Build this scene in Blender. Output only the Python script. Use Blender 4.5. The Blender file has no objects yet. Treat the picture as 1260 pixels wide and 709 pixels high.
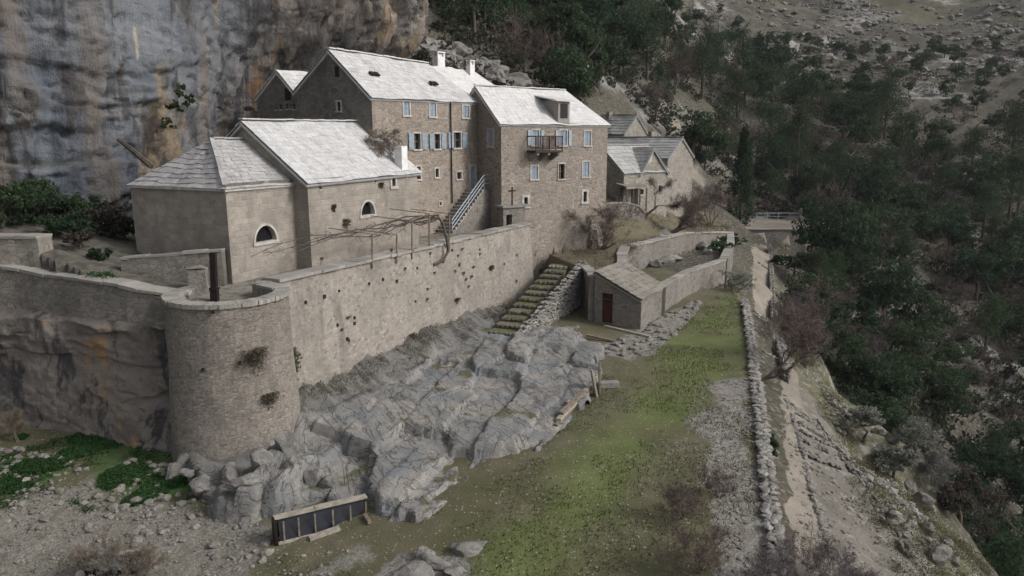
import bpy, bmesh, math, random
import numpy as np
from mathutils import Vector, Matrix
rnd = random.Random(7)
sc = bpy.context.scene
COL = sc.collection
R = math.radians

# ---------------------------------------------------------------- camera
F, CX, CY, HC = 900.0, 630.0, 354.5, 11.4
TH = math.atan((CY - 168.0) / F)
cam_d = bpy.data.cameras.new('camera'); cam = bpy.data.objects.new('camera', cam_d); COL.objects.link(cam)
cam.location = (0, 0, HC); cam.rotation_euler = (R(90) - TH, 0, 0)
cam_d.sensor_width = 36.0; cam_d.lens = F / 1260.0 * 36.0
cam_d.clip_start = 0.1; cam_d.clip_end = 4000
sc.camera = cam
CT, ST = math.cos(TH), math.sin(TH)
def ray(px, py):
    u = (px - CX) / F; v = (CY - py) / F
    return Vector((u, CT + v * ST, -ST + v * CT))
def aY(px, py, Y):
    d = ray(px, py); t = Y / d.y
    return Vector((d.x * t, Y, HC + d.z * t))
def aZ(px, py, z):
    d = ray(px, py); t = (z - HC) / d.z
    return Vector((d.x * t, d.y * t, z))
def hit(px, py, A, B):
    """where the sight line meets the vertical plane through plan points A and B -> (s, z)"""
    d = ray(px, py); ax, ay = A[0], A[1]; tx, ty = B[0] - ax, B[1] - ay
    L = math.hypot(tx, ty); tx /= L; ty /= L; nx, ny = ty, -tx
    k = (ax * nx + ay * ny) / (d.x * nx + d.y * ny)
    x, y = d.x * k, d.y * k
    return (x - ax) * tx + (y - ay) * ty, HC + d.z * k

# ---------------------------------------------------------------- numpy noise
def _h(ix, iy, iz, seed):
    n = (ix.astype(np.int64) * 374761393 + iy.astype(np.int64) * 668265263 + iz.astype(np.int64) * 2147483647 + seed * 1274126177) & 0xffffffff
    n = ((n ^ (n >> 13)) * 1274126177) & 0xffffffff
    n = (n ^ (n >> 16)) & 0xffffffff
    return n.astype(np.float64) / 4294967295.0 * 2 - 1
def vnoise(x, y, z=None, seed=0):
    x = np.asarray(x, float); y = np.asarray(y, float); z = np.zeros_like(x) if z is None else np.asarray(z, float)
    x0, y0, z0 = np.floor(x), np.floor(y), np.floor(z)
    fx, fy, fz = x - x0, y - y0, z - z0
    fx = fx * fx * (3 - 2 * fx); fy = fy * fy * (3 - 2 * fy); fz = fz * fz * (3 - 2 * fz)
    def g(a, b, c): return _h(x0 + a, y0 + b, z0 + c, seed)
    def l(a, b, t): return a + (b - a) * t
    return l(l(l(g(0,0,0), g(1,0,0), fx), l(g(0,1,0), g(1,1,0), fx), fy),
             l(l(g(0,0,1), g(1,0,1), fx), l(g(0,1,1), g(1,1,1), fx), fy), fz)
def fbm(x, y, z=None, oct=4, seed=0):
    x = np.asarray(x, float); y = np.asarray(y, float); z = np.zeros_like(x) if z is None else np.asarray(z, float)
    s = np.zeros_like(x); a = 1.0; t = 0.0
    for k in range(oct):
        s += a * vnoise(x, y, z, seed + k * 17); t += a
        a *= .5; x = x * 2.03; y = y * 2.03; z = z * 2.03
    return s / t
def sstep(a, b, x):
    t = np.clip((x - a) / (b - a), 0, 1); return t * t * (3 - 2 * t)
def inpoly(X, Y, P):
    ins = np.zeros(X.shape, bool); n = len(P)
    for i in range(n):
        x1, y1 = P[i][0], P[i][1]; x2, y2 = P[(i + 1) % n][0], P[(i + 1) % n][1]
        if y1 == y2: continue
        c = (y1 > Y) != (y2 > Y)
        ins ^= c & (X < (x2 - x1) * (Y - y1) / (y2 - y1) + x1)
    return ins
def segdist(X, Y, P, closed=False):
    d = np.full(X.shape, 1e9); n = len(P)
    for i in range(n if closed else n - 1):
        x1, y1 = P[i][0], P[i][1]; x2, y2 = P[(i + 1) % n][0], P[(i + 1) % n][1]
        L2 = (x2 - x1) ** 2 + (y2 - y1) ** 2 + 1e-9
        t = np.clip(((X - x1) * (x2 - x1) + (Y - y1) * (y2 - y1)) / L2, 0, 1)
        d = np.minimum(d, np.hypot(X - x1 - t * (x2 - x1), Y - y1 - t * (y2 - y1)))
    return d
class RBF:
    def __init__(s, pts):
        P = np.array([(p[0], p[1]) for p in pts], float); z = np.array([p[2] for p in pts], float)
        n = len(P); D = np.hypot(P[:, None, 0] - P[None, :, 0], P[:, None, 1] - P[None, :, 1])
        A = np.zeros((n + 3, n + 3)); A[:n, :n] = D - np.eye(n) * .05
        A[:n, n] = 1; A[:n, n + 1:] = P; A[n, :n] = 1; A[n + 1:, :n] = P.T
        s.w = np.linalg.solve(A, np.concatenate([z, np.zeros(3)])); s.P = P
    def __call__(s, X, Y):
        X = np.asarray(X, float); Y = np.asarray(Y, float)
        o = s.w[-3] + s.w[-2] * X + s.w[-1] * Y
        for (px, py), w in zip(s.P, s.w): o = o + w * np.hypot(X - px, Y - py)
        return o

# ---------------------------------------------------------------- objects
def tag(o, label=None, cat=None, group=None, kind=None):
    if label:
        o['label'] = label; kind = kind or 'thing'
    if cat: o['category'] = cat
    if group: o['group'] = group
    if kind: o['kind'] = kind
    return o
def empty(name, loc, label, cat, group=None, rz=0):
    o = bpy.data.objects.new(name, None); COL.objects.link(o)
    o.location = loc; o.rotation_euler = (0, 0, rz); o.empty_display_size = .3
    return tag(o, label, cat, group)
class MB:
    """collects shapes (world coordinates) and links them as ONE mesh object"""
    def __init__(s): s.v = []; s.f = []; s.uv = {}
    def add(s, vs, fs):
        b = len(s.v); s.v += [tuple(p) for p in vs]; s.f += [tuple(i + b for i in f) for f in fs]; return b
    def quad(s, a, b, c, d): s.add([a, b, c, d], [(0, 1, 2, 3)])
    def poly(s, pts): s.add(pts, [tuple(range(len(pts)))])
    def box(s, c, ax, ay, az):
        c = Vector(c); ax = Vector(ax); ay = Vector(ay); az = Vector(az)
        p = [c + i * ax + j * ay + k * az for k in (-1, 1) for j in (-1, 1) for i in (-1, 1)]
        f = [(0, 2, 3, 1), (4, 5, 7, 6), (0, 1, 5, 4), (2, 6, 7, 3), (0, 4, 6, 2), (1, 3, 7, 5)]
        if ax.cross(ay).dot(az) < 0: f = [q[::-1] for q in f]
        s.add(p, f)
    def beam(s, a, b, w, h, up=Vector((0, 0, 1))):
        a = Vector(a); b = Vector(b); d = (b - a); L = d.length; d.normalize()
        if abs(d.dot(up)) > .95: up = Vector((1, 0, 0))
        sx = d.cross(up).normalized(); sy = sx.cross(d).normalized()
        s.box((a + b) / 2, d * L / 2, sx * w / 2, sy * h / 2)
    def tube(s, pts, rad, n=6, cap=True):
        pts = [Vector(p) for p in pts]; m = len(pts)
        if not hasattr(rad, '__len__'): rad = [rad] * m
        base = len(s.v); up = Vector((.13, .27, .95))
        for i, p in enumerate(pts):
            d = (pts[min(i + 1, m - 1)] - pts[max(i - 1, 0)]).normalized()
            u = up if abs(d.dot(up)) < .9 else Vector((1, .1, 0))
            a = d.cross(u).normalized(); b = d.cross(a).normalized()
            for k in range(n):
                t = 2 * math.pi * k / n; s.v.append(tuple(p + (a * math.cos(t) + b * math.sin(t)) * rad[i]))
        for i in range(m - 1):
            for k in range(n):
                k2 = (k + 1) % n
                s.f.append((base + i * n + k, base + i * n + k2, base + (i + 1) * n + k2, base + (i + 1) * n + k))
        if cap and n > 2:
            s.f.append(tuple(base + k for k in range(n))[::-1]); s.f.append(tuple(base + (m - 1) * n + k for k in range(n)))
    def prism(s, P, z0, z1):
        """P plan polygon (counter-clockwise); z0/z1 numbers or lists"""
        n = len(P); Z0 = z0 if hasattr(z0, '__len__') else [z0] * n; Z1 = z1 if hasattr(z1, '__len__') else [z1] * n
        vs = [(P[i][0], P[i][1], Z0[i]) for i in range(n)] + [(P[i][0], P[i][1], Z1[i]) for i in range(n)]
        area = sum(P[i][0] * P[(i + 1) % n][1] - P[(i + 1) % n][0] * P[i][1] for i in range(n))
        fs = [(i, (i + 1) % n, n + (i + 1) % n, n + i) for i in range(n)] + [tuple(range(n))[::-1], tuple(range(n, 2 * n))]
        if area < 0: fs = [q[::-1] for q in fs]
        s.add(vs, fs)
    def rock(s, c, sx, sy, sz, rng, sub=1, rough=.22, rz=None, flat=0):
        vs, fs = ICO[sub]; rz = rng.uniform(0, 6.28) if rz is None else rz
        cr, sr = math.cos(rz), math.sin(rz); sd = rng.randint(0, 9999)
        V = np.array(vs)
        # broken faces: cut the ball back to a handful of random planes, then roughen
        for _ in range(9 if sub else 5):
            pn = np.array([rng.gauss(0, 1), rng.gauss(0, 1), rng.gauss(0, .8)]); pn /= np.linalg.norm(pn); ex = V @ pn - rng.uniform(.5, .85)
            V = V - np.maximum(ex, 0)[:, None] * pn
        if sub: V = V * (1 + rough * fbm(V[:, 0] * 1.6 + sd, V[:, 1] * 1.6, V[:, 2] * 1.6, 2 + (sub > 1), sd % 97))[:, None]
        V = V * 1.15
        X = V[:, 0] * sx; Y = V[:, 1] * sy; Z = V[:, 2] * sz
        s.add([(c[0] + cr * x - sr * y, c[1] + sr * x + cr * y, c[2] + z) for x, y, z in zip(X, Y, Z)], fs)
    def build(s, name, mat, parent=None, smooth=False, uvmode='auto'):
        me = bpy.data.meshes.new(name)
        o0 = Vector((0, 0, 0))
        if parent is not None:
            M = wm(parent).inverted(); vs = [tuple(M @ Vector(p)) for p in s.v]
        else: vs = s.v
        me.from_pydata(vs, [], s.f); me.update()
        if smooth:
            me.polygons.foreach_set('use_smooth', [True] * len(me.polygons))
        if uvmode: auto_uv(me, s.v, s.f)
        for m in (mat if isinstance(mat, (list, tuple)) else [mat]): me.materials.append(m)
        o = bpy.data.objects.new(name, me); COL.objects.link(o)
        if parent is not None: o.parent = parent
        return o
def wm(o):
    m = Matrix.LocRotScale(o.location, o.rotation_euler, o.scale)
    return wm(o.parent) @ m if o.parent else m
def auto_uv(me, V, Fc):
    uvl = me.uv_layers.new(name='UVMap'); data = np.zeros((len(me.loops), 2)); k = 0
    for f in Fc:
        p = [Vector(V[i]) for i in f]
        n = Vector((0, 0, 0))
        for i in range(len(p)):
            a, b = p[i], p[(i + 1) % len(p)]
            n += Vector(((a.y - b.y) * (a.z + b.z), (a.z - b.z) * (a.x + b.x), (a.x - b.x) * (a.y + b.y)))
        if n.length < 1e-12: n = Vector((0, 0, 1))
        n.normalize()
        t = Vector((-n.y, n.x, 0))
        t = Vector((1, 0, 0)) if t.length < .05 else t.normalized()
        w = n.cross(t)
        for q in p:
            data[k] = (q.dot(t), q.dot(w)); k += 1
    uvl.data.foreach_set('uv', data.ravel())
def one(mb, name, mat, label, cat, group=None, kind=None, smooth=False, parent=None):
    """a thing that is a single mesh, origin at its base"""
    V = np.array(mb.v); c = Vector(((V[:, 0].min() + V[:, 0].max()) / 2, (V[:, 1].min() + V[:, 1].max()) / 2, V[:, 2].min()))
    o = mb.build(name, mat, None, smooth)
    o.data.transform(Matrix.Translation(-c)); o.location = c
    return tag(o, label, cat, group, kind)
def _ico():
    out = []
    for sub in (1, 2, 3, 4):
        bm = bmesh.new(); bmesh.ops.create_icosphere(bm, subdivisions=sub, radius=1)
        bm.verts.ensure_lookup_table()
        out.append(([tuple(v.co) for v in bm.verts], [tuple(v.index for v in f.verts) for f in bm.faces])); bm.free()
    return out
ICO = _ico()
def copy_tree(o, parent=None):
    c = o.copy(); COL.objects.link(c)
    if parent is not None: c.parent = parent
    for ch in list(o.children): copy_tree(ch, c)
    return c
# ---------------------------------------------------------------- materials
class NT:
    def __init__(s, name):
        s.m = bpy.data.materials.new(name); s.m.use_nodes = True; s.t = s.m.node_tree; s.t.nodes.clear()
        s.out = s.n('ShaderNodeOutputMaterial'); s.b = s.n('ShaderNodeBsdfPrincipled')
        s.t.links.new(s.b.outputs[0], s.out.inputs[0]); s.b.inputs['Roughness'].default_value = .9
        s.b.inputs['Specular IOR Level'].default_value = .2
    def n(s, ty, **kw):
        x = s.t.nodes.new(ty)
        for k, v in kw.items(): setattr(x, k, v)
        return x
    def l(s, a, b): s.t.links.new(a, b)
    def put(s, sock, v):
        if isinstance(v, bpy.types.NodeSocket): s.l(v, sock)
        elif hasattr(v, '__len__') and len(v) == 3 and sock.type == 'RGBA': sock.default_value = (*v, 1)
        else: sock.default_value = v
    def coord(s, kind='Object', scale=(1, 1, 1)):
        tc = s.n('ShaderNodeTexCoord'); mp = s.n('ShaderNodeMapping'); mp.inputs['Scale'].default_value = scale
        s.l(tc.outputs[kind], mp.inputs[0]); return mp.outputs[0]
    def pos(s, scale=(1, 1, 1)):
        g = s.n('ShaderNodeNewGeometry'); mp = s.n('ShaderNodeMapping'); mp.inputs['Scale'].default_value = scale
        s.l(g.outputs['Position'], mp.inputs[0]); return mp.outputs[0]
    def noise(s, vec, scale, detail=4, rough=.55, dist=0):
        x = s.n('ShaderNodeTexNoise'); s.l(vec, x.inputs['Vector']); x.inputs['Scale'].default_value = scale
        x.inputs['Detail'].default_value = detail; x.inputs['Roughness'].default_value = rough; x.inputs['Distortion'].default_value = dist
        return x.outputs['Fac']
    def voro(s, vec, scale, feature='F1', rnd_=1.0):
        x = s.n('ShaderNodeTexVoronoi', feature=feature); s.l(vec, x.inputs['Vector']); x.inputs['Scale'].default_value = scale
        x.inputs['Randomness'].default_value = rnd_; return x
    def mix(s, f, a, b, mode='MIX'):
        x = s.n('ShaderNodeMix', data_type='RGBA', blend_type=mode)
        s.put(x.inputs['Factor'], f); s.put(x.inputs['A'], a); s.put(x.inputs['B'], b); return x.outputs['Result']
    def math(s, op, a, b=0.0, c=None):
        x = s.n('ShaderNodeMath', operation=op); s.put(x.inputs[0], a); s.put(x.inputs[1], b)
        if c is not None: s.put(x.inputs[2], c)
        return x.outputs[0]
    def ramp(s, f, lo, hi, a=0.0, b=1.0):
        x = s.n('ShaderNodeMapRange', interpolation_type='SMOOTHSTEP'); s.put(x.inputs['Value'], f)
        for k, v in zip(('From Min', 'From Max', 'To Min', 'To Max'), (lo, hi, a, b)): x.inputs[k].default_value = v
        return x.outputs[0]
    def warp(s, vec, scale, amt):
        x = s.n('ShaderNodeTexNoise'); s.l(vec, x.inputs['Vector']); x.inputs['Scale'].default_value = scale; x.inputs['Detail'].default_value = 2
        m = s.n('ShaderNodeVectorMath', operation='MULTIPLY_ADD'); s.l(x.outputs['Color'], m.inputs[0]); m.inputs[1].default_value = (amt,) * 3; s.l(vec, m.inputs[2])
        return m.outputs[0]
    def bump(s, h, strength=.5, dist=.05):
        x = s.n('ShaderNodeBump'); x.inputs['Strength'].default_value = strength; x.inputs['Distance'].default_value = dist
        s.l(h, x.inputs['Height']); s.l(x.outputs[0], s.b.inputs['Normal'])
    def base(s, c): s.put(s.b.inputs['Base Color'], c)
    def attr(s, name):
        a = s.n('ShaderNodeAttribute', attribute_name=name); return a

def m_plain(name, c, rough=.8, var=.25, metal=0, scale=3):
    t = NT(name); p = t.pos(); n = t.noise(p, scale, 4, .6)
    t.base(t.mix(t.ramp(n, .3, .7), tuple(x * (1 - var) for x in c), tuple(min(1, x * (1 + var)) for x in c)))
    t.b.inputs['Roughness'].default_value = rough; t.b.inputs['Metallic'].default_value = metal; t.bump(n, .2, .01)
    return t.m
def m_ashlar(name, c1, c2, mortar, bw=.42, bh=.24, stain=(.16, .14, .12), stain_amt=.35, bumps=.6):
    """coursed squared stone"""
    t = NT(name); uv = t.coord('UV'); w = t.warp(uv, 1.3, .09)
    br = t.n('ShaderNodeTexBrick'); t.l(w, br.inputs['Vector']); br.inputs['Scale'].default_value = 1
    br.inputs['Brick Width'].default_value = bw; br.inputs['Row Height'].default_value = bh; br.inputs['Mortar Size'].default_value = .018
    br.inputs['Mortar Smooth'].default_value = .6; br.offset = .43; br.squash = .8; br.squash_frequency = 3
    br.inputs['Color1'].default_value = (*c1, 1); br.inputs['Color2'].default_value = (*c2, 1); br.inputs['Mortar'].default_value = (*mortar, 1)
    v = t.voro(w, 2.2); sp = t.n('ShaderNodeSeparateColor'); t.l(v.outputs['Color'], sp.inputs[0]); hs = t.mix(t.ramp(sp.outputs[0], .1, .9, 0, .3), br.outputs['Color'], tuple(x * .6 for x in c1))
    p = t.pos(); big = t.noise(p, .35, 5, .6); fine = t.noise(p, 9, 5, .7); st = t.noise(t.pos((1, 1, .22)), .9, 5, .65)
    c = t.mix(t.math('MULTIPLY', t.ramp(big, .42, .72), stain_amt), hs, stain)
    c = t.mix(t.math('MULTIPLY', t.ramp(st, .5, .75), stain_amt * .8), c, tuple(x * .8 for x in stain))
    c = t.mix(t.math('MULTIPLY', t.ramp(t.noise(p, .6, 4, .6), .55, .8), .35), c, tuple(min(.75, x * 1.5) for x in c1))
    c = t.mix(t.math('MULTIPLY', t.ramp(t.noise(p, 1.4, 6, .75), .55, .7), .5), c, tuple(x * .75 for x in stain)); c = t.mix(.6, c, t.mix(fine, (.2, .2, .2), (.8, .8, .8)), 'OVERLAY')
    t.base(c); h = t.math('ADD', t.math('MULTIPLY', t.math('SUBTRACT', 1.0, br.outputs['Fac']), .6), t.math('MULTIPLY', fine, .7))
    t.bump(h, bumps, .05); return t.m
def m_rubble(name, c1, c2, mortar, scale=3.2, stain=(.15, .13, .11), stain_amt=.35, edge=.06, flat=.6, bumps=.8):
    """rubble masonry: flattened stones in mortar"""
    t = NT(name); uv = t.coord('UV', (1, 1 / flat, 1)); w = t.warp(uv, 1.7, .16)
    d = t.voro(w, scale, 'DISTANCE_TO_EDGE', .9); v = t.voro(w, scale, 'F1', .9)
    sep = t.n('ShaderNodeSeparateColor'); t.l(v.outputs['Color'], sep.inputs[0])
    stone = t.mix(sep.outputs[0], c1, c2)
    stone = t.mix(t.math('MULTIPLY', t.ramp(sep.outputs[1], .7, .95), .75), stone, tuple(x * .55 for x in c1))
    stone = t.mix(t.math('MULTIPLY', t.ramp(sep.outputs[2], .8, .97), .8), stone, tuple(min(.7, x * 1.5) for x in c2))
    jt = t.ramp(d.outputs['Distance'], edge * .3, edge)
    c = t.mix(jt, mortar, stone)
    p = t.pos(); big = t.noise(p, .3, 5, .6); fine = t.noise(p, 8, 5, .7); st = t.noise(t.pos((1, 1, .2)), .8, 5, .65)
    c = t.mix(t.math('MULTIPLY', t.ramp(big, .42, .7), stain_amt), c, stain)
    c = t.mix(t.math('MULTIPLY', t.ramp(st, .5, .72), stain_amt), c, tuple(x * .85 for x in stain))
    c = t.mix(t.math('MULTIPLY', t.ramp(t.noise(p, 1.4, 6, .75), .55, .7), .45), c, tuple(x * .75 for x in stain)); c = t.mix(t.math('MULTIPLY', t.ramp(t.noise(p, .5, 5, .7), .56, .7), .4), c, tuple(min(.7, x * 1.35) for x in c1)); c = t.mix(.55, c, t.mix(fine, (.2, .2, .2), (.8, .8, .8)), 'OVERLAY')
    t.base(c); t.bump(t.math('ADD', jt, t.math('MULTIPLY', fine, .6)), bumps, .06); return t.m
def m_slab(name, c1, c2, lichen, amt=.4):
    t = NT(name); p = t.pos(); n = t.noise(p, 1.1, 5, .65); f = t.noise(p, 12, 4, .7)
    c = t.mix(t.n('ShaderNodeNewGeometry').outputs['Random Per Island'], c1, c2)
    c = t.mix(t.math('MULTIPLY', t.ramp(n, .48, .68), amt), c, lichen)
    c = t.mix(t.math('MULTIPLY', t.ramp(t.noise(p, 3.2, 6, .75), .55, .72), amt), c, tuple(x * .45 for x in c1))
    c = t.mix(t.math('MULTIPLY', t.ramp(t.noise(p, 1.7, 6, .8), .5, .68), amt * .7), c, tuple(x * .7 for x in lichen)); c = t.mix(.5, c, t.mix(t.noise(p, 5, 6, .8), (.2, .2, .2), (.8, .8, .8)), 'OVERLAY')
    t.base(c); t.bump(f, .35, .02); return t.m
def m_leaf(name, c1, c2, c3=None, trans=.4):
    t = NT(name); oi = t.n('ShaderNodeObjectInfo')
    c = t.mix(t.n('ShaderNodeNewGeometry').outputs['Random Per Island'], c1, c2)
    if c3: c = t.mix(t.ramp(oi.outputs['Random'], .45, 1, 0, .8), c, c3)
    c = t.mix(t.math('MULTIPLY', oi.outputs['Random'], .5), c, tuple(x * .5 for x in c1))
    t.base(c); t.b.inputs['Roughness'].default_value = .75
    t.b.inputs['Specular IOR Level'].default_value = .12
    tr = t.n('ShaderNodeBsdfTranslucent'); t.l(c, tr.inputs[0]); ms = t.n('ShaderNodeMixShader'); ms.inputs[0].default_value = trans
    t.l(t.b.outputs[0], ms.inputs[1]); t.l(tr.outputs[0], ms.inputs[2]); t.l(ms.outputs[0], t.out.inputs[0])
    return t.m
def m_stone_plain(name, c1, c2, scale=1.5):
    """loose stones: limestone with lichen"""
    t = NT(name); p = t.pos(); a = t.noise(p, scale, 5, .65); f = t.noise(p, 14, 4, .7); g = t.n('ShaderNodeNewGeometry')
    c = t.mix(t.ramp(a, .3, .7), c1, c2)
    c = t.mix(t.math('MULTIPLY', g.outputs['Random Per Island'], .5), c, tuple(x * .5 for x in c1))
    c = t.mix(t.math('MULTIPLY', t.ramp(t.noise(p, 3.3, 4, .7), .58, .75), .6), c, tuple(x * .4 for x in c1))
    c = t.mix(.6, c, t.mix(f, (.2, .2, .2), (.8, .8, .8)), 'OVERLAY')
    t.base(c); t.bump(t.math('ADD', f, a), .8, .05); return t.m

M = {}
M['church'] = m_ashlar('church ashlar', (0.305, 0.271, 0.231), (0.231, 0.206, 0.176), (0.295, 0.271, 0.240), .5, .27, stain=(0.157, 0.138, 0.118), stain_amt=.75)
M['house'] = m_rubble('house rubble', (0.293, 0.245, 0.202), (0.220, 0.188, 0.158), (0.295, 0.261, 0.221), 3.3, stain=(0.166, 0.142, 0.119), stain_amt=.5)
M['gable'] = m_rubble('shaded gable rubble', (0.193, 0.175, 0.153), (0.146, 0.135, 0.123), (0.174, 0.160, 0.142), 3.3, stain=(0.097, 0.090, 0.083), stain_amt=.5)  # house rubble made darker and greyer: shade of left-facing walls in the colour
M['tower'] = m_rubble('tower rubble', (0.264, 0.221, 0.186), (0.186, 0.160, 0.138), (0.305, 0.275, 0.240), 2.7, stain=(0.264, 0.224, 0.179), stain_amt=.4, edge=.09)
M['retain'] = m_rubble('terrace wall masonry', (0.275, 0.246, 0.213), (0.221, 0.198, 0.172), (0.246, 0.222, 0.195), 4.6, stain=(0.147, 0.135, 0.117), stain_amt=.755, edge=.05, bumps=.5)
M['bastion'] = m_rubble('bastion masonry', (.245, .216, .186), (.18, .16, .138), (.14, .125, .11), 5.4, stain=(.14, .126, .11), stain_amt=.5, flat=.5, bumps=.7)
M['cap'] = m_stone_plain('coping mortar', (.25, .235, .21), (.33, .31, .28), .8)
M['drystone'] = m_stone_plain('dry stones', (.2, .187, .168), (.3, .285, .262), 2)
M['gravel'] = m_stone_plain('gravel stones', (.15, .138, .12), (.26, .242, .22), 2)
M['boulder'] = m_stone_plain('boulder stone', (.15, .145, .135), (.33, .305, .275), 1.6)
M['drystone_dark'] = m_stone_plain('dark dry stones', (.16, .148, .132), (.25, .232, .21), 2)
M['rubble_grey'] = m_rubble('grey garden wall', (0.212, 0.193, 0.167), (0.162, 0.148, 0.132), (0.212, 0.193, 0.167), 3.0, stain=(0.118, 0.107, 0.092), stain_amt=.45)
M['far_wall'] = m_rubble('far cottage masonry', (.3, .275, .235), (.23, .21, .185), (.3, .27, .23), 3, stain=(.19, .17, .145), stain_amt=.4)
M['roof_white'] = m_slab('limewashed stone slabs', (.53, .52, .508), (.47, .46, .448), (.37, .362, .35), .5)
M['roof_church'] = m_slab('weathered stone slabs', (.36, .352, .345), (.27, .262, .256), (.2, .192, .182), .7)
M['roof_lime'] = m_slab('pale stone slabs', (.46, .455, .45), (.38, .375, .37), (.29, .282, .272), .65)
M['roof_grey'] = m_slab('grey stone slabs', (.34, .338, .325), (.26, .262, .252), (.2, .205, .185), .5)
M['roof_shed'] = m_slab('old shed slabs', (.22, .2, .172), (.155, .142, .124), (.15, .14, .11), .6)
M['frame'] = m_plain('pale window stone', (.35, .328, .3), .85, .2)
M['white'] = m_plain('white limewash', (.58, .57, .56), .85, .14)
M['shutter'] = m_plain('pale blue shutter paint', (.21, .25, .295), .6, .12)
M['pane'] = m_plain('dark window glass', (.012, .012, .013), .25, .1)
M['panered'] = m_plain('dark red-brown opening', (.02, .014, .013), .6, .1)
M['hole'] = m_plain('dark wall hole', (.02, .018, .016), .9, .1)
M['door'] = m_plain('dark brown door wood', (.055, .02, .015), .7, .3)
M['wood'] = m_plain('weathered wood', (.16, .13, .1), .85, .35, scale=6)
M['woodpale'] = m_plain('pale weathered board', (.27, .24, .2), .85, .25, scale=6)
M['darkwood'] = m_plain('dark old wood', (.045, .035, .03), .85, .3, scale=6)
M['rust'] = m_plain('dark rusty iron', (.018, .013, .012), .7, .3, .3)
M['rail'] = m_plain('pale blue-grey rail paint', (.28, .32, .36), .6, .1)
M['tar'] = m_plain('black plastic sheet', (.012, .013, .018), .35, .3)
M['bark'] = m_plain('grey-brown bark', (.075, .06, .05), .9, .35, scale=5)
M['twig'] = m_plain('brown bare twigs', (.105, .08, .068), .9, .3)
M['twig_purple'] = m_plain('purplish bare twigs', (.1, .082, .082), .9, .3)
M['twig_dry'] = m_plain('dry brown stems', (.13, .105, .08), .9, .3)
M['twig_grey'] = m_plain('grey lichened twigs', (.17, .165, .15), .9, .3)
M['leaf_dark'] = m_leaf('dark evergreen leaves', (.034, .056, .028), (.058, .086, .042), (.032, .066, .04))
M['leaf_pine'] = m_leaf('pine needles', (.032, .06, .03), (.055, .088, .04), (.062, .075, .038))
M['leaf_olive'] = m_leaf('olive leaves', (.14, .15, .12), (.25, .255, .215))
M['leaf_grey'] = m_leaf('brown-grey foliage', (.055, .049, .04), (.085, .074, .06), (.05, .045, .042))
M['leaf_verge'] = m_leaf('bank herbs', (.075, .08, .04), (.125, .118, .07))
M['leaf_dry'] = m_leaf('dry wall plants', (.085, .072, .05), (.14, .118, .085))
M['leaf_lush'] = m_leaf('lush green leaves', (.03, .07, .022), (.052, .108, .036))
M['leaf_ivy'] = m_leaf('ivy leaves', (.04, .058, .02), (.075, .1, .035))
M['cloth_dark'] = m_plain('dark cloth', (.015, .015, .018), .9, .2)
M['cloth_white'] = m_plain('white cloth', (.6, .6, .6), .9, .1)
M['skin'] = m_plain('skin', (.4, .27, .2), .7, .05)
# ---------------------------------------------------------------- terrain heights
def zz(l): return [tuple(aZ(px, py, z)) for px, py, z in l]
def dd(l): return [tuple(aY(px, py, Y)) for px, py, Y in l]
LAWN = RBF(zz([(790,410,0),(870,370,0),(900,400,0),(905,362,0),(700,560,-.1),(900,520,0),(760,650,-.3),(940,690,-.25),(640,700,-.7),
    (560,610,-.5),(500,650,-.8),(390,655,-1.2),(250,690,-1.5),(100,690,-1.6),(20,690,-1.7),(270,640,-1.3),(150,600,-1.2),(60,590,-1.1),
    (130,560,-.9),(20,560,-.9),(640,480,-.2),(740,470,0),(735,420,.1),(600,440,.1),(640,405,.25),(450,500,-.3),(400,570,-.8)]) + [(-40,25,-1),(0,8,-.6),(-30,8,-1.8)])
FAR = [(35,45,-22),(28,30,-15),(45,60,-24),(60,45,-28),(30,45,-19),(42,60,-22),(63,90,-16),(84,120,-4),(105,150,10),(140,200,28),(175,250,48),(210,300,66),
    (24,46,-13.5),(31,60,-16),(47,90,-12),(62,120,-2),(78,150,9),(104,200,26),(156,300,62),(25,60,-8),(37,90,-7),(49,120,0),(62,150,10),(82,200,27),(123,300,62),
    (53,150,8),(71,200,25),(106,300,60),(29,120,9),(34,140,15),(49,200,36),(73,300,70),(12,95,11),(12,120,24),(12.5,150,38),(20,250,85),
    (-3,82,16),(-4,100,26),(-5,130,40),(-10,72,16),(-13,90,28),(-14,60,8),(-30,60,10),(-20,45,6),(-40,45,8),(-60,80,30),(-40,110,50),(-60,200,110),(0,400,150),
    (150,500,150),(300,450,130),(260,250,60),(200,150,20),(120,80,-18),(90,40,-30),(50,15,-26),(330,700,190),(100,700,220),(-100,400,180)]
RIGHT = RBF(zz([(985,600,-1.3),(960,450,-1.7),(940,350,-2),(935,302,-2.0),(1040,650,-1.9),(1000,520,-2.0),(1090,690,-2.1),(965,690,-.9),(1130,690,-2.4),
    (1100,600,-3.6),(1160,665,-4.2),(1060,500,-4.2),(1130,560,-5.6),(1010,430,-3.6),(1000,340,-4.2)]) +
    dd([(845,272,84),(800,262,74),(760,262,68),(742,296,60),(900,268,92)]) + [(9,24,-.6),(6,10,-.5),(12,12,-2.4),(17,16,-6),(18,33,-6.5),(34,101,-.45),(46,103,-.45),(33,110,-.3),(45,110,-.2),(52,108,-.2),(39,117,.6),(31,90,-2.2),(40,90,-4.5)] + FAR)
UPPER = RBF([(-12,30,4.9),(-10,33,4.9),(-5,44,4.9),(0,51,4.9),(-3,53,4.9),(-13,31,4.9),(-16,32,5.3)] + dd([(50,290,33.5),(0,255,37),(130,300,34.5),(20,300,32)]) + [(-40,34,9),(-20,45,5),(-15,55,5)])
WL_A, WL_B = Vector((-10.1, 28.9)), Vector((.9, 51.1))              # the long terrace wall, on plan
BC, BR = Vector((-11.1, 27.9)), 2.25                                # round bastion
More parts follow.
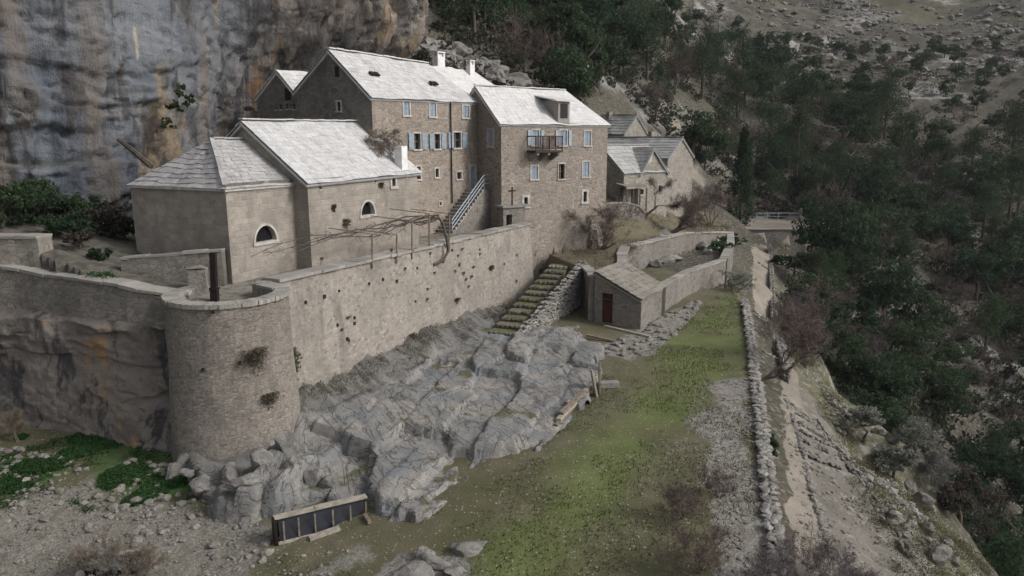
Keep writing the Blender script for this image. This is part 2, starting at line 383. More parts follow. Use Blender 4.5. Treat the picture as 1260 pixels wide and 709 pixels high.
LEFTW = [(-40, 33.2), (-21.5, 31.4), (-18.6, 30.3), (-16, 29.2), (-13.6, 28.3)]
BAST_IN = [(BC.x + 1.8 * math.cos(R(a)), BC.y + 1.8 * math.sin(R(a))) for a in (170, 200, 230, 260, 290, 320, 350, 20)]
TW_A, TW_B = Vector((-.75, 52.0)), Vector((7.47, 58.4))             # tower front, on plan
P_UP = LEFTW + BAST_IN + [(-9.5, 30.6), (.3, 50.9), (-.2, 52.2), (6, 58), (1, 66), (-30, 66), (-45, 50)]
LAWN_EDGE = [aZ(958, 760, -.5), aZ(950, 690, -.3), aZ(941, 600, -.12), aZ(934, 530, -.05), aZ(925, 450, 0), aZ(919, 400, 0), aZ(914, 372, 0)]
P_LAWN = [(-80, 4), (LAWN_EDGE[0].x - 4, 4)] + [(p.x + .18, p.y) for p in LAWN_EDGE] + [(17.4, 56), (14.2, 54), (10, 62), (-20, 62), (-80, 60)]
WU = [aY(770, 303, 57.3), aY(784, 301, 58), aY(842, 287, 66), aY(899, 286, 77)]       # wall behind the shed terrace (top line)
WLO = [aZ(812, 352, 1.8), aZ(846, 334, 1.75), aZ(890, 320, 1.6)]                        # wall from the shed to the path (top line)
SH = [aZ(731, 395, .15), aZ(788, 406, 0)]                                                # shed gable, on plan
P_T1 = [(SH[0].x + .3, SH[0].y + 1.5), (9.2, 46.3)] + [(p.x - .25, p.y + .15) for p in WLO] + [(WLO[2].x + .1, WLO[2].y + .5), (WU[3].x, WU[3].y)] + [(p.x, p.y) for p in WU[::-1]] + [(5.4, 56.6), (4.6, 52)]
P_T2 = [(3.0, 52.6), (4.5, 49.2), (5.35, 46.4), (7.3, 48.3), (8.4, 56.4)] + [(p.x - .1, p.y + .25) for p in WU] + [(25.5, 86), (22, 92), (5, 75), (5.5, 58), (2.6, 54.2)]
PF = [aZ(916, 283, -.45), aZ(1024, 283, -.45)]
P_PF = [(PF[0].x, PF[0].y), (PF[1].x, PF[1].y), (PF[1].x + 8, PF[1].y + 14), (PF[0].x + 2, PF[0].y + 14)]
def ground_z(X, Y):
    X = np.asarray(X, float); Y = np.asarray(Y, float)
    r = np.hypot(X, Y); z = RIGHT(X, Y)
    z = z + sstep(25, 80, r) * .5 * fbm(X * .25, Y * .25, None, 4, 3) + sstep(90, 250, r) * 6 * fbm(X * .025, Y * .025, None, 5, 8) + sstep(80,150,r)*(1.3*fbm(X*.12,Y*.12,None,4,5)+1.1*fbm(X*.33,Y*.33,None,3,6))
    bk = sstep(9.5, 12, X - .295 * (Y - 19)); z = z + bk * (.5 * fbm(X * .45, Y * .45, None, 4, 21) + .25 * fbm(X * 1.3, Y * 1.3, None, 3, 22)) * sstep(90, 50, Y)
    # the path itself is even
    L = inpoly(X, Y, P_LAWN); zl = LAWN(X, Y) + .05 * fbm(X * 1.2, Y * 1.2, None, 3, 4)
    zl = zl + .12 * np.maximum(0, fbm(X * .9, Y * .9, None, 4, 14)) * sstep(-2, -6, X)
    z = np.where(L, zl, z)
    z = np.where(inpoly(X, Y, P_PF), -.45, z)
    z = np.where(inpoly(X, Y, P_T1), 1.0 + .15 * fbm(X * .7, Y * .7, None, 3, 6), z)
    zt2 = np.maximum(z, 2.75 - .05 * np.maximum(0, Y - 62)) + .12 * fbm(X * .6, Y * .6, None, 3, 7); z = np.where(inpoly(X, Y, P_T2), zt2 + (z - zt2) * sstep(76, 91, Y), z)
    z = np.where(inpoly(X, Y, P_UP), UPPER(X, Y) + .04 * fbm(X, Y, None, 3, 9), z)
    return z
def gz(x, y): return float(ground_z(np.array([x]), np.array([y]))[0])

def softpoly(X, Y, P, w=.5, amp=.8, f=.7, seed=0):
    s = segdist(X, Y, P, True); s = np.where(inpoly(X, Y, P), s, -s)
    return sstep(-w, w, s + amp * fbm(X * f, Y * f, None, 4, seed))
_T = np.concatenate([np.arange(14, 130, .12), np.arange(130, 420, .6)])
def ghit(px, py):
    """where a sight line of the photograph meets the ground"""
    d = ray(px, py); d = d / d.y; X = d.x * _T; Z = HC + d.z * _T; g = ground_z(X, _T); k = np.nonzero(Z < g)[0]
    i = k[0] if len(k) else len(_T) - 1
    return Vector((X[i], _T[i], g[i]))
def pxpoly(l, z): return [tuple(aZ(px, py, z))[:2] for px, py in l]

def build_ground():
    na, nr = 470, 420
    A = np.radians(np.linspace(-82, 82, na)); rr = 9.0 * (1000 / 9.0) ** (np.linspace(0, 1, nr) ** 1.0)
    AA, RR = np.meshgrid(A, rr); X = RR * np.sin(AA); Y = RR * np.cos(AA); Z = ground_z(X, Y)
    V = np.stack([X.ravel(), Y.ravel(), Z.ravel()], 1)
    i = np.arange(nr - 1)[:, None] * na + np.arange(na - 1)[None, :]
    Fq = np.stack([i, i + 1, i + na + 1, i + na], -1).reshape(-1, 4)[:, ::-1]
    me = bpy.data.meshes.new('ground'); me.from_pydata(V.tolist(), [], Fq.tolist()); me.update()
    me.polygons.foreach_set('use_smooth', [True] * len(me.polygons))
    x, y = V[:, 0], V[:, 1]
    g1 = softpoly(x, y, pxpoly([(880,480),(921,470),(926,520),(947,640),(956,740),(850,740),(905,650),(862,575),(846,520)], -.05), .9, 1.2, .6, 31)
    g2 = softpoly(x, y, pxpoly([(-60,610),(120,610),(300,650),(330,680),(420,690),(400,740),(-60,740)], -1.4), 1.0, 3.4, .45, 32) * .58
    g3 = softpoly(x, y, pxpoly([(590,740),(600,690),(520,670),(450,700),(430,740)], -.8), .6, .9, .9, 33)
    g4 = softpoly(x, y, pxpoly([(735,432),(775,412),(850,372),(868,368),(850,392),(812,432),(770,444)], 0), .35, .5, 1.1, 34)
    g5 = softpoly(x, y, pxpoly([(690,560),(745,492),(800,440),(812,436),(760,500),(722,560)], 0), .25, .4, 1.2, 35)
    grav = np.clip(g1 + g2 + g3 * .8 + g4 + g5 * .3, 0, 1)
    lawn = inpoly(x, y, P_LAWN) * 1.0
    lush = softpoly(x, y, pxpoly([(812,440),(880,370),(905,366),(918,410),(920,470),(880,490),(800,560),(720,720),(560,700),(600,640),(680,600),(740,520)], -.1), 1.2, 1.5, .45, 36)
    up = inpoly(x, y, P_UP) * 1.0
    pl2 = [tuple(ghit(*q))[:2] for q in [(985,472),(1004,492),(1024,528),(1048,562),(1078,600),(1110,645),(1165,725),(1030,725),(1012,640),(1000,590),(992,550)]]
    lane2 = softpoly(x, y, pl2, .2, .4, 1.0, 39)
    pl = [tuple(ghit(px, py))[:2] for px, py in [(962,470),(952,420),(930,380),(926,340),(926,300),(946,299),(949,340),(956,400),(968,440),(985,475),(996,520),(1004,560),(1012,600),(1022,650),(1030,720),(985,720),(974,640),(966,560)]]
    pl_ = [tuple(aZ(px, py, z))[:2] for px, py, z in [(958,472,-1.7),(950,400,-1.8),(932,380,-1.7),(926,300,-2),(948,296,-2),(950,330,-2),(962,420,-2),(985,470,-2),(1012,512,-2),(1050,570,-1.9),(1105,650,-2.1),(1150,740,-2.3),(960,740,-.9),(955,640,-1.2),(958,560,-1.3)]]
    path = softpoly(x, y, pl, .3, .35, 1.0, 37)
    lt = [tuple(aY(px, py, Y))[:2] for px, py, Y in [(800,130,126),(828,150,122),(860,178,112),(872,176,113),(838,142,130),(812,118,135)]]
    path = np.clip(path + softpoly(x, y, lt, 1.0, 1.5, .2, 38) + inpoly(x, y, P_PF), 0, 1)
    far = sstep(100, 150, np.hypot(x, y))
    open_ = sstep(-.15, .2, .0125 * (np.hypot(x, y) - 182) + .15 * (x / np.maximum(y, 1) - .42) + .35 * fbm(x * .03, y * .03, None, 4, 40)) * (y > 60)
    rockm = sstep(.05, .35, fbm(x * .06, y * .06, None, 5, 41) - .12) * sstep(70, 90, np.hypot(x, y))
    ridge = np.clip(sstep(4.5, 1.5, segdist(x, y, [tuple(aY(500,40,70))[:2], tuple(aY(600,95,74))[:2], tuple(aY(650,112,78))[:2]])) , 0, 1)
    rockm = np.clip(rockm + ridge, 0, 1)
    bank = softpoly(x, y, P_T2, .6, .8, .5, 42)
    vx = x - .295 * (y - 19); verge = sstep(9.0, 10.5, vx) * sstep(20, 15, vx) * (y < 75) * (1 - lawn)
    green = sum(softpoly(x, y, pxpoly(q, -1.05), .3, .6, .8, 43 + k) for k, q in enumerate(([(95,545),(120,535),(170,520),(190,560),(235,585),(235,602),(185,612),(140,605),(100,575)], [(-40,580),(60,560),(90,580),(40,600),(-40,610)], [(185,590),(230,575),(240,600),(190,608)])))
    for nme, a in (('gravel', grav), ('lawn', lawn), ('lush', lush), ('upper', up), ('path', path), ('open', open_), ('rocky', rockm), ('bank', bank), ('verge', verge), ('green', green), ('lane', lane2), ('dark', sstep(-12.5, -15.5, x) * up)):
        at = me.attributes.new(nme, 'FLOAT', 'POINT'); at.data.foreach_set('value', np.asarray(a, np.float32))
    t = NT('ground soil grass and gravel'); p = t.pos(); A_ = lambda n: t.attr(n).outputs['Fac']
    n1 = t.noise(p, .5, 6, .65); n2 = t.noise(p, 2.2, 5, .7); n3 = t.noise(p, 11, 4, .75); n0 = t.noise(p, .16, 4, .6)
    vor = t.voro(p, 5.5); vs = t.n('ShaderNodeSeparateColor'); t.l(vor.outputs['Color'], vs.inputs[0])
    vor2 = t.voro(p, 21); vs2 = t.n('ShaderNodeSeparateColor'); t.l(vor2.outputs['Color'], vs2.inputs[0])
    gravel_c = t.mix(vs2.outputs[0], (.125, .115, .1), (.27, .255, .232)); gravel_c = t.mix(t.math('MULTIPLY', t.ramp(n2, .45, .62), .75), gravel_c, (.1, .088, .066))
    grass_dry = t.mix(t.ramp(n1, .35, .65), (.075, .073, .038), (.108, .096, .062)); grass_lush = t.mix(t.ramp(n1, .35, .65), (.078, .098, .031), (.11, .124, .046))
    grass_lush = t.mix(t.math('MULTIPLY', t.ramp(n0, .46, .62), .65), grass_lush, (.085, .072, .04))
    grass_c = t.mix(A_('lush'), grass_dry, grass_lush); grass_c = t.mix(.3, grass_c, t.mix(n3, (.2, .2, .2), (.8, .8, .8)), 'OVERLAY')
    grass_c = t.mix(t.math('MULTIPLY', t.ramp(vs2.outputs[1], .975, .985), .5), grass_c, (.4, .39, .35))
    gm = t.ramp(t.math('ADD', A_('gravel'), t.math('MULTIPLY', t.math('SUBTRACT', n2, .5), .9)), .4, .62)
    lawn_c = t.mix(gm, grass_c, gravel_c)
    scrub = t.mix(t.ramp(n2, .35, .65), (.04, .036, .026), (.08, .07, .052)); scrub = t.mix(t.ramp(n1, .5, .72), scrub, (.06, .062, .034))
    scrub = t.mix(t.math('MULTIPLY', t.ramp(vs.outputs[0], .82, .9), .6), scrub, (.2, .19, .17))
    bank_c = t.mix(t.ramp(n1, .35, .65), (.13, .105, .075), (.1, .092, .055)); bank_c = t.mix(.5, bank_c, t.mix(n3, (.2, .2, .2), (.8, .8, .8)), 'OVERLAY')
    p2 = t.pos((1, 1, 1)); m1 = t.noise(p2, .03, 5, .6); m2 = t.noise(p2, .22, 6, .72)
    hill = t.mix(t.ramp(m1, .45, .66), (.055, .05, .036), (.072, .069, .032)); hill = t.mix(t.math('MULTIPLY', t.ramp(t.noise(p2, .08, 6, .75), .5, .6), .7), hill, (.05, .046, .036)); hill = t.mix(t.ramp(m2, .5, .64), hill, (.1, .092, .082)); hill = t.mix(t.math('MULTIPLY', t.ramp(t.noise(p2, .9, 6, .8), .56, .64), .8), hill, (.15, .14, .128)); hill = t.mix(t.ramp(t.noise(p2, .5, 6, .75), .55, .68), hill, (.05, .045, .035))
    rock = t.mix(t.ramp(m2, .35, .65), (.12, .112, .1), (.27, .26, .245))
    c = t.mix(A_('open'), scrub, hill); c = t.mix(t.math('MULTIPLY', A_('rocky'), t.ramp(t.noise(p2, .35, 6, .7), .42, .55)), c, rock)
    c = t.mix(A_('lawn'), c, lawn_c); c = t.mix(A_('bank'), c, bank_c)
    verge_c = t.mix(t.ramp(n1, .35, .65), (.07, .075, .038), (.115, .105, .068)); verge_c = t.mix(t.ramp(n2, .5, .62), verge_c, (.2, .19, .172)); verge_c = t.mix(t.math('MULTIPLY', t.ramp(t.noise(p, .9, 5, .7), .52, .64), .8), verge_c, (.05, .045, .034)); verge_c = t.mix(.5, verge_c, t.mix(n3, (.2, .2, .2), (.8, .8, .8)), 'OVERLAY')
    c = t.mix(A_('verge'), c, verge_c); c = t.mix(t.math('MULTIPLY', A_('green'), t.ramp(n2, .35, .55)), c, t.mix(n3, (.03, .06, .018), (.06, .11, .03)))
    up_c = t.mix(t.ramp(n1, .35, .65), (.2, .185, .16), (.12, .108, .085)); up_c = t.mix(t.ramp(n2, .5, .62), up_c, (.07, .068, .045))
    c = t.mix(A_('upper'), c, up_c)
    path_c = t.mix(t.ramp(n1, .3, .7), (.235, .205, .168), (.165, .146, .12)); path_c = t.mix(.5, path_c, t.mix(n3, (.25, .25, .25), (.75, .75, .75)), 'OVERLAY')
    path_c = t.mix(t.math('MULTIPLY', t.ramp(n2, .55, .68), .7), path_c, (.1, .098, .055))
    c = t.mix(t.ramp(t.math('ADD', A_('path'), t.math('MULTIPLY', t.math('SUBTRACT', n2, .5), .5)), .4, .6), c, path_c)
    lane_c = t.mix(t.ramp(n1, .35, .65), (.15, .134, .115), (.115, .104, .085)); lane_c = t.mix(t.ramp(n2, .52, .64), lane_c, (.21, .198, .18)); lane_c = t.mix(.5, lane_c, t.mix(n3, (.2, .2, .2), (.8, .8, .8)), 'OVERLAY')
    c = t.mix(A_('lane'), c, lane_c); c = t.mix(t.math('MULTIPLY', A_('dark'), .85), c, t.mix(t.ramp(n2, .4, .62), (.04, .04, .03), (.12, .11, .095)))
    t.base(c); t.bump(t.math('ADD', t.math('MULTIPLY', n3, .6), t.math('ADD', n2, t.math('MULTIPLY', vor2.outputs['Distance'], .3))), .5, .1)
    me.materials.append(t.m)
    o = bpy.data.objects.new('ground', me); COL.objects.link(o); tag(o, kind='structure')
build_ground()

# ---------------------------------------------------------------- rock materials
def m_cliff():
    t = NT('streaked limestone cliff'); p = t.pos(); side = t.attr('warm').outputs['Fac']
    def st(sx, sz, sc, det, dist, wp=.6): return t.noise(t.warp(t.pos((sx, sx, sz)), .3, wp), sc, det, .62, dist)
    wide = st(1, .14, .13, 4, .5, 1.5); mid_ = st(1, .12, .3, 5, .4, 1.2); thin = st(1, .08, .8, 5, .3, .8); b = st(1, .28, .55, 6, .6, 1.0); f = t.noise(p, 2.6, 6, .75); m = t.noise(p, .8, 5, .7); c0 = t.noise(p, .22, 5, .6, .5)
    c = t.mix(t.ramp(c0, .35, .65), (.075, .087, .106), (.145, .155, .166))
    c = t.mix(t.math('MULTIPLY', t.ramp(wide, .5, .6), .9), c, (.125, .106, .09))
    c = t.mix(t.math('MULTIPLY', side, .75), c, t.mix(t.ramp(mid_, .4, .6), (.125, .11, .098), (.235, .21, .185)))
    c = t.mix(t.math('MULTIPLY', t.ramp(mid_, .56, .63), .8), c, (.22, .165, .105))
    c = t.mix(t.math('MULTIPLY', t.ramp(b, .52, .63), .85), c, (.05, .043, .038))
    c = t.mix(t.math('MULTIPLY', t.ramp(thin, .54, .64), .85), c, (.042, .041, .045))
    c = t.mix(t.math('MULTIPLY', t.ramp(st(1, .08, .28, 4, .3, 1.0), .63, .67), .85), c, (.33, .285, .225))
    c = t.mix(t.math('MULTIPLY', t.ramp(st(1, .25, .18, 5, .4, 1.0), .6, .66), .75), c, (.19, .115, .062))
    c = t.mix(t.math('MULTIPLY', t.ramp(t.noise(t.pos((.3, .3, 1.6)), .55, 6, .7), .55, .64), .55), c, (.055, .052, .05))
    c = t.mix(t.math('MULTIPLY', t.ramp(m, .62, .72), .4), c, (.08, .085, .05))
    c = t.mix(.4, c, t.mix(f, (.15, .15, .15), (.85, .85, .85)), 'OVERLAY')
    t.base(c); t.bump(t.math('ADD', t.math('MULTIPLY', f, .6), t.math('ADD', t.math('MULTIPLY', b, 1.3), t.math('ADD', m, thin))), .75, .25); return t.m
def m_shelf():
    t = NT('pale limestone shelf'); mp = t.n('ShaderNodeMapping'); g0 = t.n('ShaderNodeNewGeometry'); t.l(g0.outputs['Position'], mp.inputs[0]); mp.inputs['Rotation'].default_value = (0, 0, R(64)); r_ = mp.outputs[0]
    def sv(sc): 
        m_ = t.n('ShaderNodeMapping'); t.l(r_, m_.inputs[0]); m_.inputs['Scale'].default_value = sc; return m_.outputs[0]
    p = t.pos(); a = t.noise(p, .42, 6, .62, .6); b = t.noise(sv((.3, 1.0, 2.5)), 1.1, 6, .7, .8); f = t.noise(p, 7, 6, .75)
    ln = t.noise(sv((.3, 1, 1)), .9, 5, .6, 1.2); cr = t.math('ABSOLUTE', t.math('SUBTRACT', ln, .5)); cr = t.ramp(cr, .0, .022)
    ln2 = t.noise(sv((1, .55, 1)), 1.1, 4, .6, .6); c2 = t.ramp(t.math('ABSOLUTE', t.math('SUBTRACT', ln2, .46)), .0, .012)
    c = t.mix(t.ramp(a, .35, .62), (.15, .15, .148), (.25, .232, .208)); c = t.mix(t.math('MULTIPLY', t.ramp(b, .5, .64), .7), c, (.15, .15, .147))
    c = t.mix(t.math('MULTIPLY', t.ramp(t.noise(p, .4, 5, .7), .48, .62), .85), c, (.155, .166, .172))
    c = t.mix(t.math('MULTIPLY', t.ramp(t.noise(sv((.5, 1, 1)), 1.6, 6, .75, 1), .56, .66), .75), c, (.075, .066, .053))
    c = t.mix(t.math('MULTIPLY', t.ramp(t.noise(p, 3.2, 5, .75), .6, .72), .6), c, (.3, .285, .262))
    s = t.n('ShaderNodeSeparateXYZ'); t.l(g0.outputs['True Normal'], s.inputs[0])
    c = t.mix(t.math('MULTIPLY', t.ramp(t.math('ADD', t.noise(p, .55, 5, .6), t.math('MULTIPLY', t.math('SUBTRACT', s.outputs[2], 1), .5)), .58, .64), .85), c, (.08, .078, .034))
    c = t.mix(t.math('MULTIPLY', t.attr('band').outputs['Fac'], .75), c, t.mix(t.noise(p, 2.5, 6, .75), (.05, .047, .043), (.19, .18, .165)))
    c = t.mix(t.math('MULTIPLY', t.math('SUBTRACT', 1, cr), .5), c, (.055, .05, .042)); c = t.mix(t.math('MULTIPLY', t.math('SUBTRACT', 1, c2), .25), c, (.06, .054, .044))
    c = t.mix(t.math('MULTIPLY', t.ramp(t.noise(p, 5, 6, .8), .54, .66), .6), c, (.09, .086, .08)); c = t.mix(.6, c, t.mix(t.noise(p, 14, 5, .8), (.15, .15, .15), (.85, .85, .85)), 'OVERLAY')
    t.base(c); t.bump(t.math('ADD', f, t.math('ADD', t.math('MULTIPLY', b, .9), t.math('MULTIPLY', cr, .6))), .9, .07); return t.m
def m_rockface():
    t = NT('stained rock face'); p = t.pos(); a = t.noise(p, .32, 6, .62, .6); b = t.noise(t.pos((1, 1, .4)), .75, 6, .7, .5); f = t.noise(p, 5, 6, .75)
    c = t.mix(t.ramp(a, .35, .65), (.125, .11, .1), (.215, .188, .166)); c = t.mix(t.math('MULTIPLY', t.ramp(b, .5, .6), .85), c, (.04, .038, .042))
    c = t.mix(t.math('MULTIPLY', t.ramp(t.noise(p, .42, 5, .6, .4), .54, .64), .8), c, (.3, .185, .085))
    c = t.mix(t.math('MULTIPLY', t.ramp(t.noise(p, 1.1, 6, .7), .58, .68), .6), c, (.07, .075, .04))
    c = t.mix(t.math('MULTIPLY', t.ramp(t.noise(p, .9, 6, .7, .6), .62, .7), .7), c, (.3, .28, .25))
    c = t.mix(.45, c, t.mix(f, (.2, .2, .2), (.8, .8, .8)), 'OVERLAY')
    t.base(c); t.bump(t.math('ADD', f, b), .9, .15); return t.m
M['cliff'] = m_cliff(); M['shelf'] = m_shelf(); M['rockface'] = m_rockface()
def grid_mesh(name, V, nu, nv, mat, mask=None):
    i = np.arange(nv - 1)[:, None] * nu + np.arange(nu - 1)[None, :]
    Fq = np.stack([i, i + 1, i + nu + 1, i + nu], -1).reshape(-1, 4)
    if mask is not None:
        Fq = Fq[mask.ravel()[Fq].any(1)]
        use = np.unique(Fq); mp = np.zeros(len(V), int); mp[use] = np.arange(len(use)); V = V[use]; Fq = mp[Fq]
    me = bpy.data.meshes.new(name); me.from_pydata(V.tolist(), [], Fq.tolist()); me.update()
    me.polygons.foreach_set('use_smooth', [True] * len(me.polygons)); me.materials.append(mat)
    o = bpy.data.objects.new(name, me); COL.objects.link(o); return o

def build_cliff():
    P = [(-75,12),(-52,24),(-38,30.5),(-29,35),(-23.5,37.5),(-20.5,41),(-18.8,45),(-17.6,49),(-15.6,53),(-13.2,57),(-11,61),(-10.2,64.5),(-11.5,69),(-18,78),(-30,92)]
    P = np.array(P, float); L = np.concatenate([[0], np.cumsum(np.hypot(*np.diff(P, axis=0).T))])
    nu, nv = 520, 300
    u = np.linspace(0, L[-1], nu)
    px = np.interp(u, L, P[:, 0]); py = np.interp(u, L, P[:, 1])
    k = np.ones(17) / 17
    for _ in range(2):
        px[8:-8] = np.convolve(px, k, 'valid'); py[8:-8] = np.convolve(py, k, 'valid')
    tx = np.gradient(px); ty = np.gradient(py); tl = np.hypot(tx, ty); nx, ny = ty / tl, -tx / tl
    zc = 2 + 46 * np.linspace(0, 1, nv); U, Zc = np.meshgrid(u, zc)
    pX, pY = np.meshgrid(px, zc)[0], np.meshgrid(py, zc)[0]
    NX = np.tile(nx, (nv, 1)); NY = np.tile(ny, (nv, 1))
    u1 = L[7]; u2 = L[11]
    right = sstep(u1 - 2, u1 + 4, U) * sstep(u2 + 5, u2 - 1, U)
    off = right * (4.3 * sstep(14, 20, Zc) + .06 * np.maximum(0, Zc - 19)) - right * .6
    left = sstep(u1 + 3, u1 - 5, U)
    off += left * (.06 * (Zc - 8)) - left * 1.0 * sstep(11, 5, Zc) - 1.8 * sstep(1.5, 0, np.abs(U - (u1 - .5)) / 2.2) * sstep(20, 10, Zc)
    off += 1.3 * fbm(U * .1, Zc * .035, None, 4, 51) + .4 * fbm(U * .4, Zc * .12, None, 5, 52) + .16 * fbm(U * .7, Zc * .6, None, 4, 57)
    flute = fbm(U * 1.5 + .25 * Zc * fbm(U * .1, Zc * .1, None, 2, 5), Zc * .14, None, 4, 53)
    off += (.3 + .9 * right * sstep(12, 16, Zc)) * (np.abs(flute) * 1.6 - .3)
    led = fbm(U * .14 + .08 * Zc, Zc * .55, None, 5, 54); off += .35 * sstep(.05, .15, led) * left * sstep(22, 12, Zc)
    off += .12 * fbm(U * 2.5, Zc * 2.5, None, 3, 55)
    fis = np.abs(fbm(U * .5 + .35 * Zc * .3, Zc * .22, None, 4, 58)); off -= .3 * sstep(.05, 0, fis); fi2 = np.abs(fbm(U * .22, Zc * .6 + U * .1, None, 4, 59)); off -= .2 * sstep(.035, 0, fi2)
    # plateau on top
    back = sstep(44, 48, Zc) * 14
    off = off - back
    Zq = Zc + .3 * fbm(U * .8, Zc * .8, None, 3, 56) + back * .15
    V = np.stack([(pX + NX * off).ravel(), (pY + NY * off).ravel(), Zq.ravel()], 1)
    o = grid_mesh('cliff', V, nu, nv, M['cliff']); at = o.data.attributes.new('warm', 'FLOAT', 'POINT'); at.data.foreach_set('value', np.clip(right + .35 * sstep(u1 - 9, u1, U) * sstep(26, 14, Zc), 0, 1).ravel().astype(np.float32)); tag(o, kind='structure')
build_cliff()

# pale limestone shelf between the terrace wall and the lawn
def on_wall(Y, off=0):
    d = (WL_B - WL_A).normalized(); n = Vector((d.y, -d.x)); t = (Y - WL_A.y) / d.y
    return (WL_A.x + d.x * t + n.x * off, WL_A.y + d.y * t + n.y * off)
OUT = pxpoly([(738,432),(742,452),(728,478)], 0) + pxpoly([(712,520),(688,545)], -.1) + pxpoly([(645,562),(610,590)], -.35) + pxpoly([(560,612),(520,642),(468,648)], -.75) + pxpoly([(448,618),(425,622)], -1) + pxpoly([(395,628),(345,640),(285,640),(235,622),(214,596)], -1.25)
P_SHELF = [(-11.6, 27.2), (-10.4, 28.6)] + [on_wall(y, -.2) for y in (31, 36, 41, 46, 49.5)] + [(-.3, 47), (-.3, 43.5), (3.9, 42.5)] + OUT
SHH = RBF(zz([(470,610,-.5),(510,625,-.5),(560,570,-.2),(620,540,0),(640,550,-.05),(700,490,.3),(600,480,.1),(680,430,.3),(520,520,-.1),(640,425,.15),(440,580,-.5),(400,590,-.75),(720,440,.4),(610,415,.2),(450,545,-.3)]) +
    [(*on_wall(30.5, .1), .35), (*on_wall(34, .1), .55), (*on_wall(38, .1), .75), (*on_wall(43, .1), .7), (*on_wall(47, .1), .45), (*on_wall(31, .8), .3), (*on_wall(35, .9), .5), (*on_wall(39, .9), .6), (*on_wall(43, .9), .6), (*on_wall(32, 1.8), -.65), (*on_wall(36, 1.9), -.45), (*on_wall(40, 1.9), -.3), (*on_wall(44, 1.8), -.1), (-9.2, 27.6, .1), (-11, 26, -.35), (-9, 26, -.15)] + zz([(230,600,-.75),(300,600,-.5),(360,600,-.45),(300,625,-.85),(380,615,-.6),(250,615,-.95)]))
P_LEDGE = pxpoly([(330,480),(362,530),(392,560),(470,549),(545,538),(568,508),(590,478),(640,452),(680,440),(660,400),(600,390),(560,395)], -.1)
def cells(a, b, seed):
    """jittered joint blocks: offset of the nearest block centre, block id noise, distance to the joint"""
    ia, ib = np.floor(a), np.floor(b); z = np.zeros_like(ia); f1 = np.full(a.shape, 9.); f2 = np.full(a.shape, 9.); ca = a * 0; cb = b * 0; r0 = a * 0; r1 = a * 0; r2 = a * 0
    for i in (-1, 0, 1):
        for j in (-1, 0, 1):
            xa = ia + i; xb = ib + j; pa = xa + .5 + .42 * _h(xa, xb, z, seed); pb = xb + .5 + .42 * _h(xa, xb, z, seed + 1)
            d = np.hypot(a - pa, b - pb); n = d < f1
            f2 = np.where(n, f1, np.minimum(f2, d)); f1 = np.where(n, d, f1); ca = np.where(n, pa, ca); cb = np.where(n, pb, cb)
            r0 = np.where(n, _h(xa, xb, z, seed + 2), r0); r1 = np.where(n, _h(xa, xb, z, seed + 3), r1); r2 = np.where(n, _h(xa, xb, z, seed + 4), r2)
    return ca, cb, r0, r1, r2, f2 - f1
def wall_coords(X, Y):
    d = (WL_B - WL_A).normalized(); return (X - WL_A.x) * d.x + (Y - WL_A.y) * d.y, (X - WL_A.x) * d.y - (Y - WL_A.y) * d.x
def shelf_z(X, Y):
    d = (WL_B - WL_A).normalized(); al, dist = wall_coords(X, Y)
    # joint blocks of bedded limestone, long along the wall, stepping down to the lawn
    wa = al + .5 * fbm(al * .35, dist * .35, None, 3, 60); wd = dist + .45 * fbm(al * .3, dist * .5, None, 3, 61) + .22 * al
    h = 0; tot = 0
    LA, LB = 5.2, 1.9
    ca, cb, r0, r1, r2, e = cells(wa / LA, wd / LB, 5)
    # plan position of the block centre
    bx = X - (wa - ca * LA) * d.x - (wd - cb * LB) * d.y; by = Y - (wa - ca * LA) * d.y + (wd - cb * LB) * d.x
    base = SHH(bx, by) + .42 * softpoly(bx, by, P_LEDGE, .05, .3, .5, 77) + .07 * r0
    q = base / .24; st = .24 * (np.floor(q) + sstep(.35, .65, q - np.floor(q)))
    tilt = .05 * r1 * (wa - ca * LA) / LA + .04 * r2 * (wd - cb * LB) / LB - .03 * (wd - cb * LB)
    h = st + tilt - .12 * sstep(.05, .0, e)
    # thinner beds on top of the blocks
    c2 = cells(wa / 2.0 + 7, wd / .6 + 3, 9); h = h + .04 * np.round(1.4 * c2[2]) - .03 * sstep(.08, 0, c2[5])
    soft = SHH(X, Y) + .3 * softpoly(X, Y, P_LEDGE, .15, .3, .5, 77)
    h = .88 * h + .12 * soft
    nearw = sstep(2.6, 1.7, dist)
    h = h + nearw * (soft - h) + nearw * (.22 * fbm(al * 1.3, dist * .5, None, 4, 63) + .5 * np.abs(fbm(al * 1.9 + .4 * dist, dist * .35, None, 3, 70)) - .04)
    return h + .02 * fbm(X * 1.5, Y * 1.5, None, 3, 64) + .018 * fbm(X * 5, Y * 5, None, 2, 71)
